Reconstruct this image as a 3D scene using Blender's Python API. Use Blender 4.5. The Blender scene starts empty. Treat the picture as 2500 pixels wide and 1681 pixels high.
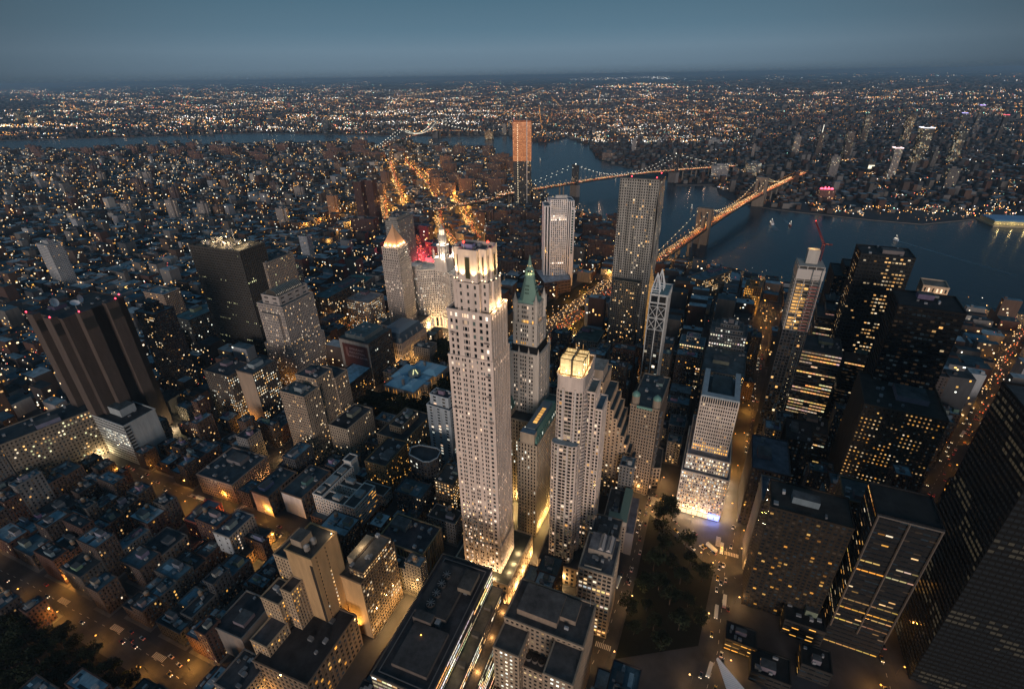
import bpy, math, random
import numpy as np
from mathutils import Matrix
random.seed(11)
RAD = math.radians
SC = bpy.context.scene
COL = SC.collection

# ------------------------------------------------------------------ camera, sky, exposure
CAM = np.array([27.0, -7.0, 372.0])              # observation deck, metres east / north / up
YAW, PIT, ROLL, FOC = RAD(95.7), RAD(27.9), RAD(-1.0), 1238.0
_F = np.array([math.sin(YAW)*math.cos(PIT), math.cos(YAW)*math.cos(PIT), -math.sin(PIT)])
_R0 = np.array([math.cos(YAW), -math.sin(YAW), 0.0])
_U0 = np.cross(_R0, _F)
_R = _R0*math.cos(ROLL)+_U0*math.sin(ROLL)
_U = _U0*math.cos(ROLL)-_R0*math.sin(ROLL)
cd = bpy.data.cameras.new('camera')
cd.sensor_width = 36.0
cd.lens = FOC/2500*36.0
cd.clip_start, cd.clip_end = 1.0, 200000.0
co = bpy.data.objects.new('camera', cd)
COL.objects.link(co)
m = Matrix(((_R[0], _U[0], -_F[0], CAM[0]), (_R[1], _U[1], -_F[1], CAM[1]), (_R[2], _U[2], -_F[2], CAM[2]), (0, 0, 0, 1)))
co.matrix_world = m
SC.camera = co

SKY_STRENGTH = 1.0
world = bpy.data.worlds.new('World')
SC.world = world
world.use_nodes = True
nt = world.node_tree
N = nt.nodes
bg = N['Background']
sky = N.new('ShaderNodeTexSky')                  # the sun has just set behind the viewer
sky.sky_type = 'NISHITA'
sky.sun_disc = False
sky.sun_elevation = RAD(-2.0)
sky.sun_rotation = RAD(278.0)
tc = N.new('ShaderNodeTexCoord')
sep = N.new('ShaderNodeSeparateXYZ')
nt.links.new(tc.outputs['Generated'], sep.inputs[0])
ramp = N.new('ShaderNodeValToRGB')               # dusk air glow by height above the horizon
nt.links.new(sep.outputs['Z'], ramp.inputs[0])
e = ramp.color_ramp.elements
e[0].position, e[0].color = 0.0, (0.080, 0.118, 0.158, 1)
e[1].position, e[1].color = 0.60, (0.058, 0.190, 0.310, 1)
for p, c in ((0.014, (0.106, 0.160, 0.212, 1)), (0.040, (0.118, 0.182, 0.238, 1)), (0.070, (0.078, 0.150, 0.206, 1)), (0.115, (0.043, 0.118, 0.174, 1)), (0.25, (0.045, 0.12, 0.19, 1))):
    k = e.new(p)
    k.color = c
# the dusk sky is brightest along the sun / anti-sun line and darker to the north and south
dot = N.new('ShaderNodeVectorMath')
dot.operation = 'DOT_PRODUCT'
dot.inputs[1].default_value = (math.sin(RAD(95)), math.cos(RAD(95)), 0)
nt.links.new(tc.outputs['Generated'], dot.inputs[0])
ab = N.new('ShaderNodeMath')
ab.operation = 'ABSOLUTE'
nt.links.new(dot.outputs['Value'], ab.inputs[0])
mr = N.new('ShaderNodeMapRange')
mr.interpolation_type = 'SMOOTHSTEP'
for i, v in ((1, 0.54), (2, 1.0), (3, 0.30), (4, 1.0)):
    mr.inputs[i].default_value = v
nt.links.new(ab.outputs[0], mr.inputs[0])
mul2 = N.new('ShaderNodeMix')
mul2.data_type, mul2.blend_type = 'RGBA', 'MULTIPLY'
mul2.inputs['Factor'].default_value = 1.0
nt.links.new(ramp.outputs[0], mul2.inputs['A'])
nt.links.new(mr.outputs[0], mul2.inputs['B'])
add = N.new('ShaderNodeMix')
add.data_type, add.blend_type = 'RGBA', 'ADD'
add.inputs['Factor'].default_value = 0.10
nt.links.new(mul2.outputs['Result'], add.inputs['A'])
nt.links.new(sky.outputs[0], add.inputs['B'])
nt.links.new(add.outputs['Result'], bg.inputs[0])
bg.inputs[1].default_value = SKY_STRENGTH
# last light of the western sky, very soft
sun = bpy.data.lights.new('western_afterglow', 'SUN')
sun.energy, sun.angle, sun.color = 1.75, RAD(24), (1.0, 0.80, 0.68)
so = bpy.data.objects.new('western_afterglow', sun)
COL.objects.link(so)
so.rotation_euler = (RAD(83), 0, RAD(-102))
SC.view_settings.view_transform = 'Standard'
SC.view_settings.look = 'None'
SC.view_settings.gamma = 1.0
SC.view_settings.exposure = 0.35
SC.render.engine = 'CYCLES'
cy = SC.cycles
cy.max_bounces, cy.diffuse_bounces, cy.glossy_bounces, cy.transmission_bounces, cy.volume_bounces = 4, 2, 2, 2, 0
cy.sample_clamp_indirect = 1.5
cy.sample_clamp_direct = 0.0
cy.caustics_reflective = cy.caustics_refractive = False
cy.use_denoising = True
cy.denoiser = 'OPENIMAGEDENOISE'

# ------------------------------------------------------------------ measuring helpers
KP = 2500/2332
def at(x, y, z=0.0):
    d = _F+_R*(x*KP-1250)/FOC-_U*(y*KP-840.5)/FOC
    t = (z-CAM[2])/d[2]
    q = CAM+t*d
    return float(q[0]), float(q[1])
def proj(x, y, z):
    d = np.array((x, y, z))-CAM
    w = d@_F
    if w < 1: return -9999, -9999, w
    return (1250+FOC*(d@_R)/w)/KP, (840.5-FOC*(d@_U)/w)/KP, w
def inframe(x, y, z, mrg=25):
    a, b, w = proj(x, y, z)
    return w > 1 and -mrg < a < 2332+mrg and -mrg < b < 1568+mrg
class Fr:                                           # a street-grid frame: u runs down the street, v along the avenue
    def __init__(s, o, az=28.5):
        s.o = o
        a = RAD(az)
        s.ey = (math.sin(a), math.cos(a))
        s.ex = (math.cos(a), -math.sin(a))
    def w(s, u, v): return (s.o[0]+s.ex[0]*u+s.ey[0]*v, s.o[1]+s.ex[1]*u+s.ey[1]*v)
    def p(s, u, v, z): return s.w(u, v)+(z,)
    def inv(s, x, y):
        x, y = x-s.o[0], y-s.o[1]
        return x*s.ex[0]+y*s.ex[1], x*s.ey[0]+y*s.ey[1]

# ------------------------------------------------------------------ materials
MATS = {}
def nodes(name):
    mt = bpy.data.materials.new(name)
    mt.use_nodes = True
    MATS[name] = mt
    return mt, mt.node_tree, mt.node_tree.nodes['Principled BSDF']
def colmat(name, rough=0.85, spec=0.3, noise=None, metal=0.0, lo=0.75, hi=1.2):
    """wall-like surface: the 'col' attribute is the thing's own colour, weathered by noise"""
    mt, t, b = nodes(name)
    at_ = t.nodes.new('ShaderNodeAttribute')
    at_.attribute_name = 'col'
    src = at_.outputs['Color']
    if noise:
        g = t.nodes.new('ShaderNodeTexCoord')
        mp = t.nodes.new('ShaderNodeMapping')
        mp.inputs['Scale'].default_value = noise
        t.links.new(g.outputs['Object'], mp.inputs[0])
        nz = t.nodes.new('ShaderNodeTexNoise')
        nz.inputs['Scale'].default_value = 1.0
        nz.inputs['Detail'].default_value = 5.0
        nz.inputs['Roughness'].default_value = 0.65
        t.links.new(mp.outputs[0], nz.inputs['Vector'])
        r = t.nodes.new('ShaderNodeMapRange')
        for i, v in ((1, 0.3), (2, 0.7), (3, lo), (4, hi)):
            r.inputs[i].default_value = v
        t.links.new(nz.outputs[0], r.inputs[0])
        mx = t.nodes.new('ShaderNodeMix')
        mx.data_type, mx.blend_type = 'RGBA', 'MULTIPLY'
        mx.inputs['Factor'].default_value = 1.0
        t.links.new(src, mx.inputs['A'])
        t.links.new(r.outputs[0], mx.inputs['B'])
        src = mx.outputs['Result']
    t.links.new(src, b.inputs['Base Color'])
    b.inputs['Roughness'].default_value = rough
    b.inputs['Specular IOR Level'].default_value = spec
    b.inputs['Metallic'].default_value = metal
    return mt
colmat('masonry', 0.9, 0.2, (0.25, 0.25, 0.05), lo=0.8, hi=1.15)
colmat('roofing', 0.8, 0.3, (0.12, 0.12, 0.12), lo=0.45, hi=1.5)
colmat('metal', 0.35, 0.5, (0.4, 0.4, 0.1), metal=0.75, lo=0.7, hi=1.2)
colmat('painted', 0.5, 0.5)
colmat('asphalt', 0.75, 0.35, (0.06, 0.06, 0.06), lo=0.6, hi=1.4)
colmat('leaves', 0.8, 0.2, (0.3, 0.3, 0.3), lo=0.5, hi=1.5)
def emitmat(name, strength, rough, sampling, base=(0.012, 0.016, 0.02, 1), spec=0.6):
    mt, t, b = nodes(name)
    a = t.nodes.new('ShaderNodeAttribute')
    a.attribute_name = 'col'
    b.inputs['Base Color'].default_value = base
    b.inputs['Roughness'].default_value = rough
    b.inputs['Specular IOR Level'].default_value = spec
    t.links.new(a.outputs['Color'], b.inputs['Emission Color'])
    b.inputs['Emission Strength'].default_value = strength
    mt.cycles.emission_sampling = sampling
emitmat('window_glass', 1.0, 0.12, 'NONE')
emitmat('lamp_glow', 1.0, 0.5, 'NONE')
mt, t, b = nodes('river_water')
b.inputs['Base Color'].default_value = (0.004, 0.036, 0.062, 1)
b.inputs['Roughness'].default_value = 0.22
b.inputs['IOR'].default_value = 1.33
b.inputs['Specular IOR Level'].default_value = 0.26
g = t.nodes.new('ShaderNodeTexCoord')
mp = t.nodes.new('ShaderNodeMapping')
mp.inputs['Scale'].default_value = (0.05, 0.09, 0.05)
t.links.new(g.outputs['Object'], mp.inputs[0])
nz = t.nodes.new('ShaderNodeTexNoise')
nz.inputs['Scale'].default_value = 1.0
nz.inputs['Detail'].default_value = 6.0
t.links.new(mp.outputs[0], nz.inputs['Vector'])
bp = t.nodes.new('ShaderNodeBump')
bp.inputs['Strength'].default_value = 0.5
bp.inputs['Distance'].default_value = 2.0
t.links.new(nz.outputs[0], bp.inputs['Height'])
t.links.new(bp.outputs[0], b.inputs['Normal'])

# ------------------------------------------------------------------ mesh builder
class MB:
    def __init__(s):
        s.v, s.f, s.m, s.c = [], [], [], []
    def poly(s, pts, m, c):
        i = len(s.v)
        s.v.extend(pts)
        s.f.append(tuple(range(i, i+len(pts))))
        s.m.append(m)
        s.c.append(c)
    def prism(s, pts, z0, z1, m, c, mt=None, ct=None, cap=True, bot=False):
        n = len(pts)
        for i in range(n):
            a, b = pts[i], pts[(i+1) % n]
            s.poly([(a[0], a[1], z0), (b[0], b[1], z0), (b[0], b[1], z1), (a[0], a[1], z1)], m, c)
        if cap: s.poly([(p[0], p[1], z1) for p in pts], mt or m, ct or c)
        if bot: s.poly([(p[0], p[1], z0) for p in reversed(pts)], m, c)
    def cone(s, pts, z0, top, m, c):
        n = len(pts)
        for i in range(n):
            a, b = pts[i], pts[(i+1) % n]
            s.poly([(a[0], a[1], z0), (b[0], b[1], z0), top], m, c)
    def loft(s, pa, za, pb, zb, m, c, cap=False):
        n = len(pa)
        for i in range(n):
            j = (i+1) % n
            s.poly([pa[i]+(za,), pa[j]+(za,), pb[j]+(zb,), pb[i]+(zb,)], m, c)
        if cap: s.poly([q+(zb,) for q in pb], m, c)
    def box(s, fr, u0, v0, u1, v1, z0, z1, m, c, mt=None, ct=None, bot=False):
        s.prism([fr.w(u0, v0), fr.w(u1, v0), fr.w(u1, v1), fr.w(u0, v1)], z0, z1, m, c, mt, ct, bot=bot)
    def bar(s, a, b, w, m, c, h=None):                # a square bar between two points
        a, b = np.array(a, float), np.array(b, float)
        d = b-a
        L = np.linalg.norm(d)
        if L < 1e-6: return
        d /= L
        k = np.array((0, 0, 1.0)) if abs(d[2]) < 0.95 else np.array((1.0, 0, 0))
        x = np.cross(d, k)
        x /= np.linalg.norm(x)
        y = np.cross(x, d)
        x, y = x*w/2, y*(h or w)/2
        q = [-x-y, x-y, x+y, -x+y]
        for i in range(4):
            j = (i+1) % 4
            s.poly([tuple(a+q[i]), tuple(a+q[j]), tuple(b+q[j]), tuple(b+q[i])][::-1], m, c)
        s.poly([tuple(a+r) for r in q], m, c)
        s.poly([tuple(b+r) for r in q[::-1]], m, c)
    def ball(s, x, y, z, r, m, c, rz=None):            # small octahedral lamp
        rz = rz or r
        P = [(x+r, y, z), (x, y+r, z), (x-r, y, z), (x, y-r, z)]
        t, b = (x, y, z+rz), (x, y, z-rz)
        for i in range(4):
            s.poly([P[i], P[(i+1) % 4], t], m, c)
            s.poly([P[(i+1) % 4], P[i], b], m, c)
    def build(s, name, loc=(0, 0, 0), parent=None):
        me = bpy.data.meshes.new(name)
        l = np.array(loc)
        V = np.array(s.v, dtype=float).reshape(-1, 3)-l
        me.from_pydata(V.tolist(), [], s.f)
        used = sorted(set(s.m))
        for u in used: me.materials.append(MATS[u])
        ix = {u: i for i, u in enumerate(used)}
        me.polygons.foreach_set('material_index', [ix[q] for q in s.m])
        A = me.attributes.new('col', 'FLOAT_COLOR', 'FACE')
        C = np.ones((len(s.c), 4), dtype=np.float32)
        C[:, :3] = np.array([q[:3] for q in s.c], dtype=np.float32)
        A.data.foreach_set('color', C.ravel())
        me.update()
        o = bpy.data.objects.new(name, me)
        COL.objects.link(o)
        if parent is not None: o.parent = parent
        else: o.location = loc
        return o
def tag(o, label=None, cat=None, group=None, kind=None):
    if label: o['label'] = label
    if cat: o['category'] = cat
    if group: o['group'] = group
    if kind: o['kind'] = kind
    return o
def empty(name, loc):
    o = bpy.data.objects.new(name, None)
    COL.objects.link(o)
    o.location = loc
    o.empty_display_size = 2
    return o

# ------------------------------------------------------------------ window light palettes (things that give off light)
WARM = [(1.0, .55, .20), (1.0, .62, .28), (1.0, .72, .40), (1.0, .48, .14), (1.0, .80, .55)]
OFFICE = [(1.0, .82, .50), (1.0, .74, .40), (1.0, .88, .62), (.95, .90, .62)]
PALE = [(1.0, .95, .78), (.92, .95, .82), (1.0, .85, .60)]
AMBER = [(1.0, .46, .08), (1.0, .55, .15), (1.0, .40, .06)]
PINK = [(1.0, .72, .52), (1.0, .66, .42), (1.0, .80, .60)]
GREENISH = [(.85, .85, .45), (.95, .9, .5)]
def lit(pal, rnd, k=1.0):
    c = rnd.choice(pal)
    q = k*rnd.choice((0.25, 0.4, 0.6, 0.8, 1.0, 1.3))
    return (c[0]*q, c[1]*q, c[2]*q)
DARK = (0.0, 0.0, 0.0)
GLOW = lambda c, k: (c[0]*k, c[1]*k, c[2]*k)

NEST = {'bulkhead': ('roof',), 'roof_plant': ('roof',), 'water_tank': ('roof',), 'duct': ('roof',), 'parapet': ('roof',), 'roof_pavilion': ('roof',), 'crown_opening': ('crown',), 'crown_frame': ('crown',), 'floodlight': ('crown',),
        'dormer': ('mansard_roof', 'copper_roof'), 'roof_rib': ('barrel_roof',), 'lantern': ('copper_roof', 'lantern_tower'), 'statue': ('lantern_tower',), 'cupola': ('cupola_drum',), 'roof_fan': ('plant_deck', 'roof'), 'rim_light': ('roof',), 'beacon': ('beacon_mast',)}
class Bld:
    """one building: named parts collected as meshes, windows kept one by one"""
    def __init__(s, name, label, cat='building', group=None, nwin=0, seed=1):
        s.name, s.label, s.cat, s.group, s.nwin = name, label, cat, group, nwin
        s.parts, s.plabel, s.win = {}, {}, []
        s.rnd = random.Random(seed*7919+len(label))
    def part(s, n, label=None):
        if n not in s.parts: s.parts[n] = MB()
        return s.parts[n]
    def finish(s, loc):
        loc = (loc[0], loc[1], 0.0)
        root = empty(s.name, loc)
        tag(root, s.label, s.cat, s.group)
        wins = []
        if s.win:
            if s.nwin:
                sc = []
                for i, (q, c) in enumerate(s.win):
                    pr = [proj(*p) for p in q]
                    if min(p[2] for p in pr) < 5:
                        sc.append((0, i)); continue
                    ar = 0
                    for k in range(len(pr)):
                        a, b_ = pr[k], pr[(k+1) % len(pr)]
                        ar += a[0]*b_[1]-a[1]*b_[0]
                    if not (0 < pr[0][0] < 2332 and 0 < pr[0][1] < 1568): ar = 0
                    sc.append((abs(ar), i))
                sc.sort(reverse=True)
                top = set(i for _, i in sc[:s.nwin])
                rest = MB()
                for i, (q, c) in enumerate(s.win):
                    if i in top:
                        w = MB()
                        w.poly(q, 'window_glass', c)
                        wins.append(w)
                    else: rest.poly(q, 'window_glass', c)
                if rest.f: tag(rest.build('window', loc, root), kind='stuff')
            else:
                w = s.part('wall')
                for q, c in s.win: w.poly(q, 'window_glass', c)
        made = {}
        for n, b in s.parts.items():
            for it in (b if isinstance(b, list) else [b]):
                if it.f:
                    zz = [q[2] for q in it.v]
                    made.setdefault(n, []).append((it.build(n, loc, root), min(zz), max(zz)))
        for n, ps in NEST.items():
            for o, z0, z1 in made.get(n, ()):
                best = None
                for pn in ps:
                    for po, a, b in made.get(pn, ()):
                        d_ = abs((b if pn in ('roof', 'plant_deck') else a)-z0)
                        if best is None or d_ < best[0]: best = (d_, po)
                if best: o.parent = best[1]
        for w in wins: w.build('window', loc, root)
        return root
    def many(s, n):                                   # a part that occurs several times: a new mesh each call
        s.parts.setdefault(n, [])
        b = MB()
        s.parts[n].append(b)
        return b

FOOT = []                                              # footprints already built on
def foot(pts, grow=3.0):
    FOOT.append((np.array(pts), grow))

ST = dict(bay=3.2, fh=3.7, ww=0.55, wh=0.55, d=0.35, lit=0.2, pal=WARM, k=1.0, col=(.28, .24, .20), band=False, rowlit=0.0, m='masonry', flat=False, base=0, top=0, rowfn=None, cols=None, litfn=None, glass=DARK)
def S(**k):
    d = dict(ST)
    d.update(k)
    return d
def facade(B, a, b, z0, z1, st, part='wall'):
    W = B.part(part)
    dx, dy = b[0]-a[0], b[1]-a[1]
    L = math.hypot(dx, dy)
    if L < 0.05 or z1-z0 < 0.05: return
    t = (dx/L, dy/L)
    n = (t[1], -t[0])
    c, m = st['col'], st['m']
    def P(s_, z, o=0.0): return (a[0]+t[0]*s_+n[0]*o, a[1]+t[1]*s_+n[1]*o, z)
    W.poly([P(0, z0), P(L, z0), P(L, z1), P(0, z1)], m, c)
    mid = ((a[0]+b[0])/2, (a[1]+b[1])/2)
    if n[0]*(CAM[0]-mid[0])+n[1]*(CAM[1]-mid[1]) < -5 or L < 2.2: return
    if st['ww'] == 0 and not st['cols']: return
    zb, zt = z0+st['base'], z1-st['top']
    nf = max(1, int(round((zt-zb)/st['fh'])))
    fh = (zt-zb)/nf
    if fh < 2: return
    d, flat = st['d'], st['flat']
    if st['cols']:
        sp = [(u*L-w/2, u*L+w/2) for u, w in st['cols']]
    else:
        nb = max(1, int(round(L/st['bay'])))
        bw = L/nb
        w = bw*st['ww']
        sp = [(bw*(i+.5)-w/2, bw*(i+.5)+w/2) for i in range(nb)]
    hh = fh*st['wh']
    rz = [(zb+fh*(i+.5)-hh/2, zb+fh*(i+.5)+hh/2) for i in range(nf)]
    if not flat:
        dp, ds = (d-0.12, d) if st['band'] else (d, d-0.12)
        ed = [-(d-.02)]+[x for q in sp for x in q]+[L+(d-.02)]
        for i in range(0, len(ed), 2):
            x0, x1 = ed[i], ed[i+1]
            if x1-x0 < 0.04: continue
            W.poly([P(x0, z0, dp), P(x1, z0, dp), P(x1, z1, dp), P(x0, z1, dp)], m, c)
            W.poly([P(x0, z0), P(x0, z0, dp), P(x0, z1, dp), P(x0, z1)], m, c)
            W.poly([P(x1, z0, dp), P(x1, z0), P(x1, z1), P(x1, z1, dp)], m, c)
        ez = [z0]+[x for q in rz for x in q]+[z1]
        for i in range(0, len(ez), 2):
            y0, y1 = ez[i], ez[i+1]
            if y1-y0 < 0.04: continue
            W.poly([P(0, y0, ds), P(L, y0, ds), P(L, y1, ds), P(0, y1, ds)], m, c)
            W.poly([P(0, y1, ds), P(L, y1, ds), P(L, y1), P(0, y1)], m, c)
            W.poly([P(0, y0), P(L, y0), P(L, y0, ds), P(0, y0, ds)], m, c)
    o = 0.12 if flat else 0.05
    r = B.rnd
    wt = {}
    def cl(i, j):
        q = (i//3, j//5)
        if q not in wt: wt[q] = r.choice((.1, .25, .6, 1.0, 1.4, 2.6))
        return wt[q]
    def unlit():
        if st['glass'] != DARK: return st['glass']
        q = r.random()
        return DARK if q < .6 else GLOW((1, .6, .3), r.uniform(.004, .03)) if q < .82 else GLOW((.5, .8, 1), r.uniform(.004, .018))  # some unlit panes carry a faint painted glow
    for i, (y0, y1) in enumerate(rz):
        row = r.random() < st['rowlit']
        run = 0
        for j, (x0, x1) in enumerate(sp):
            col = None
            if st['litfn']: col = st['litfn'](i, j, nf, len(sp), r)
            if col is None:
                if row:
                    if run <= 0:
                        on = r.random() < 0.72
                        run = r.randint(2, 7)
                        keep = lit(st['pal'], r, st['k']) if on else st['glass']
                    run -= 1
                    col = keep if keep == st['glass'] else tuple(q*r.uniform(.75, 1.1) for q in keep)
                else:
                    col = lit(st['pal'], r, st['k']) if r.random() < st['lit']*cl(i, j) else unlit()
            B.win.append(([P(x0, y0, o), P(x1, y0, o), P(x1, y1, o), P(x0, y1, o)], col))
def shaft(B, pts, z0, z1, st, roofcol=(.06, .065, .07), par=1.0, part='wall', roof=True, skip=(), sts=None):
    n = len(pts)
    for i in range(n):
        if i in skip: continue
        facade(B, pts[i], pts[(i+1) % n], z0, z1, (sts or {}).get(i, st), part)
    if roof:
        B.many('roof').poly([(p[0], p[1], z1) for p in pts], 'roofing', roofcol)
        if par:
            parapet(B, pts, z1, par, st['col'], st['m'], st['d'])
def offset(pts, o):
    n = len(pts)
    out = []
    for i in range(n):
        a, b, c = pts[i-1], pts[i], pts[(i+1) % n]
        def nn(p, q):
            dx, dy = q[0]-p[0], q[1]-p[1]
            l = math.hypot(dx, dy) or 1
            return (dy/l, -dx/l)
        n1, n2 = nn(a, b), nn(b, c)
        k = 1+n1[0]*n2[0]+n1[1]*n2[1]
        k = max(k, 0.3)
        out.append((b[0]+(n1[0]+n2[0])*o/k, b[1]+(n1[1]+n2[1])*o/k))
    return out
def parapet(B, pts, z, h, c, m='masonry', d=0.35, name='parapet'):
    W = B.many(name)
    po, pi = offset(pts, d+0.18), offset(pts, -0.35)
    n = len(pts)
    for i in range(n):
        j = (i+1) % n
        W.poly([po[i]+(z-.6,), po[j]+(z-.6,), po[j]+(z+h,), po[i]+(z+h,)], m, c)
        W.poly([po[i]+(z+h,), po[j]+(z+h,), pi[j]+(z+h,), pi[i]+(z+h,)], m, c)
        W.poly([pi[j]+(z,), pi[i]+(z,), pi[i]+(z+h,), pi[j]+(z+h,)], m, c)
def rect(fr, u0, v0, u1, v1): return [fr.w(u0, v0), fr.w(u1, v0), fr.w(u1, v1), fr.w(u0, v1)]
def clutter(B, fr, u0, v0, u1, v1, z, n=6, col=(.16, .17, .18), big=True):
    """lift house, plant boxes and ducts on a roof"""
    r = B.rnd
    if big:
        w, h = (u1-u0)*r.uniform(.22, .38), (v1-v0)*r.uniform(.25, .4)
        cu, cv = r.uniform(u0+w/2+1.5, u1-w/2-1.5), r.uniform(v0+h/2+1.5, v1-h/2-1.5)
        B.many('bulkhead').box(fr, cu-w/2, cv-h/2, cu+w/2, cv+h/2, z+.02, z+r.uniform(3, 5.5), 'masonry', tuple(q*r.uniform(.7, 1.2) for q in col), 'roofing', (.08, .085, .09))
    for i in range(n):
        w, h = r.uniform(1.2, 3.6), r.uniform(1.2, 3.6)
        if u1-u0 < w+3 or v1-v0 < h+3: continue
        cu, cv = r.uniform(u0+w/2+1, u1-w/2-1), r.uniform(v0+h/2+1, v1-h/2-1)
        g = r.uniform(.10, .34)
        B.many('roof_plant').box(fr, cu-w/2, cv-h/2, cu+w/2, cv+h/2, z+.03+.01*i, z+r.uniform(1, 2.6), 'painted', (g*.95, g, g*1.06))

# ------------------------------------------------------------------ the setting: water, land, streets
def far(az, d=95000): return (CAM[0]+d*math.sin(RAD(az)), CAM[1]+d*math.cos(RAD(az)))
MAN = [(-60, 353), (0, 351), (211, 344), (340, 334), (578, 330), (793, 326), (883, 332), (1009, 334), (1104, 340), (1135, 361), (1166, 384), (1251, 446), (1366, 497), (1408, 531),
       (1480, 572), (1560, 592), (1669, 610), (1735, 628), (1812, 651), (1878, 669), (1934, 674), (2100, 690), (2332, 715), (2450, 728)]
BRK = [(-80, 322), (0, 320), (153, 317), (340, 311), (578, 303), (793, 307), (1003, 311), (1156, 310), (1240, 328), (1292, 314), (1340, 330), (1356, 357), (1393, 374), (1448, 384), (1505, 398), (1539, 421), (1630, 421), (1638, 442),
       (1675, 458), (1709, 466), (1756, 475), (1804, 481), (1862, 487), (1981, 500), (2100, 510), (2236, 497), (2420, 505)]
man_w = [at(*p) for p in MAN]
brk_w = [at(*p) for p in BRK]
MANPOLY = man_w+[(man_w[-1][0]-200, man_w[-1][1]-900), (-1500, -1800), (-2500, 2500), (2000, man_w[0][1]+3000)]
BRKPOLY = brk_w+[far(150), far(120), far(95), far(70), far(40)]
def in_poly(x, y, P):
    r = False
    j = len(P)-1
    for i in range(len(P)):
        a, b = P[i], P[j]
        if (a[1] > y) != (b[1] > y) and x < (b[0]-a[0])*(y-a[1])/(b[1]-a[1])+a[0]: r = not r
        j = i
    return r
def land(name, P, col):
    w = MB()
    w.poly([p+(0.0,) for p in P], 'asphalt', col)
    for i in range(len(P)):
        a, b = P[i], P[(i+1) % len(P)]
        w.poly([a+(0.0,), b+(0.0,), b+(-6.0,), a+(-6.0,)], 'masonry', (.12, .12, .12))
    tag(w.build(name), kind='structure')
land('ground', MANPOLY, (.045, .045, .05))
land('far_ground', BRKPOLY, (.030, .036, .045))
w = MB()
q = [far(170, 60000), far(95, 110000), far(20, 60000), (-9000, 9000), (-9000, -9000)]
w.poly([p+(-2.2,) for p in q], 'river_water', (0, 0, 0))
tag(w.build('water'), kind='structure')

ROADS = []                                            # (world points, half width) kept free of buildings
def seglen(P): return [math.dist(P[i], P[i+1]) for i in range(len(P)-1)]
def walk(P, step, start=0.0):
    """points every `step` metres along a polyline, with the local direction"""
    L = seglen(P)
    s_, out = start, []
    tot = sum(L)
    while s_ < tot:
        k, q = 0, s_
        while q > L[k]:
            q -= L[k]; k += 1
        a, b = P[k], P[k+1]
        f = q/L[k]
        t = ((b[0]-a[0])/L[k], (b[1]-a[1])/L[k])
        out.append((a[0]+(b[0]-a[0])*f, a[1]+(b[1]-a[1])*f, t))
        s_ += step
    return out
RZ = [0]
def strip(w, P, wd, zs, m, c):
    n = len(P)
    L, Rr = [], []
    for i in range(n):
        a, b = P[max(0, i-1)], P[min(n-1, i+1)]
        dx, dy = b[0]-a[0], b[1]-a[1]
        l = math.hypot(dx, dy)
        nx, ny = -dy/l*wd/2, dx/l*wd/2
        L.append((P[i][0]+nx, P[i][1]+ny)); Rr.append((P[i][0]-nx, P[i][1]-ny))
    z = zs if isinstance(zs, (list, tuple)) else [zs]*n
    for i in range(n-1):
        w.poly([Rr[i]+(z[i],), Rr[i+1]+(z[i+1],), L[i+1]+(z[i+1],), L[i]+(z[i],)], m, c)
    return L, Rr
LAMPS, CARS = [], []
SOD, WHT, WRM = (1.0, .42, .07), (1.0, .92, .82), (1.0, .53, .18)
def road(px, width=14, lamp=34, col=SOD, cars=0.0, lampk=1.0, marks=True, world=None, lampz=9.5, oneway=None, name='road'):
    P = world or [at(*p) for p in px]
    RZ[0] += 1
    w = MB()
    z = 0.02+0.005*RZ[0]
    strip(w, P, width, z, 'asphalt', (.11, .105, .10) if name == 'highway' else (.055, .053, .052))
    if marks:
        for x, y, t in walk(P, 9, 2):
            w.poly([(x-t[1]*.12, y+t[0]*.12, z+.01), (x+t[1]*.12, y-t[0]*.12, z+.01), (x+t[0]*3+t[1]*.12, y+t[1]*3-t[0]*.12, z+.01), (x+t[0]*3-t[1]*.12, y+t[1]*3+t[0]*.12, z+.01)], 'painted', (.6, .58, .5))
    tag(w.build(name), kind='structure')
    ROADS.append((P, width/2))
    if lamp:
        for i, (x, y, t) in enumerate(walk(P, lamp, lamp*.3)):
            for sd in ((-1, 1) if width > 16 else ((-1,) if i % 2 else (1,))):
                o = sd*(width/2+.8)
                if random.random() < .22: continue
                LAMPS.append((x-t[1]*o+random.uniform(-2, 2), y+t[0]*o+random.uniform(-2, 2), lampz, col, lampk*random.choice((.4, .8, 1.0, 1.6)), (t[1]*sd, -t[0]*sd)))
    if cars:
        nl = max(2, int(width//3.4))
        for i in range(nl):
            o = (i-(nl-1)/2)*3.3
            fw = (o < 0) if oneway is None else oneway
            s0 = random.uniform(0, 12)
            for x, y, t in walk(P, 11, s0):
                if random.random() < cars:
                    x2, y2 = x+t[0]*random.uniform(-2, 2), y+t[1]*random.uniform(-2, 2)
                    CARS.append((x2-t[1]*o, y2+t[0]*o, z+.01, math.atan2(t[1], t[0])+(0 if fw else math.pi)))
def near_road(x, y, mrg):
    for P, hw in ROADS:
        for i in range(len(P)-1):
            a, b = P[i], P[i+1]
            dx, dy = b[0]-a[0], b[1]-a[1]
            l2 = dx*dx+dy*dy
            k = max(0, min(1, ((x-a[0])*dx+(y-a[1])*dy)/l2))
            if (x-a[0]-k*dx)**2+(y-a[1]-k*dy)**2 < (hw+mrg)**2: return True
    return False
road([(1090, 1470), (1180, 1300), (1250, 1145), (1290, 1060)], 15, 26, WRM, .25, 1.0)                 # between the two towers
road([(1320, 1568), (1382, 1445), (1440, 1275), (1478, 1130), (1500, 1050)], 15, 24, WRM, .35, 1.2)     # along the churchyard
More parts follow.
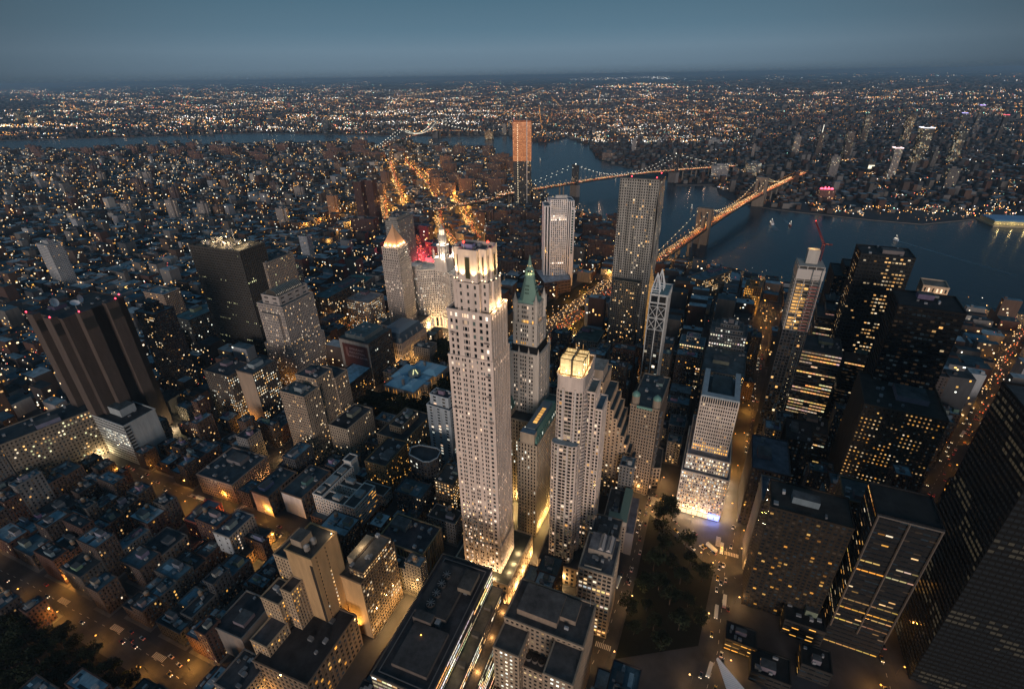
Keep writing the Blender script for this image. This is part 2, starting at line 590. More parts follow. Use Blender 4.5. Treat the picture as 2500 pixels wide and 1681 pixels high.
road([(1660, 1290), (1692, 1100), (1720, 900), (1735, 790), (1752, 690)], 9, 30, SOD, .3, 1.2)         # bright street behind the columned tower
road([(1330, 950), (1395, 1045), (1485, 1135), (1580, 1230), (1690, 1330)], 20, 30, WRM, .3, 1.0)       # broadway
road([(1040, 1290), (1085, 1335), (1150, 1400), (1250, 1480), (1330, 1560)], 14, 30, WRM, .15, 1.0)
road([(60, 965), (200, 1025), (350, 1095), (455, 1140), (560, 1180), (700, 1235)], 13, 28, SOD, .16, 1.3)   # diagonal avenue on the left
road([(535, 1150), (610, 1085), (680, 1030), (760, 965), (860, 880), (930, 800), (985, 750)], 12, 30, WRM, .35, .9)  # chambers street
road([(-60, 1270), (60, 1325), (160, 1385), (260, 1435), (380, 1520), (450, 1580)], 14, 26, SOD, .10, 1.2)   # avenue bottom left
road([(1600, 1600), (1635, 1480), (1648, 1330), (1655, 1250)], 15, 26, WRM, .3, .9)
road([(1940, 1060), (1952, 960), (1972, 850), (1990, 760)], 12, 34, SOD, .2, 1.0)
road([(2080, 1190), (2150, 1060), (2230, 930), (2300, 790), (2332, 740)], 14, 34, SOD, .4, .7)
road([(700, 690), (740, 715), (800, 745), (860, 800)], 16, 34, SOD, .4)
road([(560, 990), (640, 930), (740, 850), (800, 790)], 13, 40, SOD, .2)
road([(900, 700), (960, 735), (1010, 760), (1060, 800)], 16, 26, WRM, .5, 1.3)
road([(1228, 772), (1284, 724), (1342, 684), (1400, 646), (1450, 618), (1500, 590)], 58, 26, SOD, .66, 2.6, name='highway')   # bridge approach
road([(1270, 800), (1330, 752), (1375, 715)], 12, 30, WRM, .8, 2.0, name='ramp')
for P in ([(886, 368), (900, 410), (912, 445), (928, 478)], [(918, 362), (945, 392), (975, 420), (1000, 460)], [(968, 390), (1010, 430), (1050, 470), (1072, 510)],
          [(872, 430), (874, 470), (880, 500)], [(998, 480), (1004, 520), (1012, 560)], [(1055, 490), (1080, 530), (1110, 570)], [(1010, 520), (1040, 560), (1060, 600)]):
    road(P, 22, 44, SOD, .45, 1.6, marks=False)
road([(600, 520), (680, 530), (760, 500), (850, 470)], 18, 55, SOD, .25, 1.5, marks=False)
road([(760, 560), (800, 520), (850, 500)], 16, 45, SOD, .3, 1.3, marks=False)
road([(1130, 366), (1160, 390), (1245, 452), (1360, 503), (1404, 540), (1470, 578), (1560, 598), (1669, 616), (1735, 634), (1812, 657), (1878, 675), (1934, 680), (2100, 698), (2332, 722)], 20, 42, WRM, .45, 1.0, marks=False, name='highway')
road([(946, 535), (952, 575), (958, 620), (966, 650)], 26, 0, SOD, .5, marks=False)
road([(2040, 1610), (2000, 1470), (1968, 1390)], 12, 20, SOD, .4, .7)
PARKS = []
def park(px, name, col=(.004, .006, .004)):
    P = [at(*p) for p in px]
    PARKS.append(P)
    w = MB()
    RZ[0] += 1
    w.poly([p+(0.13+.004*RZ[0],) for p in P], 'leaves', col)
    tag(w.build(name), kind='structure')
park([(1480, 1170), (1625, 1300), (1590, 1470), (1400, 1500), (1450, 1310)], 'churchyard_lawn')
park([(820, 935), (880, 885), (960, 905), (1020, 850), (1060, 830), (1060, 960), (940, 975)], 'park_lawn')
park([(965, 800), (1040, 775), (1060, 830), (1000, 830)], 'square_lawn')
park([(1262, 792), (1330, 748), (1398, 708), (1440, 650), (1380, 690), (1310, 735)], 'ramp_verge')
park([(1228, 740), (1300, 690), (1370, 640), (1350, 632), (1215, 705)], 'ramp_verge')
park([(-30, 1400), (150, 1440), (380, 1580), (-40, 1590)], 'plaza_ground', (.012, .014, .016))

# ------------------------------------------------------------------ landmark buildings
SEED = [0]
def hero(name, label, px, z, Lx, Ly, az=28.5, anchor=(0, 0), nwin=0, cat='building', group=None, grow=3.0, world=None):
    SEED[0] += 1
    o = world or at(px[0], px[1], z)
    f0 = Fr((0, 0), az)
    q = f0.w(anchor[0]*Lx, anchor[1]*Ly)
    fr = Fr((o[0]-q[0], o[1]-q[1]), az)
    foot(rect(fr, 0, 0, Lx, Ly), grow)
    return Bld(name, label, cat, group, nwin, SEED[0]), fr
def done(B, fr, Lx, Ly):
    return B.finish(fr.w(Lx/2, Ly/2))
POINTS = []                                            # (parent, x, y, z, colour, watts, size)
def lamp(x, y, z, col, watts, size=0.4, name='floodlight', spot=None, parent=None):
    l = bpy.data.lights.new(name, 'SPOT' if spot else 'POINT')
    l.energy, l.color, l.shadow_soft_size = watts, col, size
    o = bpy.data.objects.new(name, l)
    COL.objects.link(o)
    p = parent.location if parent else (0, 0, 0)
    o.location = (x-p[0], y-p[1], z-p[2])
    if parent: o.parent = parent
    if spot:
        l.spot_size, l.spot_blend = RAD(spot[0]), 0.6
        d = np.array(spot[1], float)
        from mathutils import Vector
        o.rotation_euler = Vector(d).to_track_quat('-Z', 'Y').to_euler()
    return o
GLOW = lambda c, k: (c[0]*k, c[1]*k, c[2]*k)
def plain(name, label, px, z, Lx, Ly, st, az=28.5, anchor=(0, 0), nwin=0, z0=0, roofcol=(.06, .065, .07), n=5, par=1.0, setbacks=(), cat='building', sts=None, group=None, world=None, roofbig=True):
    """shaft with optional stepped upper tiers: setbacks = (inset, z1) lists"""
    B, fr = hero(name, label, px, z, Lx, Ly, az, anchor, nwin, cat, group, world=world)
    tiers = [(0.0, z)]+list(setbacks)
    zb = z0
    for i, (ins, zt) in enumerate(tiers):
        shaft(B, rect(fr, ins, ins, Lx-ins, Ly-ins), zb, zt, st, roofcol, par, sts=sts)
        zb = zt
    ins = tiers[-1][0]
    clutter(B, fr, ins, ins, Lx-ins, Ly-ins, zb, n, big=roofbig)
    done(B, fr, Lx, Ly)
    return B, fr

# --- limestone residential tower, the tallest thing in the middle
def limestone_tower():
    o = (297.5, -22.0)
    Lx, Ly = 26.0, 31.0
    col = (.66, .55, .48)
    B, fr = hero('apartment_tower', 'tallest cream limestone tower with floodlit stepped crown and red roof beacons', None, 0, Lx, Ly, 28.5, (0, 0), 100, 'tower', world=o)
    rr = random.Random(5)
    def lf(i, j, nf, nc, r):
        f = i/nf
        if i in (1, 2, 3, 6, 7, 9, 11, 14, 15) and r.random() < .42: return lit(PINK, r, 1.25)
        if f < .28 and r.random() < .16: return lit(WARM, r, 1.1)
        if i == nf-2 and r.random() < .8: return lit(PINK, r, .9)
        if r.random() < .028: return lit(PINK, r, 1.0)
        return (.0, .0, .0) if r.random() < .8 else (.05, .055, .05)
    colsW = [(.075, 1.5), (.17, 1.15), (.225, 1.15), (.325, 1.15), (.38, 1.15), (.485, 1.15), (.54, 1.15), (.66, 1.0), (.75, 1.15), (.805, 1.15), (.915, 1.9)]
    colsS = [(.08, 1.2), (.19, 1.0), (.3, 1.0), (.41, 1.0), (.5, 1.4), (.6, 1.0), (.71, 1.0), (.82, 1.0), (.92, 1.2)]
    sw = S(fh=3.75, wh=.55, d=.45, cols=colsW, col=col, litfn=lf)
    ss = dict(sw, cols=colsS)
    sts = {0: ss, 1: sw, 2: ss, 3: sw}
    pod = S(bay=5, fh=6, ww=.35, wh=.55, d=.4, lit=.35, pal=WARM, col=(.46, .38, .30))
    # podium with roof terraces
    shaft(B, [fr.w(*p) for p in ((-9, -10), (44, -10), (44, 40), (0, 40), (0, 12), (-9, 12))], 0, 24, pod, (.05, .055, .045))
    shaft(B, rect(fr, -14, -8, -9.1, 6), 0, 15, pod, (.2, .18, .15))
    shaft(B, rect(fr, 0, 0, Lx, Ly), 24, 52, sw, sts=sts, par=.6)
    shaft(B, rect(fr, .25, .25, Lx-.25, Ly-.25), 52, 216, sw, sts=sts, par=.8)
    # upper, fewer and larger openings
    def lf2(i, j, nf, nc, r):
        if i == nf-1: return lit(PINK, r, 1.6) if r.random() < .9 else None
        return lit(PINK, r, 1.1) if r.random() < .03 else (.0, .0, .0) if r.random() < .85 else (.05, .06, .05)
    sw2 = S(fh=4.6, wh=.6, d=.45, cols=[(.08, 1.6), (.2, 1.6), (.36, .7), (.42, 2.0), (.48, .7), (.62, 1.8), (.78, 2.0), (.92, 1.6)], col=col, litfn=lf2)
    ss2 = dict(sw2, cols=[(.1, 1.4), (.25, 1.0), (.4, 1.0), (.55, 1.0), (.7, 1.0), (.88, 1.4)])
    shaft(B, [fr.w(*p) for p in ((1, 1), (25, 1), (25, 29.5), (1, 29.5))], 216, 247, sw2, sts={0: ss2, 1: sw2, 2: ss2, 3: sw2}, par=1.2)
    sw3 = S(d=.45, col=col, fh=5.2, bay=4.6, ww=.3, wh=.5, litfn=lambda i, j, nf, nc, r: (.02, .02, .015))
    core = [(5, 6), (5, 3.5), (10, 3.5), (10, 2.5), (18, 2.5), (18, 3.5), (22, 3.5), (22, 26), (18, 26), (18, 27.5), (10, 27.5), (10, 26), (5, 26), (5, 22), (2, 22), (2, 8), (5, 8)]
    core = [fr.w(*p) for p in core[:0]+[(5, 3.5), (9, 3.5), (9, 2), (18, 2), (18, 3.5), (22, 3.5), (22, 26), (18, 26), (18, 27.5), (9, 27.5), (9, 26), (5, 26), (5, 22), (1.5, 22), (1.5, 8), (5, 8)]]
    shaft(B, core, 247, 266, sw3, par=0, roof=True)
    # crown: blind walls with tall slots between the floodlights
    cr = B.part('crown')
    inner = offset(core, -1.0)
    n = len(inner)
    for i in range(n):
        a, b = inner[i], inner[(i+1) % n]
        L = math.dist(a, b)
        cr.poly([a+(266,), b+(266,), b+(285,), a+(285,)], 'masonry', col)
        t = ((b[0]-a[0])/L, (b[1]-a[1])/L)
        nn = (t[1], -t[0])
        sl = [(.5, 2.8, 13)]+([(.15, .9, 7), (.85, .9, 7)] if L > 12 else []) if L > 6 else [(.5, .8, 13)] if L > 3 else []
        for fc, wd, hh in sl:
            x0, x1 = L*fc-wd/2, L*fc+wd/2
            zt = 281 if hh > 8 else 279
            q = lambda s_, z, o_=.12: (a[0]+t[0]*s_+nn[0]*o_, a[1]+t[1]*s_+nn[1]*o_, z)
            B.many('crown_opening').poly([q(x0, zt-hh), q(x1, zt-hh), q(x1, zt), q(x0, zt)], 'window_glass', (.03, .022, .006))
            fm = B.many('crown_frame')
            for xa, xb in ((x0-.25, x0), (x1, x1+.25)):
                fm.poly([q(xa, zt-hh, .3), q(xb, zt-hh, .3), q(xb, zt, .3), q(xa, zt, .3)], 'masonry', (.4, .33, .26))
                fm.poly([q(xa, zt-hh, 0), q(xa, zt-hh, .3), q(xa, zt, .3), q(xa, zt, 0)], 'masonry', (.4, .33, .26))
                fm.poly([q(xb, zt-hh, .3), q(xb, zt-hh, 0), q(xb, zt, 0), q(xb, zt, .3)], 'masonry', (.4, .33, .26))
    B.many('roof').poly([p+(283.2,) for p in inner], 'roofing', (.16, .19, .2))
    parapet(B, offset(inner, -.6), 284, 1.4, col, d=.5)
    clutter(B, fr, 6, 6, 20, 24, 283.25, 7, (.3, .34, .35))
    # balconies with dark rails
    for (u, v, z) in ((-.2, 25.5, 205), (-.2, 3.0, 205), (-.2, 3.0, 190), (1, 26.5, 232), (1, 3.5, 228), (.2, 28, 176), (.2, 2.4, 170)):
        bl = B.many('balcony')
        bl.box(fr, u-1.5, v-1.8, u-.3, v+1.8, z, z+.3, 'masonry', col, bot=True)
        for q in range(7): bl.bar(fr.p(u-1.45, v-1.7+q*.567, z+.3), fr.p(u-1.45, v-1.7+q*.567, z+1.3), .12, 'metal', (.05, .05, .06))
        bl.bar(fr.p(u-1.45, v-1.8, z+1.35), fr.p(u-1.45, v+1.8, z+1.35), .15, 'metal', (.05, .05, .06))
    rail = B.part('terrace_rail')
    for a, b in (((.6, .6), (.6, 29.8)), ((.6, .6), (25.3, .6))):
        rail.bar(fr.p(a[0], a[1], 249.1), fr.p(b[0], b[1], 249.1), .18, 'metal', (.05, .05, .06))
    for q in range(9): B.many('terrace_lamp').ball(*fr.p(6+q*2.1, 1.6, 249), .38, 'lamp_glow', GLOW((1, .68, .36), 5))
    for u, v in ((7, 19), (12, 6)):
        bk = B.many('beacon_mast')
        for q in range(1):
            bk.bar(fr.p(u, v, 283.3), fr.p(u, v, 287.6), .35, 'metal', (.3, .3, .3))
            bk.bar(fr.p(u-1, v, 283.3), fr.p(u, v, 286.5), .2, 'metal', (.3, .3, .3))
        B.many('beacon').ball(*fr.p(u, v, 288.3), .75, 'lamp_glow', (9, .25, .15))
    root_l = []
    for u, v, du, dv in ((.9, 18.6, -1, 0), (.9, 11.4, -1, 0), (4.2, 25, -1, 0), (4.2, 4.9, -1, 0), (7.2, 2.7, 0, -1), (11, 1.2, 0, -1), (16, 1.2, 0, -1), (20.2, 2.6, 0, -1), (4.4, 7.2, -1, -1), (4.4, 23, -1, 1)):
        B.many('floodlight').ball(*fr.p(u+du*.2, v+dv*.2, 267.2), .42, 'lamp_glow', GLOW((1, .75, .42), 4))
        root_l.append(fr.p(u+du*.35, v+dv*.35, 267.6))
    root = done(B, fr, Lx, Ly)
    for p in root_l: lamp(*p, (1.0, .66, .30), 15000, .25, parent=root, spot=(64, (fr.ex[0]*.12, fr.ex[1]*.12, 1)))
    for q in (6, 15, 24): lamp(*fr.p(q, -.3, 249.5), (1, .65, .32), 2200, .4, parent=root)
    for u, v in ((-13, 20), (-13, 34), (-16, -2), (6, -13.5), (22, -13.5), (40, -13.5)): lamp(*fr.p(u, v, 7), (1, .58, .22), 9000, .6, parent=root)
    for u, v in ((-6.5, 3), (-6.5, 9), (3, -6), (12, -6), (22, -6)): lamp(*fr.p(u, v, 25.5), (1, .66, .34), 3500, .4, parent=root)
limestone_tower()

# --- gothic tower with green copper pyramid
def gothic_tower():
    o = (402.0, -67.0)
    col = (.52, .48, .43)
    B, fr = hero('gothic_tower', 'pale gothic stone skyscraper with green copper pyramid and corner turrets', None, 0, 27, 27, 30, (0, 0), 100, 'tower', world=o)
    def lf(i, j, nf, nc, r):
        if r.random() < .10: return lit(PINK, r, 1.1)
        if i == 0 and r.random() < .9: return lit(AMBER, r, 1.2)
        return DARK if r.random() < .7 else (.02, .018, .015)
    cols = [(.17, 1.4), (.25, 1.4), (.40, 1.4), (.48, 1.4), (.56, 1.4), (.71, 1.4), (.79, 1.4)]
    st = S(fh=3.9, wh=.62, d=.7, cols=cols, col=col, litfn=lf)
    shaft(B, rect(fr, 0, 0, 27, 27), 30, 158, st, roofcol=(.04, .05, .055), par=2.2)
    for u in (0, 27):
        for v in (0, 9, 18, 27):
            if u == 27 and 0 < v < 27: continue
            B.many('pinnacle').cone([fr.w(u+a, v+b) for a, b in ((-.8, -.8), (.8, -.8), (.8, .8), (-.8, .8))], 160, fr.p(u, v, 166.5), 'masonry', col)
    # dark mesh wrap round the set-back
    shaft(B, rect(fr, 1.6, 1.6, 25.4, 25.4), 158, 166, S(col=(.012, .014, .018), ww=.0, wh=.0, flat=True, lit=0, bay=300, fh=300), part='wrap', roofcol=(.03, .05, .05), par=0)
    st2 = dict(st, cols=[(.13, 1.2), (.34, 1.2), (.43, 1.2), (.52, 1.2), (.61, 1.2), (.86, 1.2)], d=.6)
    shaft(B, rect(fr, 3, 3, 24, 24), 166, 186, st2, par=1.4)
    shaft(B, rect(fr, 4.4, 4.4, 22.6, 22.6), 186, 203, st2, par=1.2)
    cop = (.20, .34, .28)
    R8 = lambda r, k=8: [fr.w(13.5+r*math.cos(2*math.pi*(i+.5)/k), 13.5+r*math.sin(2*math.pi*(i+.5)/k)) for i in range(k)]
    cw = B.part('copper_roof')
    cw.loft(rect(fr, 4.9, 4.9, 22.1, 22.1), 203, rect(fr, 6.2, 6.2, 20.8, 20.8), 206, 'painted', cop, cap=True)
    pts4 = lambda h: [fr.w(13.5+a*h, 13.5+b*h) for a, b in ((-.42, -1), (.42, -1), (1, -.42), (1, .42), (.42, 1), (-.42, 1), (-1, .42), (-1, -.42))]
    cw.loft(pts4(8.2), 204, pts4(6.0), 214, 'painted', cop)
    cw.loft(pts4(6.0), 214, pts4(3.6), 226, 'painted', cop, cap=True)
    cw.loft(pts4(4.2), 226, pts4(3.8), 227.2, 'painted', (.24, .4, .33), cap=True)
    for i in range(8):
        p = pts4(2.9)[i]
        cw.bar(p+(227,), p+(231.5,), .7, 'painted', cop)
    cw.loft(pts4(3.3), 231.4, pts4(2.1), 233.5, 'painted', cop, cap=True)
    cw.loft(pts4(1.8), 233.5, pts4(1.4), 236.5, 'painted', cop, cap=True)
    cw.cone(pts4(1.5), 236.6, fr.p(13.5, 13.5, 244), 'painted', cop)
    for z in (212, 215, 218):
        for sd in range(4):
            for q in (-1.2, 0, 1.2):
                dm = [(q, -1), (1, q), (q, 1), (-1, q)][sd]
                h = 7.0-(z-210)/14*2.9
                uu = 13.5+(q*1.0 if sd in (0, 2) else dm[0]*(h+.05)); vv = 13.5+(q if sd in (1, 3) else dm[1]*(h+.05))
                B.many('dormer').box(fr, uu-.3, vv-.3, uu+.3, vv+.3, z, z+1.3, 'painted', (.05, .09, .08))
    B.part('lantern').ball(*fr.p(13.5, 13.5, 234.6), 2.2, 'lamp_glow', GLOW((1, .62, .22), 2.2), 1.2)
    for u in (4.2, 22.8):
        for v in (4.2, 22.8):
            t = B.many('turret')
            P = [fr.w(u+1.9*math.cos(k*math.pi/4), v+1.9*math.sin(k*math.pi/4)) for k in range(8)]
            t.prism(P, 184, 205, 'masonry', col)
            t.cone([fr.w(u+2.1*math.cos(k*math.pi/4), v+2.1*math.sin(k*math.pi/4)) for k in range(8)], 205, fr.p(u, v, 214), 'masonry', (.42, .4, .36))
            for k in range(8):
                p = fr.w(u+2.1*math.cos(k*math.pi/4), v+2.1*math.sin(k*math.pi/4))
                t.bar(p+(196,), p+(207.5,), .35, 'masonry', col)
    # base wings with copper mansards, running towards the viewer
    wc = (.37, .315, .25)
    def lw(i, j, nf, nc, r): return lit(PALE, r, 1.2) if r.random() < .075 else (DARK if r.random() < .7 else (.03, .022, .012))
    ws = S(fh=3.9, wh=.66, bay=2.7, ww=.5, d=.6, col=wc, litfn=lw)
    def ls(i, j, nf, nc, r): return lit(AMBER+PALE, r, .8) if r.random() < .3 else (.05, .03, .01) if r.random() < .4 else DARK
    wss = dict(ws, litfn=ls)
    for v0, v1 in ((-17.5, -1.0), (22, 38)):
        u0, u1 = -48, 6
        shaft(B, rect(fr, u0, v0, u1, v1), 0, 104, ws, par=0, sts={0: wss, 2: wss}, roofcol=(.05, .07, .07))
        md = B.many('mansard_roof')
        md.loft(rect(fr, u0+2, v0, u1, v1), 104, rect(fr, u0+3, v0+3, u1, v1-3), 113, 'painted', (.09, .22, .20), cap=True)
        md.box(fr, u0-.2, v0+2, u0+6, v1-2, 104, 114.5, 'masonry', wc, 'roofing', (.10, .16, .22))
        md.box(fr, u0+6.5, v0+4, u1-6, v1-4, 113, 115.2, 'painted', (.12, .17, .21))
        for k in range(11):
            B.many('dormer').box(fr, u0+6+k*4, v0+.35, u0+7.6+k*4, v0+1.6, 104.6, 108.5, 'painted', (.1, .2, .18))
            B.win.append(([fr.p(u0+6.2+k*4, v0+.3, 105.2), fr.p(u0+7.4+k*4, v0+.3, 105.2), fr.p(u0+7.4+k*4, v0+.3, 108), fr.p(u0+6.2+k*4, v0+.3, 108)], lit(PALE, B.rnd, .8) if B.rnd.random() < .7 else DARK))
    for k in range(6):
        B.many('skylight').poly([fr.p(-34+k*4, -12, 115.4), fr.p(-30.6+k*4, -12, 115.4), fr.p(-30.6+k*4, -8.5, 115.4), fr.p(-34+k*4, -8.5, 115.4)], 'window_glass', GLOW((1, .5, .12), B.rnd.uniform(.5, 1.0)))
    shaft(B, rect(fr, -14, -0.9, 0, 21.9), 0, 98, ws, par=1)
    shaft(B, rect(fr, 6.2, -17.4, 27, 38), 0, 104, ws, par=1, roofcol=(.06, .1, .1))
    foot(rect(fr, -50, -16, 28, 40))
    root = done(B, fr, 27, 27)
    for u, v in ((-40, -21), (-25, -21), (-8, -21), (8, -21)): lamp(*fr.p(u, v, 8), (1, .62, .2), 11000, .6, parent=root)
    for u in (-36, -20, -4): lamp(*fr.p(u, 12, 6), (1, .6, .2), 15000, .6, parent=root)
    lamp(*fr.p(13.5, 13.5, 229.5), (1, .7, .35), 1200, .4, parent=root)
gothic_tower()

# --- residential tower with glowing glass boxes on top
def lantern_tower():
    o = (307.0, -82.5)
    Lx, Ly = 34.0, 19.0
    col = (.60, .51, .45)
    B, fr = hero('residential_tower', 'slim cream tower with bowed windows and glowing glass lantern boxes on its roof', None, 0, Lx, Ly, 27, (0, 0), 100, 'tower', world=o)
    def lf(i, j, nf, nc, r): return lit(WARM+PINK, r, .75) if r.random() < .10 else ((.05, .038, .022) if r.random() < .3 else DARK)
    st = S(fh=3.15, wh=.68, d=.3, col=col, litfn=lf, cols=[(.14, 3.4), (.38, 2.4), (.56, 2.4), (.85, 3.6)], band=False)
    ss = S(fh=3.15, wh=.68, d=.3, col=col, litfn=lf, bay=3.6, ww=.68)
    P = [fr.w(*p) for p in ((0, 2.5), (1.6, .6), (4, 0), (Lx, 0), (Lx, Ly), (4, Ly), (1.6, Ly-.6), (0, Ly-2.5))]
    sb = dict(ss, cols=[(.5, 1.7)])
    shaft(B, P, 26, 182, ss, par=0, roof=True, sts={7: st, 0: sb, 1: sb, 5: sb, 6: sb})
    shaft(B, P, 182, 193, S(col=col, ww=0, wh=0, flat=True, lit=0, bay=300, fh=300), par=1.0, roofcol=(.3, .2, .1))
    W = B.part('wall')                               # full-height white ribs of the front
    for v in (5.1, 13.6): W.box(fr, -1.0, v-.7, .2, v+.7, 26, 184, 'masonry', (.55, .5, .46))
    # lower front block with blue-grey curved roof
    fb = [fr.w(*p) for p in ((-6, 4.5), (-4.6, 1.5), (-.2, .4), (-.2, Ly+1), (-4.6, Ly+.5), (-6, Ly-2))]
    shaft(B, fb, 20, 140, dict(st, cols=[(.1, 2.2), (.38, 2.6), (.62, 2.6), (.9, 2.2)]), par=0, roofcol=(.16, .22, .27), sts={0: sb, 1: sb, 3: sb, 4: sb})
    W.box(fr, -7.0, 7.6-.6, -5.8, 7.6+.6, 20, 139, 'masonry', (.55, .5, .46)); W.box(fr, -7.0, 14.4-.6, -5.8, 14.4+.6, 20, 139, 'masonry', (.55, .5, .46))
    # eastern step with bowed bays
    shaft(B, rect(fr, 12, -6, 30, -.1), 0, 176, dict(ss, bay=3.0, ww=.62), par=1, roofcol=(.1, .16, .2))
    shaft(B, rect(fr, 16, -11, 36, -6.1), 0, 160, dict(ss, bay=3.0, ww=.62), par=1, roofcol=(.07, .14, .2))
    for k in range(48):                               # curved bay slabs on the south corner
        z = 27+k*3.15
        B.many('bay_slab').prism([fr.w(6+3.6*math.cos(t_), -.2-2.4*abs(math.sin(t_))) for t_ in [math.pi+j*math.pi/6 for j in range(7)]][::1], z, z+1.0, 'masonry', col, bot=True)
    pod = S(bay=4.5, fh=5.5, ww=.5, wh=.6, lit=.4, pal=WARM, col=(.36, .29, .22))
    shaft(B, rect(fr, -10, -9, 40, 27), 0, 20, pod, par=1)
    foot(rect(fr, -12, -13, 40, 28))
    # glowing glass boxes
    lan = []
    for k, (u0, u1, zz) in enumerate(((1.0, 7, 206), (8.0, 13, 204.5), (14, 19, 204.5))):
        g_ = B.many('glass_box')
        for v0, v1 in ((1.2, 8.2), (9.3, 16.8)):
            P4 = rect(fr, u0, v0, u1, v1)
            for i in range(4):
                a, b = P4[i], P4[(i+1) % 4]
                L = math.dist(a, b)
                nx, nz = max(2, int(L/1.7)), 6
                for x in range(nx):
                    for y in range(nz):
                        f0, f1 = (x+.05)/nx, (x+.95)/nx
                        z0, z1 = 194.5+(zz-194.5)*(y+.04)/nz, 194.5+(zz-194.5)*(y+.96)/nz
                        kk = (1.5-.16*y)*B.rnd.uniform(.75, 1.15)
                        g_.poly([(a[0]+(b[0]-a[0])*f0, a[1]+(b[1]-a[1])*f0, z0), (a[0]+(b[0]-a[0])*f1, a[1]+(b[1]-a[1])*f1, z0), (a[0]+(b[0]-a[0])*f1, a[1]+(b[1]-a[1])*f1, z1), (a[0]+(b[0]-a[0])*f0, a[1]+(b[1]-a[1])*f0, z1)], 'window_glass', (kk, kk*.68, kk*.30))
            g_.poly([p+(zz-3.5,) for p in offset(P4, -.1)], 'lamp_glow', (.95, .62, .28))
            for i in range(4):
                g_.bar(P4[i]+(193.5,), P4[i]+(zz+.2,), .35, 'metal', (.4, .3, .15))
                g_.bar(P4[i]+(zz+.1,), P4[(i+1) % 4]+(zz+.1,), .45, 'metal', (.4, .3, .15))
        lan.append((u0, u1, zz))
    B.part('spine').box(fr, -.8, 8.4, 20.5, 9.1, 193.2, 206.6, 'painted', (.13, .11, .09))
    for v in (6, 11):
        B.many('mast').bar(fr.p(19.6, v, 193.2), fr.p(19.6, v, 209), .4, 'painted', (.5, .3, .12))
    cap = B.part('gable')                            # the plain gabled block behind
    root = done(B, fr, Lx, Ly)
    for u, v in ((-.6, 4), (-.6, 13), (8, -.5), (15, -.5), (24, 9), (7.5, 18.6), (21, 4)): lamp(*fr.p(u, v, 196), (1, .62, .25), 900, .4, parent=root)
    for u, v in ((-12, 6), (-12, 22), (6, -12), (24, -12)): lamp(*fr.p(u, v, 9), (1, .6, .24), 7000, .6, parent=root)
lantern_tower()

# --- foreground office block with long dark roof and bands of lit windows
def banded_block():
    az = 27
    B, fr = hero('office_block', 'long dark-roofed office block with glowing window bands stepping down its side', None, 0, 84, 36, az, (0, 0), 100, world=(180, 30))
    # frame origin is the west end of the south side
    fr = Fr((178.5, 24.5), az)
    FOOT[-1] = (np.array(rect(fr, 0, -14, 84, 36)), 3)
    col = (.13, .105, .085)
    st = S(fh=3.6, wh=.55, bay=3.2, ww=.9, d=.2, band=True, col=col, pal=GREENISH+PALE+WARM, lit=.7, rowlit=.8, k=1.5)
    dk = S(fh=3.6, wh=.45, bay=3.2, ww=.8, d=.3, band=True, col=(.16, .12, .09), pal=WARM, lit=.06)
    shaft(B, rect(fr, 0, 0, 84, 36), 62, 85, st, roofcol=(.045, .042, .045), par=.9, sts={2: dk, 1: dk})
    shaft(B, rect(fr, -2, -8, 82, -.1), 0, 71, st, roofcol=(.2, .15, .1), par=.8, sts={1: dk})
    shaft(B, rect(fr, -4, -14, 80, -8.1), 0, 60, st, roofcol=(.2, .15, .1), par=.8, sts={1: dk})
    shaft(B, rect(fr, 0, 0, 84, 36), 0, 62, dk, par=0, roof=False)
    for q in range(4): B.many('terrace_box').box(fr, 8+q*19, -6.5, 11+q*19, -2, 71.02, 73.5, 'masonry', (.12, .1, .08))
    # raised plant deck with round fans
    B.many('plant_deck').box(fr, 40, 11, 76, 32, 85.02, 88.5, 'masonry', (.10, .088, .08), 'roofing', (.05, .046, .045))
    B.many('plant_deck').box(fr, 8, 6, 34, 28, 85.02, 87.8, 'masonry', (.12, .10, .09), 'roofing', (.07, .062, .06))
    B.many('plant_house').box(fr, 60, 4, 74, 12.9, 88.52, 92, 'masonry', (.2, .16, .12), 'roofing', (.07, .065, .06))
    B.many('plant_house').box(fr, 34.5, 18, 40, 30, 85.02, 90.2, 'masonry', (.12, .1, .09), 'roofing', (.05, .05, .05))
    for q in range(4):
        f = B.many('roof_fan')
        cx, cv = 46+q*7.0, 24
        f.prism([fr.w(cx+2.8*math.cos(i*math.pi/8), cv+2.8*math.sin(i*math.pi/8)) for i in range(16)], 88.52, 90.6, 'metal', (.22, .2, .19), 'metal', (.03, .03, .03))
        for i in range(4):
            a = i*math.pi/4+q
            f.bar(fr.p(cx-2.7*math.cos(a), cv-2.7*math.sin(a), 90.75), fr.p(cx+2.7*math.cos(a), cv+2.7*math.sin(a), 90.75), .3, 'metal', (.3, .28, .27))
    pw = B.part('walkway')
    for a, b in (((3, 3), (81, 3)), ((81, 3), (81, 33)), ((3, 33), (81, 33)), ((3, 3), (3, 33))): pw.bar(fr.p(a[0], a[1], 85.4), fr.p(b[0], b[1], 85.4), .5, 'painted', (.16, .14, .13))
    clutter(B, fr, 10, 4, 80, 34, 85.02, 8, (.11, .1, .09), big=False)
    B.part('roof_lamp').ball(*fr.p(27, 20, 89), .5, 'lamp_glow', (5, 2.2, .4))
    root = done(B, fr, 84, 36)
    for u in (5, 25, 45, 65, 82): lamp(*fr.p(u, -20, 9), (1, .55, .2), 7000, .6, parent=root)
    for u in (12, 34, 56, 74): lamp(*fr.p(u, -11, 61.5), (1, .58, .24), 700, .4, parent=root)
banded_block()

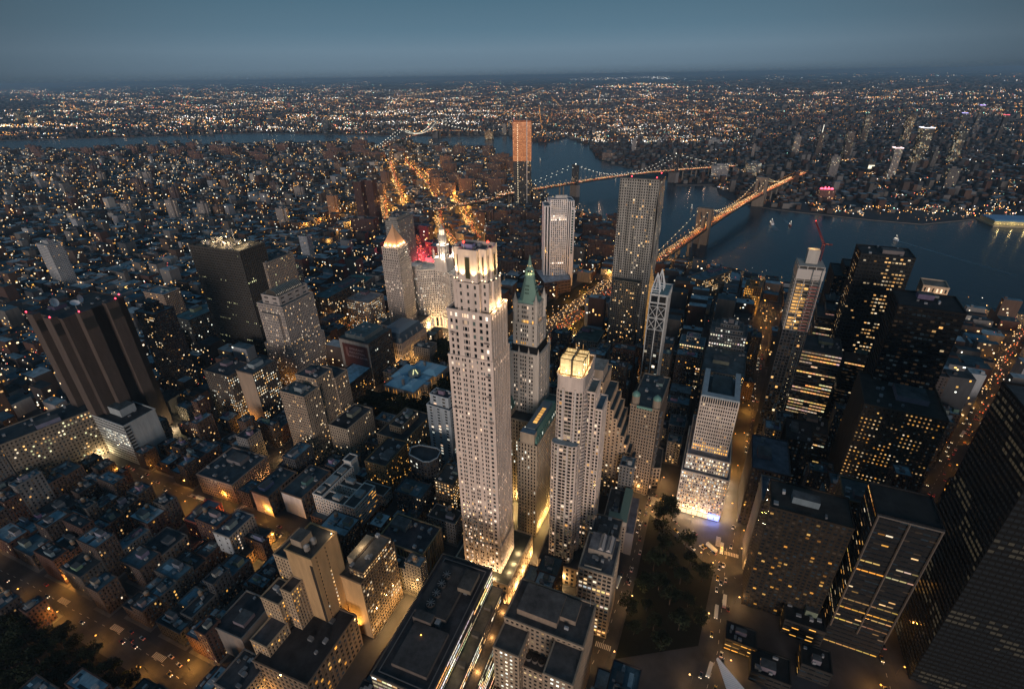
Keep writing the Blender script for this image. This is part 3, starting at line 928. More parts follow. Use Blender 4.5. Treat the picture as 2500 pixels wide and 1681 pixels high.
# --- foreground federal block, U-shaped with a ring of fans
def federal_block():
    B, fr = hero('office_block', 'brown U-shaped masonry block with raised roof and row of four round fans', None, 0, 46, 50, 29, (0, 0), 100, world=(187, -55))
    col = (.30, .235, .175)
    st = S(fh=3.9, wh=.5, bay=3.4, ww=.5, d=.4, col=col, lit=.5, pal=PALE, k=1.2, rowlit=.1)
    sd = dict(st, lit=.05, k=.8, pal=WARM)
    fx = lambda i, j, nf, nc, r: (lit(PALE, r, 1.3) if r.random() < .8 else DARK) if 1 <= j <= nc-2 else DARK
    wf = dict(st, litfn=fx)
    rc = (.075, .068, .065)
    shaft(B, rect(fr, 17, 0, 46, 50), 0, 75, sd, rc, 1.0)
    shaft(B, rect(fr, 0, 34, 16.9, 50), 0, 70, sd, rc, 1.0, sts={3: wf})
    shaft(B, rect(fr, -4, 0, 16.9, 17), 0, 72, sd, rc, 1.0, sts={3: wf})
    shaft(B, rect(fr, 6, 17.1, 16.9, 33.9), 0, 52, sd, rc, .6)
    shaft(B, rect(fr, -30, -6, -4.1, 52), 0, 30, S(fh=5, bay=5, ww=.4, lit=.05, col=(.17, .13, .1)), (.04, .036, .034), .8)
    ph = B.part('penthouse')
    ph.box(fr, 22, 18, 42, 44, 75.02, 80, 'masonry', (.23, .18, .14), 'roofing', (.10, .092, .088))
    ph.box(fr, 28, 8, 42, 17.9, 75.02, 79, 'masonry', (.23, .18, .14), 'roofing', (.09, .085, .08))
    for q in range(4):
        f = B.many('roof_fan')
        cv = 19.5+q*4.2
        f.prism([fr.w(11.5+1.9*math.cos(i*math.pi/8), cv+1.9*math.sin(i*math.pi/8)) for i in range(16)], 52.02, 54.5, 'metal', (.4, .36, .33), 'metal', (.03, .03, .03))
        f.prism([fr.w(11.5+1.2*math.cos(i*math.pi/8), cv+1.2*math.sin(i*math.pi/8)) for i in range(16)], 54.51, 54.8, 'metal', (.06, .06, .06))
    clutter(B, fr, 18, 2, 45, 48, 75.02, 6, (.15, .13, .11), big=False)
    clutter(B, fr, -29, -4, -5, 50, 30, 10, (.12, .1, .09), big=False)
    fl = B.part('flagpole')
    fl.bar(fr.p(44, 3, 75), fr.p(44, 3, 84), .25, 'metal', (.5, .5, .5))
    root = done(B, fr, 46, 50)
    for u, v in ((10, -9), (30, -9), (48, 12), (48, 36), (24, 54), (2, 54)): lamp(*fr.p(u, v, 9), (1, .55, .2), 7000, .6, parent=root)
federal_block()

# --- pale newspaper building on the churchyard street
B, fr = hero('office_block', 'narrow pale block with stacked bay windows and penthouse skylights beside the churchyard street', (1394, 1313), 68, 32, 23, 27, nwin=100)
st = S(fh=4.1, wh=.62, bay=3.4, ww=.74, d=.6, col=(.34, .28, .22), lit=.22, pal=WARM+PALE, k=1.1, rowlit=.12)
shaft(B, rect(fr, 0, 0, 32, 23), 0, 68, st, (.10, .10, .11), 1.1)
B.part('penthouse').box(fr, 14, 3, 30, 20, 68.02, 73, 'masonry', (.28, .24, .2), 'roofing', (.16, .16, .17))
for v in (4, 9.5): 
    B.many('skylight').loft(rect(fr, 15, v, 29, v+4), 73.02, rect(fr, 15, v+1.8, 29, v+2.2), 75.5, 'painted', (.45, .42, .40))
B.part('roof_kiosk').box(fr, 2, 8, 4, 20, 68.02, 70, 'painted', (.4, .36, .3), 'roofing', (.05, .05, .05))
clutter(B, fr, 4, 1, 31, 22, 68.02, 6, big=False)
done(B, fr, 32, 23)
plain('office_block', 'low grey block with shed roofs between pale bay-window block and green roof', (1405, 1235), 42, 24, 24, S(col=(.2, .17, .14), lit=.05, fh=4), 27, n=8)
B, fr = hero('low_block', 'block with L-shaped green roof and plain pale gable wall', (1427, 1190), 36, 43, 20, 26, nwin=0)
st = S(col=(.32, .27, .23), lit=.12, pal=PALE, fh=4, bay=4, ww=.35)
shaft(B, rect(fr, 0, 0, 43, 20), 0, 30, st, (.05, .055, .06), .6)
B.many('green_roof').box(fr, 0, 0, 9, 16, 30.1, 36, 'masonry', (.36, .32, .28), 'painted', (.17, .26, .21))
B.many('green_roof').box(fr, 9.02, 0, 42, 7, 30.1, 36, 'masonry', (.3, .27, .23), 'painted', (.17, .26, .21))
B.part('side_wing').box(fr, -1, -6.5, 42, -.1, 0, 26, 'masonry', (.18, .17, .18), 'roofing', (.16, .15, .17))
clutter(B, fr, 10, 8, 42, 19, 30, 9)
done(B, fr, 43, 20)

# --- columned setback tower with lit storefronts
def columned_tower():
    az = 29
    B, fr = hero('office_tower', 'stepped grey tower of close vertical ribs with blue-lit shop sign at its foot', None, 0, 64, 40, az, (0, 0), 100, 'tower', world=at(1600, 1180, 0))
    fr = Fr(at(1637, 1188, 0), az)
    col = (.54, .48, .43)
    FOOT[-1] = (np.array(rect(fr, 0, 0, 70, 40)), 3)
    def lf(i, j, nf, nc, r): return lit(PALE+WARM, r, 1.15) if r.random() < .62 else DARK
    def lt(i, j, nf, nc, r):
        if i in (nf-13, nf-14): return lit(AMBER, r, 1.2) if r.random() < .85 else DARK
        if i < 3: return lit(AMBER, r, .9) if r.random() < .35 else DARK
        return lit(WARM, r, .6) if r.random() < .05 else DARK
    st = S(fh=3.7, wh=.58, bay=1.9, ww=.55, d=.55, col=col, litfn=lf)
    tt = dict(st, litfn=lt)
    shaft(B, rect(fr, 0, 0, 70, 40), 7, 50, st, (.13, .15, .19), 1.0)
    shaft(B, rect(fr, 5, 2, 68, 38), 50, 66, st, (.14, .16, .2), 1.0)
    shaft(B, rect(fr, 14, 5, 62, 35), 66, 118, tt, (.05, .08, .1), .4)
    W = B.part('crown')
    for i in range(17):
        v = 5.2+i*29.6/16
        W.box(fr, 13.4, v-.35, 14.2, v+.35, 110, 124, 'masonry', col)
    for i in range(26):
        W.box(fr, 14.2+i*47.6/25-.35, 4.4, 14.2+i*47.6/25+.35, 5.2, 110, 124, 'masonry', col)
        W.box(fr, 14.2+i*47.6/25-.35, 34.8, 14.2+i*47.6/25+.35, 35.6, 110, 124, 'masonry', col)
    W.box(fr, 13.6, 4.6, 20, 35.4, 124, 125.6, 'masonry', (.3, .36, .4), bot=True)
    W.box(fr, 20.02, 4.6, 62, 9, 124, 125.6, 'masonry', (.3, .36, .4), bot=True)
    W.box(fr, 20.02, 31, 62, 35.4, 124, 125.6, 'masonry', (.3, .36, .4), bot=True)
    B.many('bulkhead').box(fr, 22, 11, 58, 28, 118.02, 123, 'masonry', (.06, .09, .1), 'roofing', (.03, .05, .06))
    sf = B.part('shopfront')
    for i in range(8):
        c = (1.5, .95, .5) if i not in (0, 1) else (.65, .75, 2.2)
        v0, v1 = .6+i*4.9, 4.9+i*4.9
        sf.poly([fr.p(-.3, v1, .6), fr.p(-.3, v0, .6), fr.p(-.3, v0, 5.6), fr.p(-.3, v1, 5.6)], 'lamp_glow', GLOW(c, .9))
    shaft(B, rect(fr, 0, 0, 70, 40), 0, 7, S(col=(.2, .17, .14), flat=True, lit=0, bay=300, ww=0, fh=9), roof=False, part='base_wall')
    sg = B.part('sign')
    sg.box(fr, -2.6, .5, -.35, 10.5, 6, 8, 'lamp_glow', (.6, .7, 2.4), bot=True)
    root = done(B, fr, 70, 40)
    for v in (3, 9): lamp(*fr.p(-4, v, 4), (.35, .4, 1.0), 4500, .6, parent=root)
    for v in (16, 24, 33): lamp(*fr.p(-5, v, 4), (1, .66, .35), 5500, .6, parent=root)
    for u in (8, 24, 40, 56): lamp(*fr.p(u, -6, 6), (1, .66, .34), 9000, .6, parent=root)
columned_tower()

# --- old twin-cupola tower
B, fr = hero('twin_cupola_tower', 'brown old office tower with two small copper cupolas and balconied dark side', (1500, 935), 102, 60, 25, 31, nwin=100, cat='tower')
st = S(fh=3.6, wh=.55, bay=2.6, ww=.5, d=.4, col=(.25, .20, .155), lit=.06, pal=WARM)
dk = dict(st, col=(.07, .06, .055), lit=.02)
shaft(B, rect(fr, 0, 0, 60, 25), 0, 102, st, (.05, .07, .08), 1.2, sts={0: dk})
for v in (3, 22):
    P = lambda r: [fr.w(4+r*math.cos(k*math.pi/6), v+r*math.sin(k*math.pi/6)) for k in range(12)]
    B.many('cupola_drum').prism(P(3.6), 102, 111, 'masonry', (.24, .2, .16))
    d_ = B.many('cupola')
    for k in range(5):
        a0, a1 = k*math.pi/10, (k+1)*math.pi/10
        d_.loft(P(3.8*math.cos(a0)), 111+4*math.sin(a0), P(max(.2, 3.8*math.cos(a1))), 111+4*math.sin(a1), 'painted', (.12, .26, .23))
    d_.ball(*fr.p(4, v, 115.4), .6, 'painted', (.12, .26, .23))
for k in range(9):
    B.many('fire_balcony').box(fr, 8, -2.4, 17, -.5, 22+k*8.5, 22.4+k*8.5, 'painted', (.32, .29, .27), bot=True)
cn = B.part('cornice')
cn.box(fr, -1.6, 5.5, -.9, 19.5, 101, 103.4, 'painted', (.12, .26, .23), bot=True)
clutter(B, fr, 9, 2, 58, 23, 102, 12, (.12, .16, .18))
done(B, fr, 60, 25)
# wedge-shaped corner block in front of it
o = at(1504, 1066, 27)
B, fr = hero('corner_block', 'wedge-shaped low ribbed block with lit shopfronts at the street fork', None, 0, 34, 26, 33, world=o)
P = [fr.w(*p) for p in ((0, 0), (30, 4), (38, 30), (4, 30), (-3, 6))]
st = S(fh=4.4, wh=.62, bay=3.4, ww=.6, d=.5, col=(.24, .20, .165), lit=.08, pal=WARM)
shaft(B, P, 5, 27, st, (.06, .06, .06), 1)
shaft(B, P, 0, 5, S(fh=5, wh=.7, bay=4.5, ww=.8, d=.3, lit=1, pal=PINK, k=1.3, col=(.2, .16, .13)), roof=False)
clutter(B, fr, 4, 8, 30, 26, 27, 12)
root = done(B, fr, 34, 26)
# stepped tan tower behind the lantern tower
B, fr = hero('stepped_tower', 'tan stepped tower with blank gabled top rising behind the lantern-topped tower', (1374, 872), 128, 34, 19, 28.5, nwin=0, cat='tower')
st = S(fh=3.7, wh=.5, bay=2.8, ww=.45, d=.35, col=(.42, .31, .22), lit=.12, pal=WARM)
shaft(B, rect(fr, 0, 0, 34, 19), 0, 128, st, (.10, .14, .17), .8)
t_ = B.part('gable_block')
t_.box(fr, 1, 1, 22, 16, 128.02, 140, 'masonry', (.45, .37, .30), 'roofing', (.4, .33, .28))
for k in range(8):
    shaft(B, rect(fr, -3+k*.3, -8-k*3.8, 32, -4.3-k*3.8+(0 if k else 4.2)), 0, 112-k*9, st, (.04, .07, .09), .5)
done(B, fr, 34, 17)

# --- rippled metal skyscraper
def rippled_tower():
    B, fr = hero('rippled_tower', 'tall dark tower with rippling metal facade and scattered amber windows', (1502, 411), 259, 48, 47, 30, nwin=100, cat='tower')
    col = (.30, .295, .275)
    r = B.rnd
    W = B.part('wall')
    rn = B.part('ripple')
    nf = 74
    def side(u0, v0, u1, v1, L, ph, nb, zt, zb=30):
        dx, dy = (u1-u0)/L, (v1-v0)/L
        nx, ny = dy, -dx
        fh = (zt-zb)/int((zt-zb)/3.3)
        n = int((zt-zb)/fh+.5)
        def off(s_, z): return 2.4*max(0, math.sin(s_*.62+ph+1.9*math.sin(z*.03+ph+s_*.11)+z*.017+.8*math.sin(s_*.21+z*.011)))*(.35+.65*abs(math.sin(z*.021+ph*2)))
        for j in range(nb):
            s0, s1 = L*j/nb, L*(j+1)/nb
            w0, w1 = s0+(s1-s0)*.26, s0+(s1-s0)*.74
            for i in range(n):
                z0, z1 = zb+i*fh, zb+(i+1)*fh
                o0, o1 = off((s0+s1)/2, z0), off((s0+s1)/2, z1)
                ea, eb = off(s0, z0), off(s1, z0)
                ec, ed = off(s1, z1), off(s0, z1)
                Q = lambda s_, z, o: fr.w(u0+dx*s_+nx*o, v0+dy*s_+ny*o)+(z,)
                W.poly([Q(s0, z0, ea), Q(s1, z0, eb), Q(s1, z1, ec), Q(s0, z1, ed)], 'masonry', col)
                c = lit(WARM, r, 1.0) if r.random() < .06 else DARK
                ma, mb_ = max(ea, eb, ec, ed)+.15, max(ea, eb, ec, ed)+.15
                B.win.append(([Q(w0, z0+.9, ma), Q(w1, z0+.9, mb_), Q(w1, z1-.5, mb_), Q(w0, z1-.5, ma)], c))
    side(0, 47, 0, 0, 47, .4, 16, 259)
    side(0, 0, 48, 0, 48, 2.1, 16, 256)
    W.box(fr, .5, .5, 47.5, 46.5, 0, 256.5, 'metal', (.14, .145, .14), 'roofing', (.06, .07, .07))
    W.box(fr, .0, .0, 14, 46.9, 256.6, 260, 'metal', (.2, .2, .19), 'roofing', (.07, .08, .08))
    # lower shoulder on the near side
    shaft(B, rect(fr, -13, 8, -3.1, 42), 0, 132, S(fh=3.3, wh=.55, bay=2.8, ww=.5, d=.3, col=(.2, .205, .2), lit=.09, pal=WARM, m='metal'), (.06, .07, .07), 1)
    shaft(B, rect(fr, -18, -14, 50, 46), 0, 22, S(fh=4.4, bay=4, col=(.16, .09, .06), lit=.3, pal=AMBER), (.07, .07, .07), 1)
    for k in range(4): B.many('facade_light_strip').bar(fr.p(9+k*9, -1.6, 30), fr.p(9+k*9, -1.6, 150-k*8), .28, 'lamp_glow', (.75, .36, .08))
    for u, v in ((4, 4), (4, 34), (38, 4)): B.many('beacon').ball(*fr.p(u, v, 261.5), .9, 'lamp_glow', (6, .3, .4))
    root = done(B, fr, 42, 38)
    for u, v in ((-24, 0), (-24, 30), (10, -20), (40, -20)): lamp(*fr.p(u, v, 9), (1, .5, .15), 9000, .6, parent=root)
rippled_tower()

# --- white telephone-exchange tower with vertical slots
def slotted_tower():
    o = at(1309, 458, 166)
    B, fr = hero('slotted_tower', 'white concrete tower with dark vertical slots and one glass strip at its corner', None, 0, 48, 58, 3, (0, 0), 100, 'tower', world=o)
    col = (.82, .79, .78)
    dkc = (.06, .065, .075)
    def lf(i, j, nf, nc, r):
        f = i/nf
        if .74 < f < .82 or .20 < f < .23 or f < .06: return lit(PINK, r, 2.0) if r.random() < .93 else DARK
        if .06 <= f < .11 and (j < 2 or j > 7): return lit(AMBER, r, .9) if r.random() < .7 else DARK
        return GLOW((1, .62, .35), .22) if r.random() < .22 else DARK
    st = S(fh=3.5, wh=.7, bay=3.7, ww=.55, d=1.0, col=col, litfn=lf)
    sl = S(fh=400, wh=1, bay=4.4, ww=.5, d=1.2, col=col, lit=0, glass=(.004, .005, .007))
    # central panel, side slots, corner piers
    z = 166
    shaft(B, [fr.w(*p) for p in ((-1.5, 14), (10, 14), (10, 44), (-1.5, 44))], 12, z+4, st, (.1, .12, .14), .5, sts={0: sl, 1: sl, 2: sl})
    shaft(B, rect(fr, 1.5, 44.2, 36, 55), 6, z-8, sl, (.16, .18, .2), .6)
    shaft(B, rect(fr, .6, 6, 9, 13.8), 6, z, sl, (.16, .18, .2), .6)
    shaft(B, rect(fr, 10.1, 0, 48, 44), 0, z-2, sl, (.2, .22, .24), .6, sts={0: S(flat=True, ww=0, lit=0, bay=300, fh=400, col=(.66, .65, .66))})
    shaft(B, rect(fr, .8, -1.6, 8.8, 5.8), 0, z-12, S(flat=True, ww=0, lit=0, bay=300, fh=400, col=(.66, .65, .66)), (.2, .2, .2), .6)
    gs = B.part('glass_strip')
    for k in range(17): gs.poly([fr.p(.6, 5.6-.2, 66+k*5), fr.p(.6, 1.2, 66+k*5), fr.p(.6, 1.2, 69.4+k*5), fr.p(.6, 5.4, 69.4+k*5)], 'window_glass', (.012, .03, .025))
    pz = B.part('entry_panels')  # flat dark panels set on the wall, no depth behind
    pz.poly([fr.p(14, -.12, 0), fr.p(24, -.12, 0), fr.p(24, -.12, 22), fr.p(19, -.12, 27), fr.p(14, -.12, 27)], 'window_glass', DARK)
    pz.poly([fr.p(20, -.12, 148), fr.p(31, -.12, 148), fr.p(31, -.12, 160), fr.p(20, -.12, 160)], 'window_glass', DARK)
    B.part('screen_wall').box(fr, 12, 12, 13.5, 34, z-1.9, z+9, 'masonry', (.55, .53, .5))
    foot(rect(fr, -4, -4, 52, 62))
    done(B, fr, 48, 58)
slotted_tower()
o = at(1290, 668, 24)
B = Bld('school_block', 'low brown block with pale triangular roof below the slotted white tower', seed=77)
P = [at(1312, 668, 24), at(1305, 640, 24), at(1218, 617, 24), at(1232, 668, 24)]
P = [at(1240, 645, 24), at(1300, 637, 24), at(1290, 612, 24), at(1215, 610, 24)]
foot(P)
shaft(B, P, 0, 24, S(fh=6, bay=7, ww=.8, wh=.3, lit=.1, pal=PALE, col=(.10, .075, .07), band=True), (.42, .46, .52), 1)
B.finish(P[0])

# --- slim tower with two open metal pyramids
def pyramid_frame_tower():
    B, fr = hero('crossbraced_tower', 'slim dark glass tower with white cross bracing and two open metal pyramids on top', (1520, 674), 168, 34, 17, 30, nwin=100, cat='tower')
    col = (.45, .47, .47)
    st = S(fh=3.5, wh=.85, d=.4, col=(.05, .055, .06), lit=.05, pal=PALE, bay=3.4, ww=.88, k=1.2)
    sd = S(fh=3.5, wh=.35, d=.3, col=(.40, .41, .41), lit=.015, pal=PALE, bay=3.0, ww=.35)
    sd['glass'] = (.01, .012, .012)
    shaft(B, rect(fr, 0, 0, 34, 17), 0, 158, st, roof=False, sts={0: sd, 2: sd})
    shaft(B, rect(fr, 0, 0, 34, 17), 158, 168, S(fh=9, wh=.7, bay=8, ww=.8, d=.5, col=col, lit=0), (.16, .26, .28), .8)
    fm = B.part('bracing')
    for v in (-.2, 8.5, 17.2):
        fm.bar(fr.p(-.7, v, 0), fr.p(-.7, v, 168), .9, 'painted', col)
    for z0 in (44, 128, 142):
        for v in (0, 8.7):
            fm.bar(fr.p(-.8, v, z0), fr.p(-.8, v+8.5, z0+13), .55, 'painted', col)
            fm.bar(fr.p(-.8, v+8.5, z0), fr.p(-.8, v, z0+13), .55, 'painted', col)
        fm.bar(fr.p(-.75, 0, z0), fr.p(-.75, 17, z0), .6, 'painted', col)
        fm.bar(fr.p(-.75, 0, z0+13), fr.p(-.75, 17, z0+13), .6, 'painted', col)
    for u0, v0 in ((1, 8.8), (14, 6.5)):
        pf = B.many('pyramid_frame')
        Q = [(u0, v0), (u0+8, v0), (u0+8, v0+8), (u0, v0+8)]
        tp = fr.p(u0+4, v0+4, 190)
        for i in range(4):
            a, b = Q[i], Q[(i+1) % 4]
            pf.bar(fr.p(*a, 168), fr.p(*a, 173), .8, 'painted', (.62, .66, .68))
            pf.bar(fr.p(*a, 173), fr.p(*b, 173), .8, 'painted', (.62, .66, .68))
            pf.bar(fr.p(*a, 170.5), fr.p(*b, 170.5), .5, 'painted', (.62, .66, .68))
            pf.bar(fr.p(*a, 173), tp, .7, 'painted', (.62, .66, .68))
            pf.bar(fr.p((a[0]+b[0])/2, (a[1]+b[1])/2, 173), tp, .35, 'painted', (.62, .66, .68))
    done(B, fr, 34, 17)
pyramid_frame_tower()

# --- tower under construction with a red crane
def construction_tower():
    B, fr = hero('unfinished_tower', 'half-built concrete tower with netted upper floors lit orange inside', (1880, 612), 208, 24, 22, 27, nwin=0, cat='tower')
    dk = S(fh=3.6, wh=.7, bay=3.2, ww=.7, d=.3, col=(.05, .052, .058), lit=.02, pal=WARM)
    shaft(B, rect(fr, 0, 0, 24, 22), 0, 142, dk, roof=False)
    f = B.part('concrete_frame')
    c = (.40, .38, .35)
    for k in range(20):
        z = 142+k*3.5
        f.box(fr, 0, 0, 24, 22, z, z+.45, 'masonry', c, bot=True)
    for u in (0.3, 8, 16, 23.7):
        for v in (.3, 7.3, 14.6, 21.7):
            f.box(fr, u-.4, v-.4, u+.4, v+.4, 142, 209, 'masonry', c)
    f.box(fr, 9, 6, 17, 16, 142, 222, 'masonry', (.42, .4, .37), bot=True)
    f.box(fr, -.6, -.6, 24, 22.6, 196, 206, 'painted', (.42, .40, .38))
    r = B.rnd
    for k in range(14):
        for v in (10.8, 14.6, 18.2):
            if r.random() < .75:
                kk = r.uniform(.2, 1.1)
                B.many('work_light').poly([fr.p(2.2, v+1.6, 142.8+k*3.5), fr.p(2.2, v-1.6, 142.8+k*3.5), fr.p(2.2, v-1.6, 144.9+k*3.5), fr.p(2.2, v+1.6, 144.9+k*3.5)], 'lamp_glow', (kk, kk*.5, kk*.12))
    for k in range(14):
        B.many('safety_net').box(fr, -.5, .5, -.35, 9.5, 142.5+k*3.5, 144.2+k*3.5, 'painted', (.22, .07, .06), bot=True)
    hs = B.part('hoist_rail')
    for v in (2, 9.5):
        hs.bar(fr.p(-1.2, v, 4), fr.p(-1.2, v, 206), .5, 'metal', (.25, .32, .36))
    for k in range(60): hs.bar(fr.p(-1.2, 2, 6+k*3.3), fr.p(-1.2, 9.5, 6+k*3.3), .22, 'metal', (.2, .25, .28))
    for k in range(26):
        if r.random() < .8: B.many('hoist_lamp').ball(*fr.p(-1.4, 5.7, 12+k*5), .35, 'lamp_glow', GLOW((1, .75, .4), r.uniform(.8, 2)))
    root = done(B, fr, 24, 22)
    for u, v, z in ((6, 12, 150), (6, 15, 163), (6, 12, 176), (12, 11, 210), (14, 12, 226)): lamp(*fr.p(u, v, z), (1, .58, .22), 1800, .5, parent=root)
    cr = empty('tower_crane', fr.p(20, 3, 0))
    tag(cr, 'red lattice tower crane standing on the half-built tower', 'crane')
    w = MB()
    base = fr.p(20, 3, 206)
    rc = (.14, .015, .018)
    for a, b in ((-1, -1), (1, -1), (1, 1), (-1, 1)): w.bar(fr.p(20+a, 3+b, 196), fr.p(20+a, 3+b, 226), .35, 'painted', rc)
    for k in range(8): w.bar(fr.p(19, 2, 197+k*3.4), fr.p(21, 2, 200.4+k*3.4), .22, 'painted', rc); w.bar(fr.p(19, 4, 200.4+k*3.4), fr.p(19, 2, 197+k*3.4), .22, 'painted', rc)
    w.build('mast', fr.p(20, 3, 0), cr)
    j = MB()
    j0, j1 = np.array(fr.p(20, 3, 226)), np.array(fr.p(29, 13, 244))
    for a in (-.7, .7):
        for b in (-.7, .7): j.bar(j0+(0, a, b), j1+(0, a*.5, b*.5), .28, 'painted', rc)
    for k in range(12):
        p = j0+(j1-j0)*k/12
        q_ = j0+(j1-j0)*(k+1)/12
        j.bar(p+(0, -.7, -.7), q_+(0, .7, .7), .18, 'painted', rc)
    j.bar(j0, np.array(fr.p(15, -3, 227)), 1.2, 'painted', rc)
    j.build('jib', fr.p(20, 3, 0), cr)
    bl = MB()
    bl.ball(*(j1+(0, 0, 1)), .6, 'lamp_glow', (3, .2, .15))
    bl.build('beacon', fr.p(20, 3, 0), cr)
construction_tower()

# ------------------------------------------------------------------ left and middle distance landmarks
BL = dict(flat=True, ww=0, lit=0, bay=300, fh=400)
# windowless exchange tower
def windowless_tower():
    az = 28
    B, fr = hero('windowless_tower', 'huge windowless brown tower with projecting shafts, dishes and red lights on top', (140, 722), 169, 60, 52, az, cat='tower')
    c = (.07, .056, .05)
    st = S(col=c, **BL)
    shaft(B, rect(fr, 0, 0, 60, 52), 0, 166, st, (.04, .045, .05), 1.2)
    for u0, v0, u1, v1 in ((-7, 34, -.1, 46), (-7, 6, -.1, 18), (12, -7, 24, -.1), (38, -7, 50, -.1), (24, 52.1, 36, 59)):
        sh = B.many('shaft')
        sh.box(fr, u0, v0, u1, v1, 0, 169, 'masonry', (.088, .07, .062), 'roofing', (.05, .05, .055))
        for k in range(1):
            sh.box(fr, u0-.06+.5, v0-.3, u1-.5, v0-.02, 150-k*90, 162-k*90, 'painted', (.03, .03, .03), bot=True)
    clutter(B, fr, 4, 4, 56, 48, 166.02, 14, (.08, .09, .1))
    for (u, v) in ((-6, 45), (-6, 7), (58, 2), (13, -6), (49, -6)): B.many('beacon').ball(*fr.p(u, v, 170.5), 1.0, 'lamp_glow', (6, .3, .5))
    for (u, v, r_, a, tl) in ((20, 10, 4.2, 200, 60), (30, 20, 4.0, 180, 12), (14, 34, 4.6, 190, 18)):
        d_ = B.many('satellite_dish')
        cx = fr.p(u, v, 174)
        a = RAD(a)
        n = np.array((math.sin(a)*math.cos(RAD(tl)), math.cos(a)*math.cos(RAD(tl)), math.sin(RAD(tl))))
        x = np.cross(n, (0, 0, 1)); x /= np.linalg.norm(x)
        y = np.cross(x, n)
        rings = []
        for q in range(4):
            rr, dp = r_*q/3, (q/3)**2*1.2
            rings.append([tuple(np.array(cx)+n*dp+x*rr*math.cos(t_)+y*rr*math.sin(t_)) for t_ in [i*math.pi/8 for i in range(16)]])
        for q in range(3):
            for i in range(16):
                k = (i+1) % 16
                d_.poly([rings[q][i], rings[q][k], rings[q+1][k], rings[q+1][i]] if q else [rings[0][0], rings[1][i], rings[1][k]], 'painted', (.62, .64, .67))
        d_.bar(fr.p(u, v, 166), cx, .6, 'metal', (.3, .3, .3))
    root = done(B, fr, 60, 52)
    for u, v in ((-16, 12), (-16, 30), (-16, 46), (20, -14), (50, -14)): lamp(*fr.p(u, v, 6), (1, .72, .36), 14000, .6, parent=root)
windowless_tower()
B, fr = hero('office_block', 'grey box with white banded windows and blank side wall before the windowless tower', (281, 971), 52, 34, 62, 30, nwin=100)
bd = S(fh=4.0, wh=.45, bay=2.8, ww=.92, d=.5, band=True, col=(.34, .37, .38), pal=PALE, k=1.2, litfn=lambda i, j, nf, nc, r: (lit(PALE, r, 1.3) if r.random() < .72 else DARK) if nf-7 <= i <= nf-4 else DARK)
sb_ = S(col=(.33, .37, .39), **BL)
shaft(B, rect(fr, 0, 0, 34, 62), 0, 52, bd, (.03, .035, .04), 1.0, sts={0: sb_})
B.many('bulkhead').box(fr, 10, 18, 26, 42, 52.02, 61, 'masonry', (.3, .34, .36), 'roofing', (.07, .09, .1))
for k in range(12): B.many('corner_louvre').box(fr, -.3, -.6, 5, -.05, 4+k*4, 6+k*4, 'painted', (.03, .035, .04), bot=True)
clutter(B, fr, 2, 2, 32, 60, 52.02, 8, big=False)
done(B, fr, 34, 62)
# long block with lit windows at the left edge
plain('office_block', 'long dark block full of small yellow lit windows at the left edge', (0, 1014), 58, 90, 34, S(col=(.16, .14, .115), lit=.33, pal=WARM+GREENISH, k=1.2, bay=3.2, ww=.45, wh=.42, fh=4, d=.3), 45, nwin=100, roofcol=(.03, .045, .055), n=10)
plain('apartment_tower', 'dark brick apartment tower with white banded balconies behind the windowless tower', (350, 718), 122, 26, 34, S(col=(.10, .08, .082), lit=.12, pal=WARM, fh=3.1, bay=3.4, ww=.55, wh=.5, d=.3, band=True), 28, nwin=80, roofcol=(.16, .18, .2), setbacks=((7, 128), (9, 133)), cat='tower')
plain('apartment_tower', 'slender grey-white tower standing alone among low roofs far left', (106, 560), 92, 26, 36, S(col=(.36, .38, .40), lit=.03, fh=3.4, flat=True, bay=3, ww=.5, wh=.4), 30, roofcol=(.3, .3, .3), setbacks=((8, 98),), cat='tower')
# big dark ribbed federal tower with annexes
B, fr = hero('federal_tower', 'big black tower of close vertical ribs with bright plant on its roof', (545, 575), 171, 42, 92, 28, nwin=100, cat='tower')
dkf = dict(fh=3.8, wh=.5, bay=3.0, ww=.5, d=.9, col=(.055, .053, .05), pal=GREENISH, k=.75)
def fl1(i, j, nf, nc, r):
    q = (i*7+3) % 41
    if i in (6, 9, 17, 24, 33) or i < 4 and i % 2: return lit(GREENISH, r, 1.5) if 4 < (j*3+i*11) % 50 < 26 and r.random() < .85 else (.0, .0, .0)
    return lit(GREENISH, r, .8) if r.random() < .006 else DARK
shaft(B, rect(fr, 0, 0, 42, 92), 0, 171, S(**dkf, litfn=fl1), (.11, .1, .085), 2.0)
r = B.rnd
for k in range(16):
    u, v = r.uniform(3, 36), r.uniform(4, 84)
    h = r.uniform(2, 7)
    B.many('roof_plant').box(fr, u, v, u+r.uniform(2, 6), v+r.uniform(2, 8), 171.02+.02*k, 171+h, 'masonry', (.36, .33, .29))
B.part('roof_mast').bar(fr.p(30, 40, 171), fr.p(30, 40, 192), .5, 'metal', (.3, .3, .3))
for u, v in ((14, 14), (30, 20), (12, 40), (34, 60)): B.many('roof_floodlight').ball(*fr.p(u, v, 178), .9, 'lamp_glow', (5, 3.6, 1.8))
root = done(B, fr, 42, 92)
for u, v in ((14, 14), (30, 20), (12, 40), (34, 60), (18, 70)): lamp(*fr.p(u, v, 177), (1, .74, .42), 5500, .5, parent=root)
plain('office_tower', 'grey chequered office tower attached beside the black ribbed tower', (604, 600), 146, 52, 28, S(fh=3.7, wh=.5, bay=2.9, ww=.5, d=.4, col=(.27, .235, .205), lit=.10, pal=GREENISH+WARM, k=.7, rowlit=.06), 29, nwin=80, cat='tower')
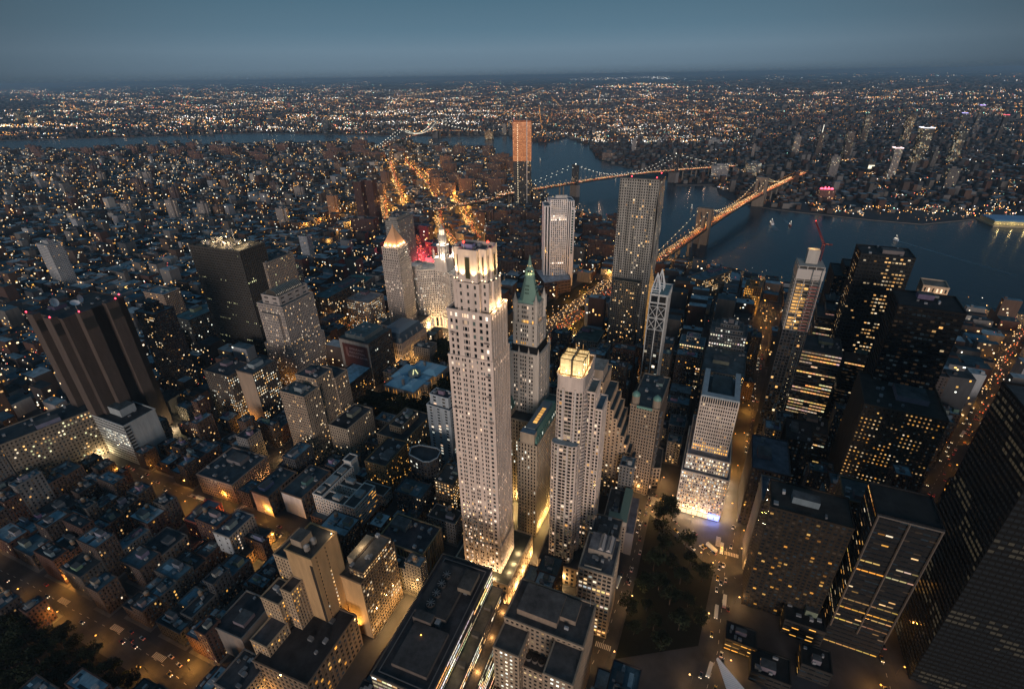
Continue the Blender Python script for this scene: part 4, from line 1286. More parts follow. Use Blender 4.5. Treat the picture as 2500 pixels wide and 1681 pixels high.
plain('court_tower', 'grey ribbed court tower peeping out behind the chequered office tower', (655, 622), 118, 30, 26, S(fh=3.8, wh=.6, bay=3, ww=.5, d=.7, col=(.22, .22, .23), lit=.04, pal=GREENISH, k=.8, rowlit=.16), 24, nwin=0, setbacks=((2, 124),), cat='tower')
# stepped white tower with barrel roof
B, fr = hero('stepped_tower', 'pale stepped office tower with ribbed barrel vault roof', (638, 700), 120, 58, 40, 29, nwin=100, cat='tower')
c = (.33, .30, .28)
def f9(i, j, nf, nc, r): return lit(PINK+WARM, r, .9) if r.random() < (.30 if i < nf*.25 else .16) else DARK
st = S(fh=3.7, wh=.5, bay=2.7, ww=.48, d=.4, col=c, litfn=f9)
shaft(B, rect(fr, 0, -4, 58, 44), 0, 62, st, (.07, .08, .09), .8)
shaft(B, rect(fr, -2, 6, 58, 34), 62, 108, st, (.07, .08, .09), .8)
shaft(B, rect(fr, 2, -1, 56, 41), 62, 119, st, (.07, .1, .11), 1.0)
shaft(B, rect(fr, 5, 5, 55, 33), 119, 131, S(col=(.36, .33, .315), fh=6, wh=.3, bay=12, ww=.5, lit=0, d=.3), (.1, .09, .08), .8)
v_ = B.part('barrel_roof')
N_ = 10
for k in range(N_):
    a0, a1 = math.pi*k/N_, math.pi*(k+1)/N_
    p = lambda a, u: fr.p(u, 19-9*math.cos(a), 131.1+6.5*math.sin(a))
    v_.poly([p(a0, 8), p(a0, 50), p(a1, 50), p(a1, 8)][::-1], 'metal', (.16, .155, .14))
for e_ in (8, 50): v_.poly([fr.p(e_, 19-9*math.cos(math.pi*k/N_), 131.1+6.5*math.sin(math.pi*k/N_)) for k in range(N_+1)], 'metal', (.2, .19, .17))
for q in range(16):
    for k in range(N_):
        a0, a1 = math.pi*k/N_, math.pi*(k+1)/N_
        p = lambda a: fr.p(8+q*2.8, 19-9.3*math.cos(a), 131.1+6.8*math.sin(a))
        B.many('roof_rib').bar(p(a0), p(a1), .5, 'metal', (.42, .42, .38))
done(B, fr, 58, 40)
plain('archive_block', 'long dark block with blue-green roof running behind the barrel-vaulted tower', (745, 680), 40, 100, 30, S(col=(.14, .11, .09), lit=.25, pal=WARM, fh=4.5, bay=4, flat=True), 29, roofcol=(.05, .12, .14), n=4)

# tall tan slab pair near the middle left
B, fr = hero('office_tower', 'tan slab tower with irregular lit floors and tall narrow west wall', (692, 905), 86, 36, 32, 29, nwin=100, cat='tower')
c = (.29, .235, .185)
def f8(i, j, nf, nc, r): return lit(WARM, r, 1.0) if r.random() < .05 or (j > nc*.45 and r.random() < .14) else (.03, .022, .013) if r.random() < .4 else DARK
st = S(fh=3.5, wh=.5, bay=2.4, ww=.6, d=.3, col=c, litfn=f8)
shaft(B, rect(fr, 0, 0, 22, 32), 0, 86, st, (.06, .09, .1), 1)
shaft(B, rect(fr, 22.1, 2, 46, 30), 0, 94, st, (.05, .06, .07), 1)
shaft(B, rect(fr, 46.1, 0, 66, 24), 0, 82, dict(st, litfn=lambda i, j, nf, nc, r: lit(WARM, r, 1.0) if (i < nf*.45 and 1 < j < 6 and r.random() < .8) or r.random() < .08 else DARK), (.05, .06, .07), 1)
B.many('bulkhead').box(fr, 6, 8, 14, 18, 86.02, 91, 'masonry', (.2, .24, .26), 'roofing', (.08, .1, .12))
clutter(B, fr, 1, 1, 21, 31, 86.02, 8, (.2, .22, .23), big=False)
clutter(B, fr, 24, 4, 44, 28, 94.02, 5)
foot(rect(fr, 0, 0, 66, 32))
done(B, fr, 66, 32)
# dark lit pair
B, fr = hero('office_tower', 'dark slab with closely lit windows and a blank tan end wall', (575, 852), 74, 34, 26, 29, nwin=100, cat='tower')
st = S(fh=3.6, wh=.5, bay=2.8, ww=.5, d=.35, col=(.085, .075, .07), lit=.5, pal=WARM+PALE, k=1.1)
shaft(B, rect(fr, 0, 0, 34, 26), 0, 74, st, (.06, .09, .11), 1, sts={3: S(col=(.30, .235, .18), **BL)})
B.many('bulkhead').box(fr, 10, 8, 24, 18, 74.02, 79, 'masonry', (.26, .32, .35), 'roofing', (.1, .14, .16))
clutter(B, fr, 2, 2, 32, 24, 74.02, 7, (.25, .3, .32), big=False)
done(B, fr, 34, 26)
plain('office_tower', 'dark twin slab with scattered lit windows left of the tan-ended slab', (520, 858), 68, 32, 40, S(fh=3.6, wh=.5, bay=3, ww=.5, d=.35, col=(.09, .08, .072), lit=.36, pal=WARM+PALE, k=.9), 29, nwin=80, roofcol=(.04, .05, .06), cat='tower')
plain('corner_block', 'beige block with flat dark roof right of the tan slab tower', (790, 979), 44, 42, 24, S(fh=3.8, wh=.55, bay=2.9, ww=.45, d=.35, col=(.28, .235, .185), lit=.07, pal=WARM), 30, nwin=80, roofcol=(.02, .026, .034), n=3)
B, fr = hero('courtyard_block', 'white block with roof terraces and open courtyard above a brown podium', (807, 1158), 32, 30, 47, 29, nwin=100)
c = (.62, .60, .57)
st = S(fh=3.6, wh=.45, bay=3.0, ww=.45, d=.3, col=c, lit=.07, pal=AMBER+PINK)
bd_ = S(fh=3.6, wh=.4, bay=3.2, ww=.9, d=.4, band=True, col=c, lit=.14, pal=AMBER, k=.8)
shaft(B, rect(fr, 0, 0, 30, 12), 10, 32, st, (.05, .055, .06), .9, sts={0: bd_})
shaft(B, rect(fr, 0, 12.1, 10, 36), 10, 31, st, (.04, .05, .055), .9)
shaft(B, rect(fr, 0, 36.1, 44, 47), 10, 33, st, (.05, .055, .06), .9)
shaft(B, rect(fr, 22, 12.1, 30, 36), 10, 29, st, (.05, .05, .05), .9)
shaft(B, rect(fr, 44.1, 38, 54, 47), 10, 38, S(col=c, **BL), (.04, .045, .05), .9)
for u, v, w_, h_ in ((2, 18, 6, 8), (12, 2, 8, 7), (24, 20, 5, 9), (14, 38, 12, 7), (30, 38, 8, 6), (3, 40, 7, 5)):
    B.many('roof_pavilion').box(fr, u, v, u+w_, v+h_, 32.2, 35.4, 'masonry', (.4, .39, .37), 'roofing', (.25, .3, .32))
shaft(B, rect(fr, -6, -4, 46, 50), 0, 10, S(fh=5, bay=4, ww=.5, lit=.06, col=(.15, .09, .06), pal=AMBER), (.10, .13, .15), .7)
shaft(B, rect(fr, 30.1, -8, 42, 20), 10, 22, S(col=(.36, .34, .32), lit=.05, fh=4), (.03, .03, .03), 1.0)
foot(rect(fr, -6, -8, 46, 50))
done(B, fr, 46, 47)
for lab, px, Lx, Ly in (('windowless white-walled low block left of a dark light well', (611, 1131), 36, 22), ('wider windowless white-walled low block right of the dark light well', (686, 1135), 40, 25)):
    B, fr = hero('low_block', lab, px, 26, Lx, Ly, 29)
    shaft(B, rect(fr, 0, 0, Lx, Ly), 0, 26, S(col=(.14, .1, .08), lit=.05, fh=4, bay=4), (.035, .06, .075), .8, sts={3: S(col=(.66, .62, .61), **BL)})
    clutter(B, fr, 1, 1, Lx-1, Ly-1, 26.02, 10, (.1, .16, .2))
    done(B, fr, Lx, Ly)
plain('loft_block', 'brown block with close vertical piers at the busy junction, dark cluttered roof', (528, 1105), 24, 44, 46, S(fh=3.9, wh=.66, bay=2.5, ww=.5, d=.6, col=(.29, .215, .175), lit=.04, pal=WARM), 27, nwin=80, roofcol=(.03, .05, .065), n=16)
B, fr = hero('loft_block', 'white-ended block with two rows of lit windows on a brown lit podium', (522, 1224), 34, 26, 18, 27, nwin=60)
st = S(fh=3.6, wh=.5, bay=3.0, ww=.42, d=.3, col=(.27, .245, .22), litfn=lambda i, j, nf, nc, r: lit(PINK, r, 1.1) if j == 2 and i < nf-1 else lit(AMBER, r, .8) if r.random() < .06 else DARK)
shaft(B, rect(fr, 0, 0, 26, 18), 12, 34, st, (.035, .06, .09), .8, sts={3: S(fh=5, bay=8, ww=.2, wh=.3, lit=0, d=.2, col=(.42, .45, .47))})
shaft(B, rect(fr, 2, -9, 32, 22), 0, 12, S(fh=4, bay=3, ww=.5, col=(.2, .13, .07), lit=.42, pal=AMBER, k=.8), (.05, .055, .06), .7)
clutter(B, fr, 2, 2, 24, 16, 34.02, 7, (.2, .26, .32))
root = done(B, fr, 26, 18)
for u in (4, 14, 26): lamp(*fr.p(u, -14, 6), (1, .5, .14), 3500, .5, parent=root)
B, fr = hero('brick_block', 'red brick corner building glowing under street light at the junction', (449, 1192), 20, 26, 16, 27, nwin=0)
shaft(B, rect(fr, 0, 0, 26, 16), 0, 20, S(fh=3.4, bay=2.6, ww=.45, wh=.5, d=.3, col=(.32, .09, .06), lit=.06, pal=AMBER), (.06, .1, .14), .8)
clutter(B, fr, 1, 1, 25, 15, 20.02, 5)
root = done(B, fr, 26, 16)
for u in (4, 14, 24): lamp(*fr.p(u, -5, 6), (1, .34, .16), 3000, .5, parent=root)
# golden floodlit stepped block, bottom left of centre
B, fr = hero('stepped_block', 'tall tan stepped block with dark recess and stair windows on its floodlit golden walls', None, 0, 24, 24, 29, nwin=60, cat='tower', world=(264.0, 102.0))
c = (.44, .29, .15)
BLK = S(col=c, **BL)
sl_ = S(col=(.40, .30, .20), fh=3.5, wh=.5, bay=2.6, ww=.5, d=.3, lit=.14, pal=AMBER)
shaft(B, rect(fr, 0, 0, 24, 22), 0, 98, BLK, (.07, .062, .055), 1.1, sts={0: S(col=c, fh=3.7, wh=.42, cols=[(.16, .9), (.52, 1.0)], d=.2, pal=WARM+PALE, litfn=lambda i, j, nf, nc, r: (lit(WARM, r, 1.3) if 8 < i < 22 and r.random() < .85 else DARK) if j else (lit(PALE, r, .8) if r.random() < .3 else DARK))})
B.part('shade_strip').box(fr, -.25, .2, -.03, 2.6, 6, 92, 'masonry', (.035, .028, .022), bot=True)  # dark box on the wall paints the shade of a recess
shaft(B, rect(fr, 24.1, 2.5, 27.4, 22), 0, 94, S(col=(.05, .04, .03), **BL), par=0)  # dark wall colour stands for the shade of a narrow gap
shaft(B, rect(fr, 2, 22.1, 26, 38), 0, 84, dict(sl_, lit=.08), (.06, .055, .055), 1.0)
shaft(B, rect(fr, -16, 22.5, -.1, 38), 0, 62, sl_, (.06, .055, .055), 1.0, sts={0: dict(sl_, lit=.3, bay=2.2)})
shaft(B, rect(fr, -11, 14, -.1, 22.4), 0, 72, sl_, (.06, .055, .055), 1.0, sts={0: dict(sl_, lit=.3, bay=2.2)})
shaft(B, rect(fr, -34, 20, -16.1, 34), 0, 44, sl_, (.07, .065, .07), 1.0)
shaft(B, rect(fr, -58, 24, -34.1, 46), 0, 26, dict(sl_, lit=.03, col=(.2, .17, .15)), (.06, .06, .066), 1.0)
B.many('bulkhead').box(fr, 5, 12, 15, 21, 98.02, 104, 'masonry', (.3, .24, .18), 'roofing', (.1, .09, .08))
for q in range(2):
    tk = B.many('water_tank')
    C8 = [fr.w(4+q*6+2*math.cos(k*math.pi/5), 6+2*math.sin(k*math.pi/5)) for k in range(10)]
    for k in range(4): tk.bar(fr.p(4+q*6+1.1*(-1)**k, 6+1.1*(1 if k < 2 else -1), 98), fr.p(4+q*6+1.1*(-1)**k, 6+1.1*(1 if k < 2 else -1), 101.2), .3, 'metal', (.1, .1, .1))
    tk.prism(C8, 101, 104.5, 'masonry', (.22, .2, .18), bot=True)
    tk.cone(C8, 104.5, fr.p(4+q*6, 6, 106), 'roofing', (.3, .28, .26))
clutter(B, fr, 1, 24, 25, 37, 84.02, 6, (.2, .18, .16), big=True)
clutter(B, fr, -15, 23, -1, 37, 62.02, 5, (.2, .18, .16), big=False)
clutter(B, fr, -57, 25, -35, 45, 26.02, 8, (.16, .15, .15), big=False)
foot(rect(fr, -58, 14, 26, 46))
B.many('roof_floodlight').ball(*fr.p(21, 1, 100), .7, 'lamp_glow', (3.5, 2.4, 1.2))
root = done(B, fr, 24, 22)
for u in (3, 12, 21): lamp(*fr.p(u, -7, 5), (1, .52, .13), 60000, .6, parent=root, spot=(120, (fr.ey[0]*.35, fr.ey[1]*.35, 1)))
for v in (1, 8): lamp(*fr.p(-8, v, 5), (1, .52, .13), 80000, .6, parent=root, spot=(120, (fr.ex[0]*.35, fr.ex[1]*.35, 1)))
for u, v in ((-12, 11), (-30, 16), (-48, 20)): lamp(*fr.p(u, v, 10), (1, .52, .14), 8000, .6, parent=root)
lamp(*fr.p(20, 1.5, 101), (1, .75, .45), 800, .4, parent=root)
B, fr = hero('office_block', 'block with rows of lit windows and roof terrace beside the golden floodlit wall', None, 62, 38, 20, 30, nwin=100, world=(271.0, 77.0))
st = S(fh=3.6, wh=.55, bay=2.6, ww=.7, d=.35, col=(.12, .09, .065), lit=.34, pal=WARM, k=.75)
shaft(B, rect(fr, 0, 0, 38, 20), 0, 62, st, (.14, .12, .1), 1.0, sts={3: BLK})
shaft(B, rect(fr, 4, .5, 36, 12), 62, 68, dict(st, lit=.9, k=1.2), (.12, .11, .1), .8)
B.many('roof_pavilion').box(fr, 10, 13, 32, 19, 62.02, 69, 'masonry', (.36, .30, .22), 'roofing', (.28, .24, .18))
clutter(B, fr, 2, 1, 37, 19, 68, 5, (.4, .36, .3), big=False)
root = done(B, fr, 38, 20)
for u in (4, 16, 28, 38): lamp(*fr.p(u, -8, 10), (1, .55, .18), 9000, .6, parent=root)
lamp(*fr.p(-9, 10, 4), (1, .52, .14), 16000, .6, parent=root, spot=(120, (fr.ex[0]*.35, fr.ex[1]*.35, 1)))
lamp(*fr.p(20, 14, 73), (1, .72, .42), 1400, .5, parent=root)
plain('low_block', 'dark flat-roofed block with tan ribbed walls left of the limestone tower base', (962, 1264), 27, 30, 44, S(fh=12, wh=.75, bay=3.2, ww=.4, d=.5, col=(.36, .25, .14), lit=.02, pal=AMBER), 29, nwin=60, roofcol=(.04, .04, .05), n=14)
plain('low_block', 'flat dark roof with lit parapet lamps in the bottom left', (700, 1560), 34, 50, 44, S(fh=5, bay=4, col=(.16, .12, .09), lit=.1, pal=AMBER), 27, roofcol=(.03, .03, .033), n=6)
plain('low_block', 'blank grey gabled wall block in the bottom left streets', (550, 1455), 30, 30, 26, S(col=(.2, .18, .165), **BL), 27, roofcol=(.035, .035, .04), n=4)
# cluster left of the limestone tower
plain('office_block', 'block with green copper cornice and rows of lit windows along its side', (919, 1006), 36, 52, 34, S(fh=3.8, wh=.55, bay=2.9, ww=.5, d=.35, col=(.20, .16, .115), lit=.26, pal=PALE+WARM, k=1.1), 31, nwin=100, roofcol=(.02, .028, .035), setbacks=((10, 44),), n=12)
plain('apartment_slab', 'blue-grey blank slab with glass corner next to the limestone tower', (1024, 936), 72, 18, 28, S(fh=3.6, wh=.5, bay=9, ww=.32, d=.3, col=(.36, .41, .45), lit=.16, pal=PALE+PINK, k=1.2), 33, nwin=60, roofcol=(.03, .04, .06), setbacks=((3, 84),))
B, fr = hero('octagon_block', 'dark block with elongated octagonal rim on its roof', (985, 1052), 48, 20, 26, 29)
P = [fr.w(*p) for p in ((-4, 8), (-2, 2), (6, -2), (16, 0), (18, 6), (16, 24), (10, 30), (0, 26))]
shaft(B, P, 0, 48, S(col=(.06, .06, .065), fh=4, bay=3.5, lit=.06, pal=PALE, band=True), (.03, .04, .05), 1.2)
for i in range(8): B.many('roof_rim').bar(P[i]+(49.6,), P[(i+1) % 8]+(49.6,), .8, 'painted', (.34, .4, .44))
done(B, fr, 20, 26)
plain('walkup_block', 'amber-lit old block with fire stairs glowing over a narrow street', (878, 1063), 38, 40, 24, S(fh=3.6, bay=2.6, ww=.5, wh=.5, col=(.22, .14, .07), lit=.22, pal=AMBER, k=.9), 28, nwin=60, roofcol=(.03, .035, .04), n=8)
plain('office_block', 'small dark block with yellow lit windows touching the left side of limestone tower', (1030, 1105), 46, 24, 18, S(fh=3.6, bay=3, ww=.55, wh=.5, col=(.1, .08, .06), lit=.5, pal=WARM, k=1.2), 28, nwin=60, roofcol=(.05, .05, .05))

# civic buildings
B, fr = hero('courthouse_tower', 'grey courthouse tower with glowing copper pyramid roof', (905, 566), 150, 30, 30, 29, nwin=60, cat='tower')
c = (.42, .37, .33)
st = S(fh=3.8, wh=.55, bay=2.9, ww=.42, d=.5, col=c, litfn=lambda i, j, nf, nc, r: lit(PINK, r, .9) if r.random() < (.26 if nf*.45 < i < nf*.7 else .07) else DARK)
shaft(B, rect(fr, 0, 0, 30, 30), 24, 128, st, (.1, .1, .1), 1.0)
shaft(B, rect(fr, 1.5, 1.5, 28.5, 28.5), 128, 148, dict(st, bay=4), (.1, .1, .1), 1.4)
shaft(B, rect(fr, -12, -14, 46, 44), 0, 24, dict(st, lit=.1), (.08, .08, .08), 1.0)
py = B.part('pyramid_roof')
q0 = rect(fr, 3, 3, 27, 27)
q1 = rect(fr, 6.5, 6.5, 23.5, 23.5)
py.prism(q0, 148, 152, 'masonry', c)
py.loft(q0, 152, rect(fr, 13.6, 13.6, 16.4, 16.4), 176, 'painted', (.62, .36, .20), cap=True)
py.cone(rect(fr, 13.8, 13.8, 16.2, 16.2), 176, fr.p(15, 15, 182), 'painted', (.62, .36, .2))
for i in range(4):
    for k in range(5):
        a, b = q0[i], q0[(i+1) % 4]
        f = (k+.5)/5
        B.many('roof_floodlight').ball(a[0]+(b[0]-a[0])*f, a[1]+(b[1]-a[1])*f, 150.5, .45, 'lamp_glow', (3, 1.7, .8))
foot(rect(fr, -12, -14, 46, 44))
root = done(B, fr, 30, 30)
for i in range(4):
    for f in (.2, .5, .8):
        a, b = offset(q0, 1.3)[i], offset(q0, 1.3)[(i+1) % 4]
        lamp(a[0]+(b[0]-a[0])*f, a[1]+(b[1]-a[1])*f, 153, (1, .55, .28), 2600, .4, parent=root)
plain('court_tower', 'wide grey court slab behind the pyramid-roofed courthouse', (905, 505), 122, 60, 28, S(fh=3.9, wh=.5, bay=3, ww=.45, d=.4, col=(.27, .265, .25), lit=.09, pal=WARM+PALE, k=.9), 26, nwin=60, roofcol=(.1, .13, .14), setbacks=((5, 128),), cat='tower')
def municipal():
    B, fr = hero('municipal_building', 'curved civic building with tiered white lantern tower over an arched base', (918, 612), 100, 40, 120, 30, (0, 1), 100, 'building')
    c = (.56, .51, .46)
    st = S(fh=4.0, wh=.55, bay=3.2, ww=.45, d=.5, col=c, litfn=lambda i, j, nf, nc, r: lit(PALE+PINK, r, .85) if r.random() < (.34 if i < nf*.4 else .22) else DARK)
    n = 8
    arc = [(14*math.sin(math.pi*k/n), 34+54*(1-k/n)) for k in range(n+1)]
    P = [(0, 0), (40, 0), (40, 120), (0, 120), (0, 94), (3, 90)]+arc+[(3, 32), (0, 28)]
    Pw = [fr.w(*p) for p in P]
    shaft(B, Pw, 20, 100, st, (.34, .36, .37), 2.0)
    cs = B.part('cornice')
    for z in (84, 100):
        for i in range(len(Pw)): cs.bar(Pw[i]+(z,), Pw[(i+1) % len(Pw)]+(z,), 1.6, 'masonry', (.42, .38, .34))
    shaft(B, Pw, 0, 20, S(fh=20, wh=.8, bay=7, ww=.5, d=1.2, col=c, lit=.9, pal=PINK, k=.8), roof=False, part='base_wall')
    B.many('pavilion_roof').box(fr, 2, 96, 20, 118, 100.1, 106, 'masonry', (.42, .4, .38), 'roofing', (.5, .52, .54))
    B.many('pavilion_roof').box(fr, 2, 2, 20, 24, 100.1, 106, 'masonry', (.42, .4, .38), 'roofing', (.5, .52, .54))
    ct = (24, 60)
    tc_ = at(1006, 530, 160)
    tw = B.part('lantern_tower')
    ct = fr.inv(*tc_)
    ct = (min(max(ct[0], 14), 30), min(max(ct[1], 30), 90))
    R_ = lambda r, k=16: [fr.w(ct[0]+r*math.cos(2*math.pi*i/k), ct[1]+r*math.sin(2*math.pi*i/k)) for i in range(k)]
    tw.box(fr, ct[0]-11, ct[1]-11, ct[0]+11, ct[1]+11, 100.1, 122, 'masonry', c, bot=True)
    def drum(r, z0, z1, ncol):
        tw.prism(R_(r*.8), z0, z1, 'masonry', (.42, .38, .33))
        for i in range(ncol):
            a = 2*math.pi*i/ncol
            p = fr.w(ct[0]+r*math.cos(a), ct[1]+r*math.sin(a))
            tw.bar(p+(z0,), p+(z1,), r*.14, 'masonry', (.5, .46, .42))
        tw.prism(R_(r*1.12), z1, z1+1.6, 'masonry', (.46, .42, .38), bot=True)
    drum(8.5, 122, 140, 16); drum(6.2, 141.6, 156, 12)
    L_ = B.part('lantern')
    L_.prism(R_(4.0), 157.6, 165, 'lamp_glow', (1.5, 1.15, .75))
    for i in range(8):
        p = fr.w(ct[0]+4.3*math.cos(i*math.pi/4), ct[1]+4.3*math.sin(i*math.pi/4))
        tw.bar(p+(157,), p+(166,), .7, 'masonry', (.5, .46, .42))
    tw.prism(R_(4.8), 165.5, 167, 'masonry', (.46, .42, .38), bot=True)
    tw.cone(R_(3.6), 167, fr.p(ct[0], ct[1], 175), 'masonry', (.45, .40, .33))
    B.part('statue').bar(fr.p(ct[0], ct[1], 174), fr.p(ct[0], ct[1], 182), 1.1, 'metal', (.8, .5, .15))
    for a in (-11, 11):
        for b in (-11, 11):
            t_ = B.many('corner_turret')
            t_.prism([fr.w(ct[0]+a+1.8*math.cos(i*math.pi/4), ct[1]+b+1.8*math.sin(i*math.pi/4)) for i in range(8)], 118, 132, 'masonry', (.44, .4, .36))
            t_.cone([fr.w(ct[0]+a+2*math.cos(i*math.pi/4), ct[1]+b+2*math.sin(i*math.pi/4)) for i in range(8)], 132, fr.p(ct[0]+a, ct[1]+b, 139), 'masonry', (.44, .4, .36))
    root = done(B, fr, 40, 120)
    for a in range(4):
        an = a*math.pi/2+.5
        lamp(*fr.p(ct[0]+13*math.cos(an), ct[1]+13*math.sin(an), 124), (1, .78, .56), 14000, .5, parent=root)
        lamp(*fr.p(ct[0]+9*math.cos(an), ct[1]+9*math.sin(an), 144), (1, .8, .6), 3500, .5, parent=root)
    for v in (20, 45, 60, 75, 100): lamp(*fr.p(-6, v, 10), (1, .66, .3), 15000, .7, parent=root)
municipal()
B, fr = hero('records_hall', 'ornate stone hall with blue slate mansard roof and skylight', (914, 784), 37, 60, 44, 32, nwin=80)
c = (.27, .245, .235)
st = S(fh=9, wh=.7, bay=3.4, ww=.42, d=.7, col=c, lit=.10, pal=AMBER)
P0 = rect(fr, 0, 0, 60, 44)
shaft(B, P0, 0, 37, st, par=1.2, roof=False)
mr_ = B.part('mansard_roof')
mr_.loft(rect(fr, 1, 1, 59, 43), 37, rect(fr, 6, 6, 54, 38), 50, 'painted', (.05, .085, .12), cap=True)
mr_.loft(rect(fr, 6, 6, 54, 38), 50.02, rect(fr, 16, 14, 44, 30), 52.5, 'painted', (.09, .15, .2), cap=True)
for i in range(5):
    for uu, vv in ((3+i*13.2, 2.5), (2.5, 4+i*9)): B.many('dormer').box(fr, uu-1.2, vv-1.2, uu+1.2, vv+1.2, 37.1, 45, 'masonry', (.16, .18, .2))
root = done(B, fr, 60, 44)
for u, v in ((6, -10), (24, -10), (42, -10), (58, -10), (-9, 8), (-9, 30)): lamp(*fr.p(u, v, 7), (1, .5, .14), 9000, .6, parent=root)
# bank block with painted wall sign
def bank_block():
    B, fr = hero('bank_block', 'tall bank block with dark red painted lettered wall and pale rim', (839, 784), 66, 48, 50, 31, nwin=0)
    dk = S(fh=4, bay=3.4, lit=.03, col=(.045, .043, .045), d=.3, pal=PALE)
    shaft(B, rect(fr, 0, 0, 48, 50), 0, 66, dk, (.05, .08, .09), 1.0, sts={3: S(col=(.30, .28, .26), **BL)})
    sg = B.part('painted_sign')
    sg.box(fr, -.5, 3.5, -.05, 45, 24, 60, 'painted', (.085, .028, .03), bot=True)
    B.part('roof_hall').box(fr, 5, 10, 44, 42, 66.02, 72, 'masonry', (.12, .15, .16), 'roofing', (.05, .1, .12))
    B.part('sign_emblem').box(fr, -.62, 36.5, -.52, 40.5, 42, 55, 'painted', (.2, .1, .1), bot=True)
    clutter(B, fr, 2, 2, 46, 48, 72, 6, (.1, .14, .16), big=False)
    lw = MB()
    root = done(B, fr, 48, 50)
    for k, tx in enumerate(('EMIGRANT', 'INDUSTRIAL', 'SAVINGS BANK')):
        cu = bpy.data.curves.new('sign_lettering', 'FONT')
        cu.body, cu.size, cu.extrude = tx, 4.9, .05
        cu.align_x, cu.align_y = 'CENTER', 'CENTER'
        ob = bpy.data.objects.new('sign_tmp', cu)
        COL.objects.link(ob)
        bpy.context.view_layer.update()
        me = bpy.data.meshes.new_from_object(ob.evaluated_get(bpy.context.evaluated_depsgraph_get()))
        bpy.data.objects.remove(ob)
        me.name = 'sign_lettering'
        me.materials.clear()
        me.materials.append(MATS['painted'])
        a_ = me.attributes.new('col', 'FLOAT_COLOR', 'FACE')
        for f in range(len(me.polygons)): a_.data[f].color = (.42, .33, .33, 1)
        o2 = bpy.data.objects.new('sign_lettering', me)
        COL.objects.link(o2)
        o2.parent = root
        x = np.array((-fr.ey[0], -fr.ey[1], 0)); n = np.array((-fr.ex[0], -fr.ex[1], 0)); z = np.array((0, 0, 1.0))
        p = np.array(fr.p(-.66, 21.5, 53.5-k*5.6))-np.array(root.location)
        o2.matrix_local = Matrix(((x[0], z[0], n[0], p[0]), (x[1], z[1], n[1], p[1]), (x[2], z[2], n[2], p[2]), (0, 0, 0, 1)))
bank_block()
plain('archive_block', 'long low block with pale blue roof in front of the lettered bank wall', (780, 888), 30, 62, 30, S(fh=4, bay=3, col=(.05, .045, .045), lit=.12, pal=AMBER), 29, nwin=0, roofcol=(.36, .52, .62), n=4, roofbig=False)
B, fr = hero('old_courthouse', 'old courthouse with bright blue cross-shaped roof and lit octagonal skylight', (942, 893), 22, 74, 46, 31, nwin=60)
st = S(fh=9, wh=.55, bay=4, ww=.35, d=.4, col=(.25, .23, .22), lit=.35, pal=AMBER, k=.9)
bl_ = (.20, .42, .58)
Pc = [fr.w(*p) for p in ((0, 0), (22, 0), (22, -6), (30, -6), (30, 0), (52, 0), (52, -6), (74, -6), (74, 40), (56, 40), (56, 52), (20, 52), (20, 46), (0, 46))]
shaft(B, Pc, 0, 21, st, bl_, .6)
for (u0, v0, u1, v1, h) in ((1, 1, 30, 22, 5), (1, 24, 30, 45, 5), (44, -5, 73, 18, 5), (44, 20, 73, 39, 5), (20, 34, 56, 51, 6.5)):
    B.many('hip_roof').loft(rect(fr, u0, v0, u1, v1), 21.3, rect(fr, u0+7, v0+7, u1-7, v1-7) if v1-v0 > 15 else rect(fr, u0+4, v0+4, u1-4, v1-4), 21+h, 'painted', bl_, cap=True)
oc = lambda r: [fr.w(36+r*math.cos(k*math.pi/4+.4), 23+r*math.sin(k*math.pi/4+.4)) for k in range(8)]
dm = B.part('skylight_drum')
dm.prism(oc(8.5), 21, 27, 'masonry', (.15, .2, .22))
dm.loft(oc(8.5), 27, oc(2.5), 31, 'painted', (.12, .2, .22), cap=True)
for k in (4, 5): 
    a, b = oc(8.4)[k], oc(2.7)[k]
    dm.bar(a+(27.4,), b+(31.2,), .9, 'lamp_glow', (.9, .85, .4))
for u in (10, 30, 60): B.many('chimney').box(fr, u, 22, u+2.5, 25, 21.4, 29, 'masonry', (.2, .2, .2))
foot(rect(fr, -2, -8, 76, 54))
root = done(B, fr, 74, 46)
for u, v in ((-7, 8), (-7, 36), (10, -8), (40, -12)): lamp(*fr.p(u, v, 5), (1, .55, .2), 2600, .5, parent=root)
plain('civic_block', 'grey lit civic block between the records hall and the courthouse tower', (838, 690), 52, 40, 44, S(fh=4, bay=3.4, wh=.5, ww=.5, col=(.25, .21, .18), lit=.42, pal=PALE+WARM, k=.9, d=.4), 30, nwin=60, roofcol=(.2, .2, .21), n=6)
plain('old_courthouse', 'pale court building with green roof lantern behind the grey civic block', (812, 655), 30, 60, 46, S(fh=8, bay=4, wh=.7, ww=.4, col=(.28, .24, .24), lit=.15, pal=PALE, d=.7), 24, nwin=0, roofcol=(.05, .17, .15), n=4)
plain('market_block', 'small pediment-roofed block left of the grey civic block', (760, 735), 22, 30, 30, S(fh=5, bay=4, col=(.2, .16, .14), lit=.2, pal=AMBER), 30, roofcol=(.1, .09, .1))
plain('office_block', 'dark block with green-grey glass roof at the foot of the barrel-vaulted tower', (430, 730), 60, 60, 36, S(fh=3.8, bay=3, col=(.06, .07, .075), lit=.07, pal=PALE), 30, roofcol=(.05, .13, .16), n=3)
plain('apartment_slab', 'tan apartment slab with blue roof left of the black ribbed tower', (372, 672), 62, 30, 46, S(fh=3.4, bay=3, flat=True, col=(.3, .23, .18), lit=.05), 26, roofcol=(.12, .2, .26))
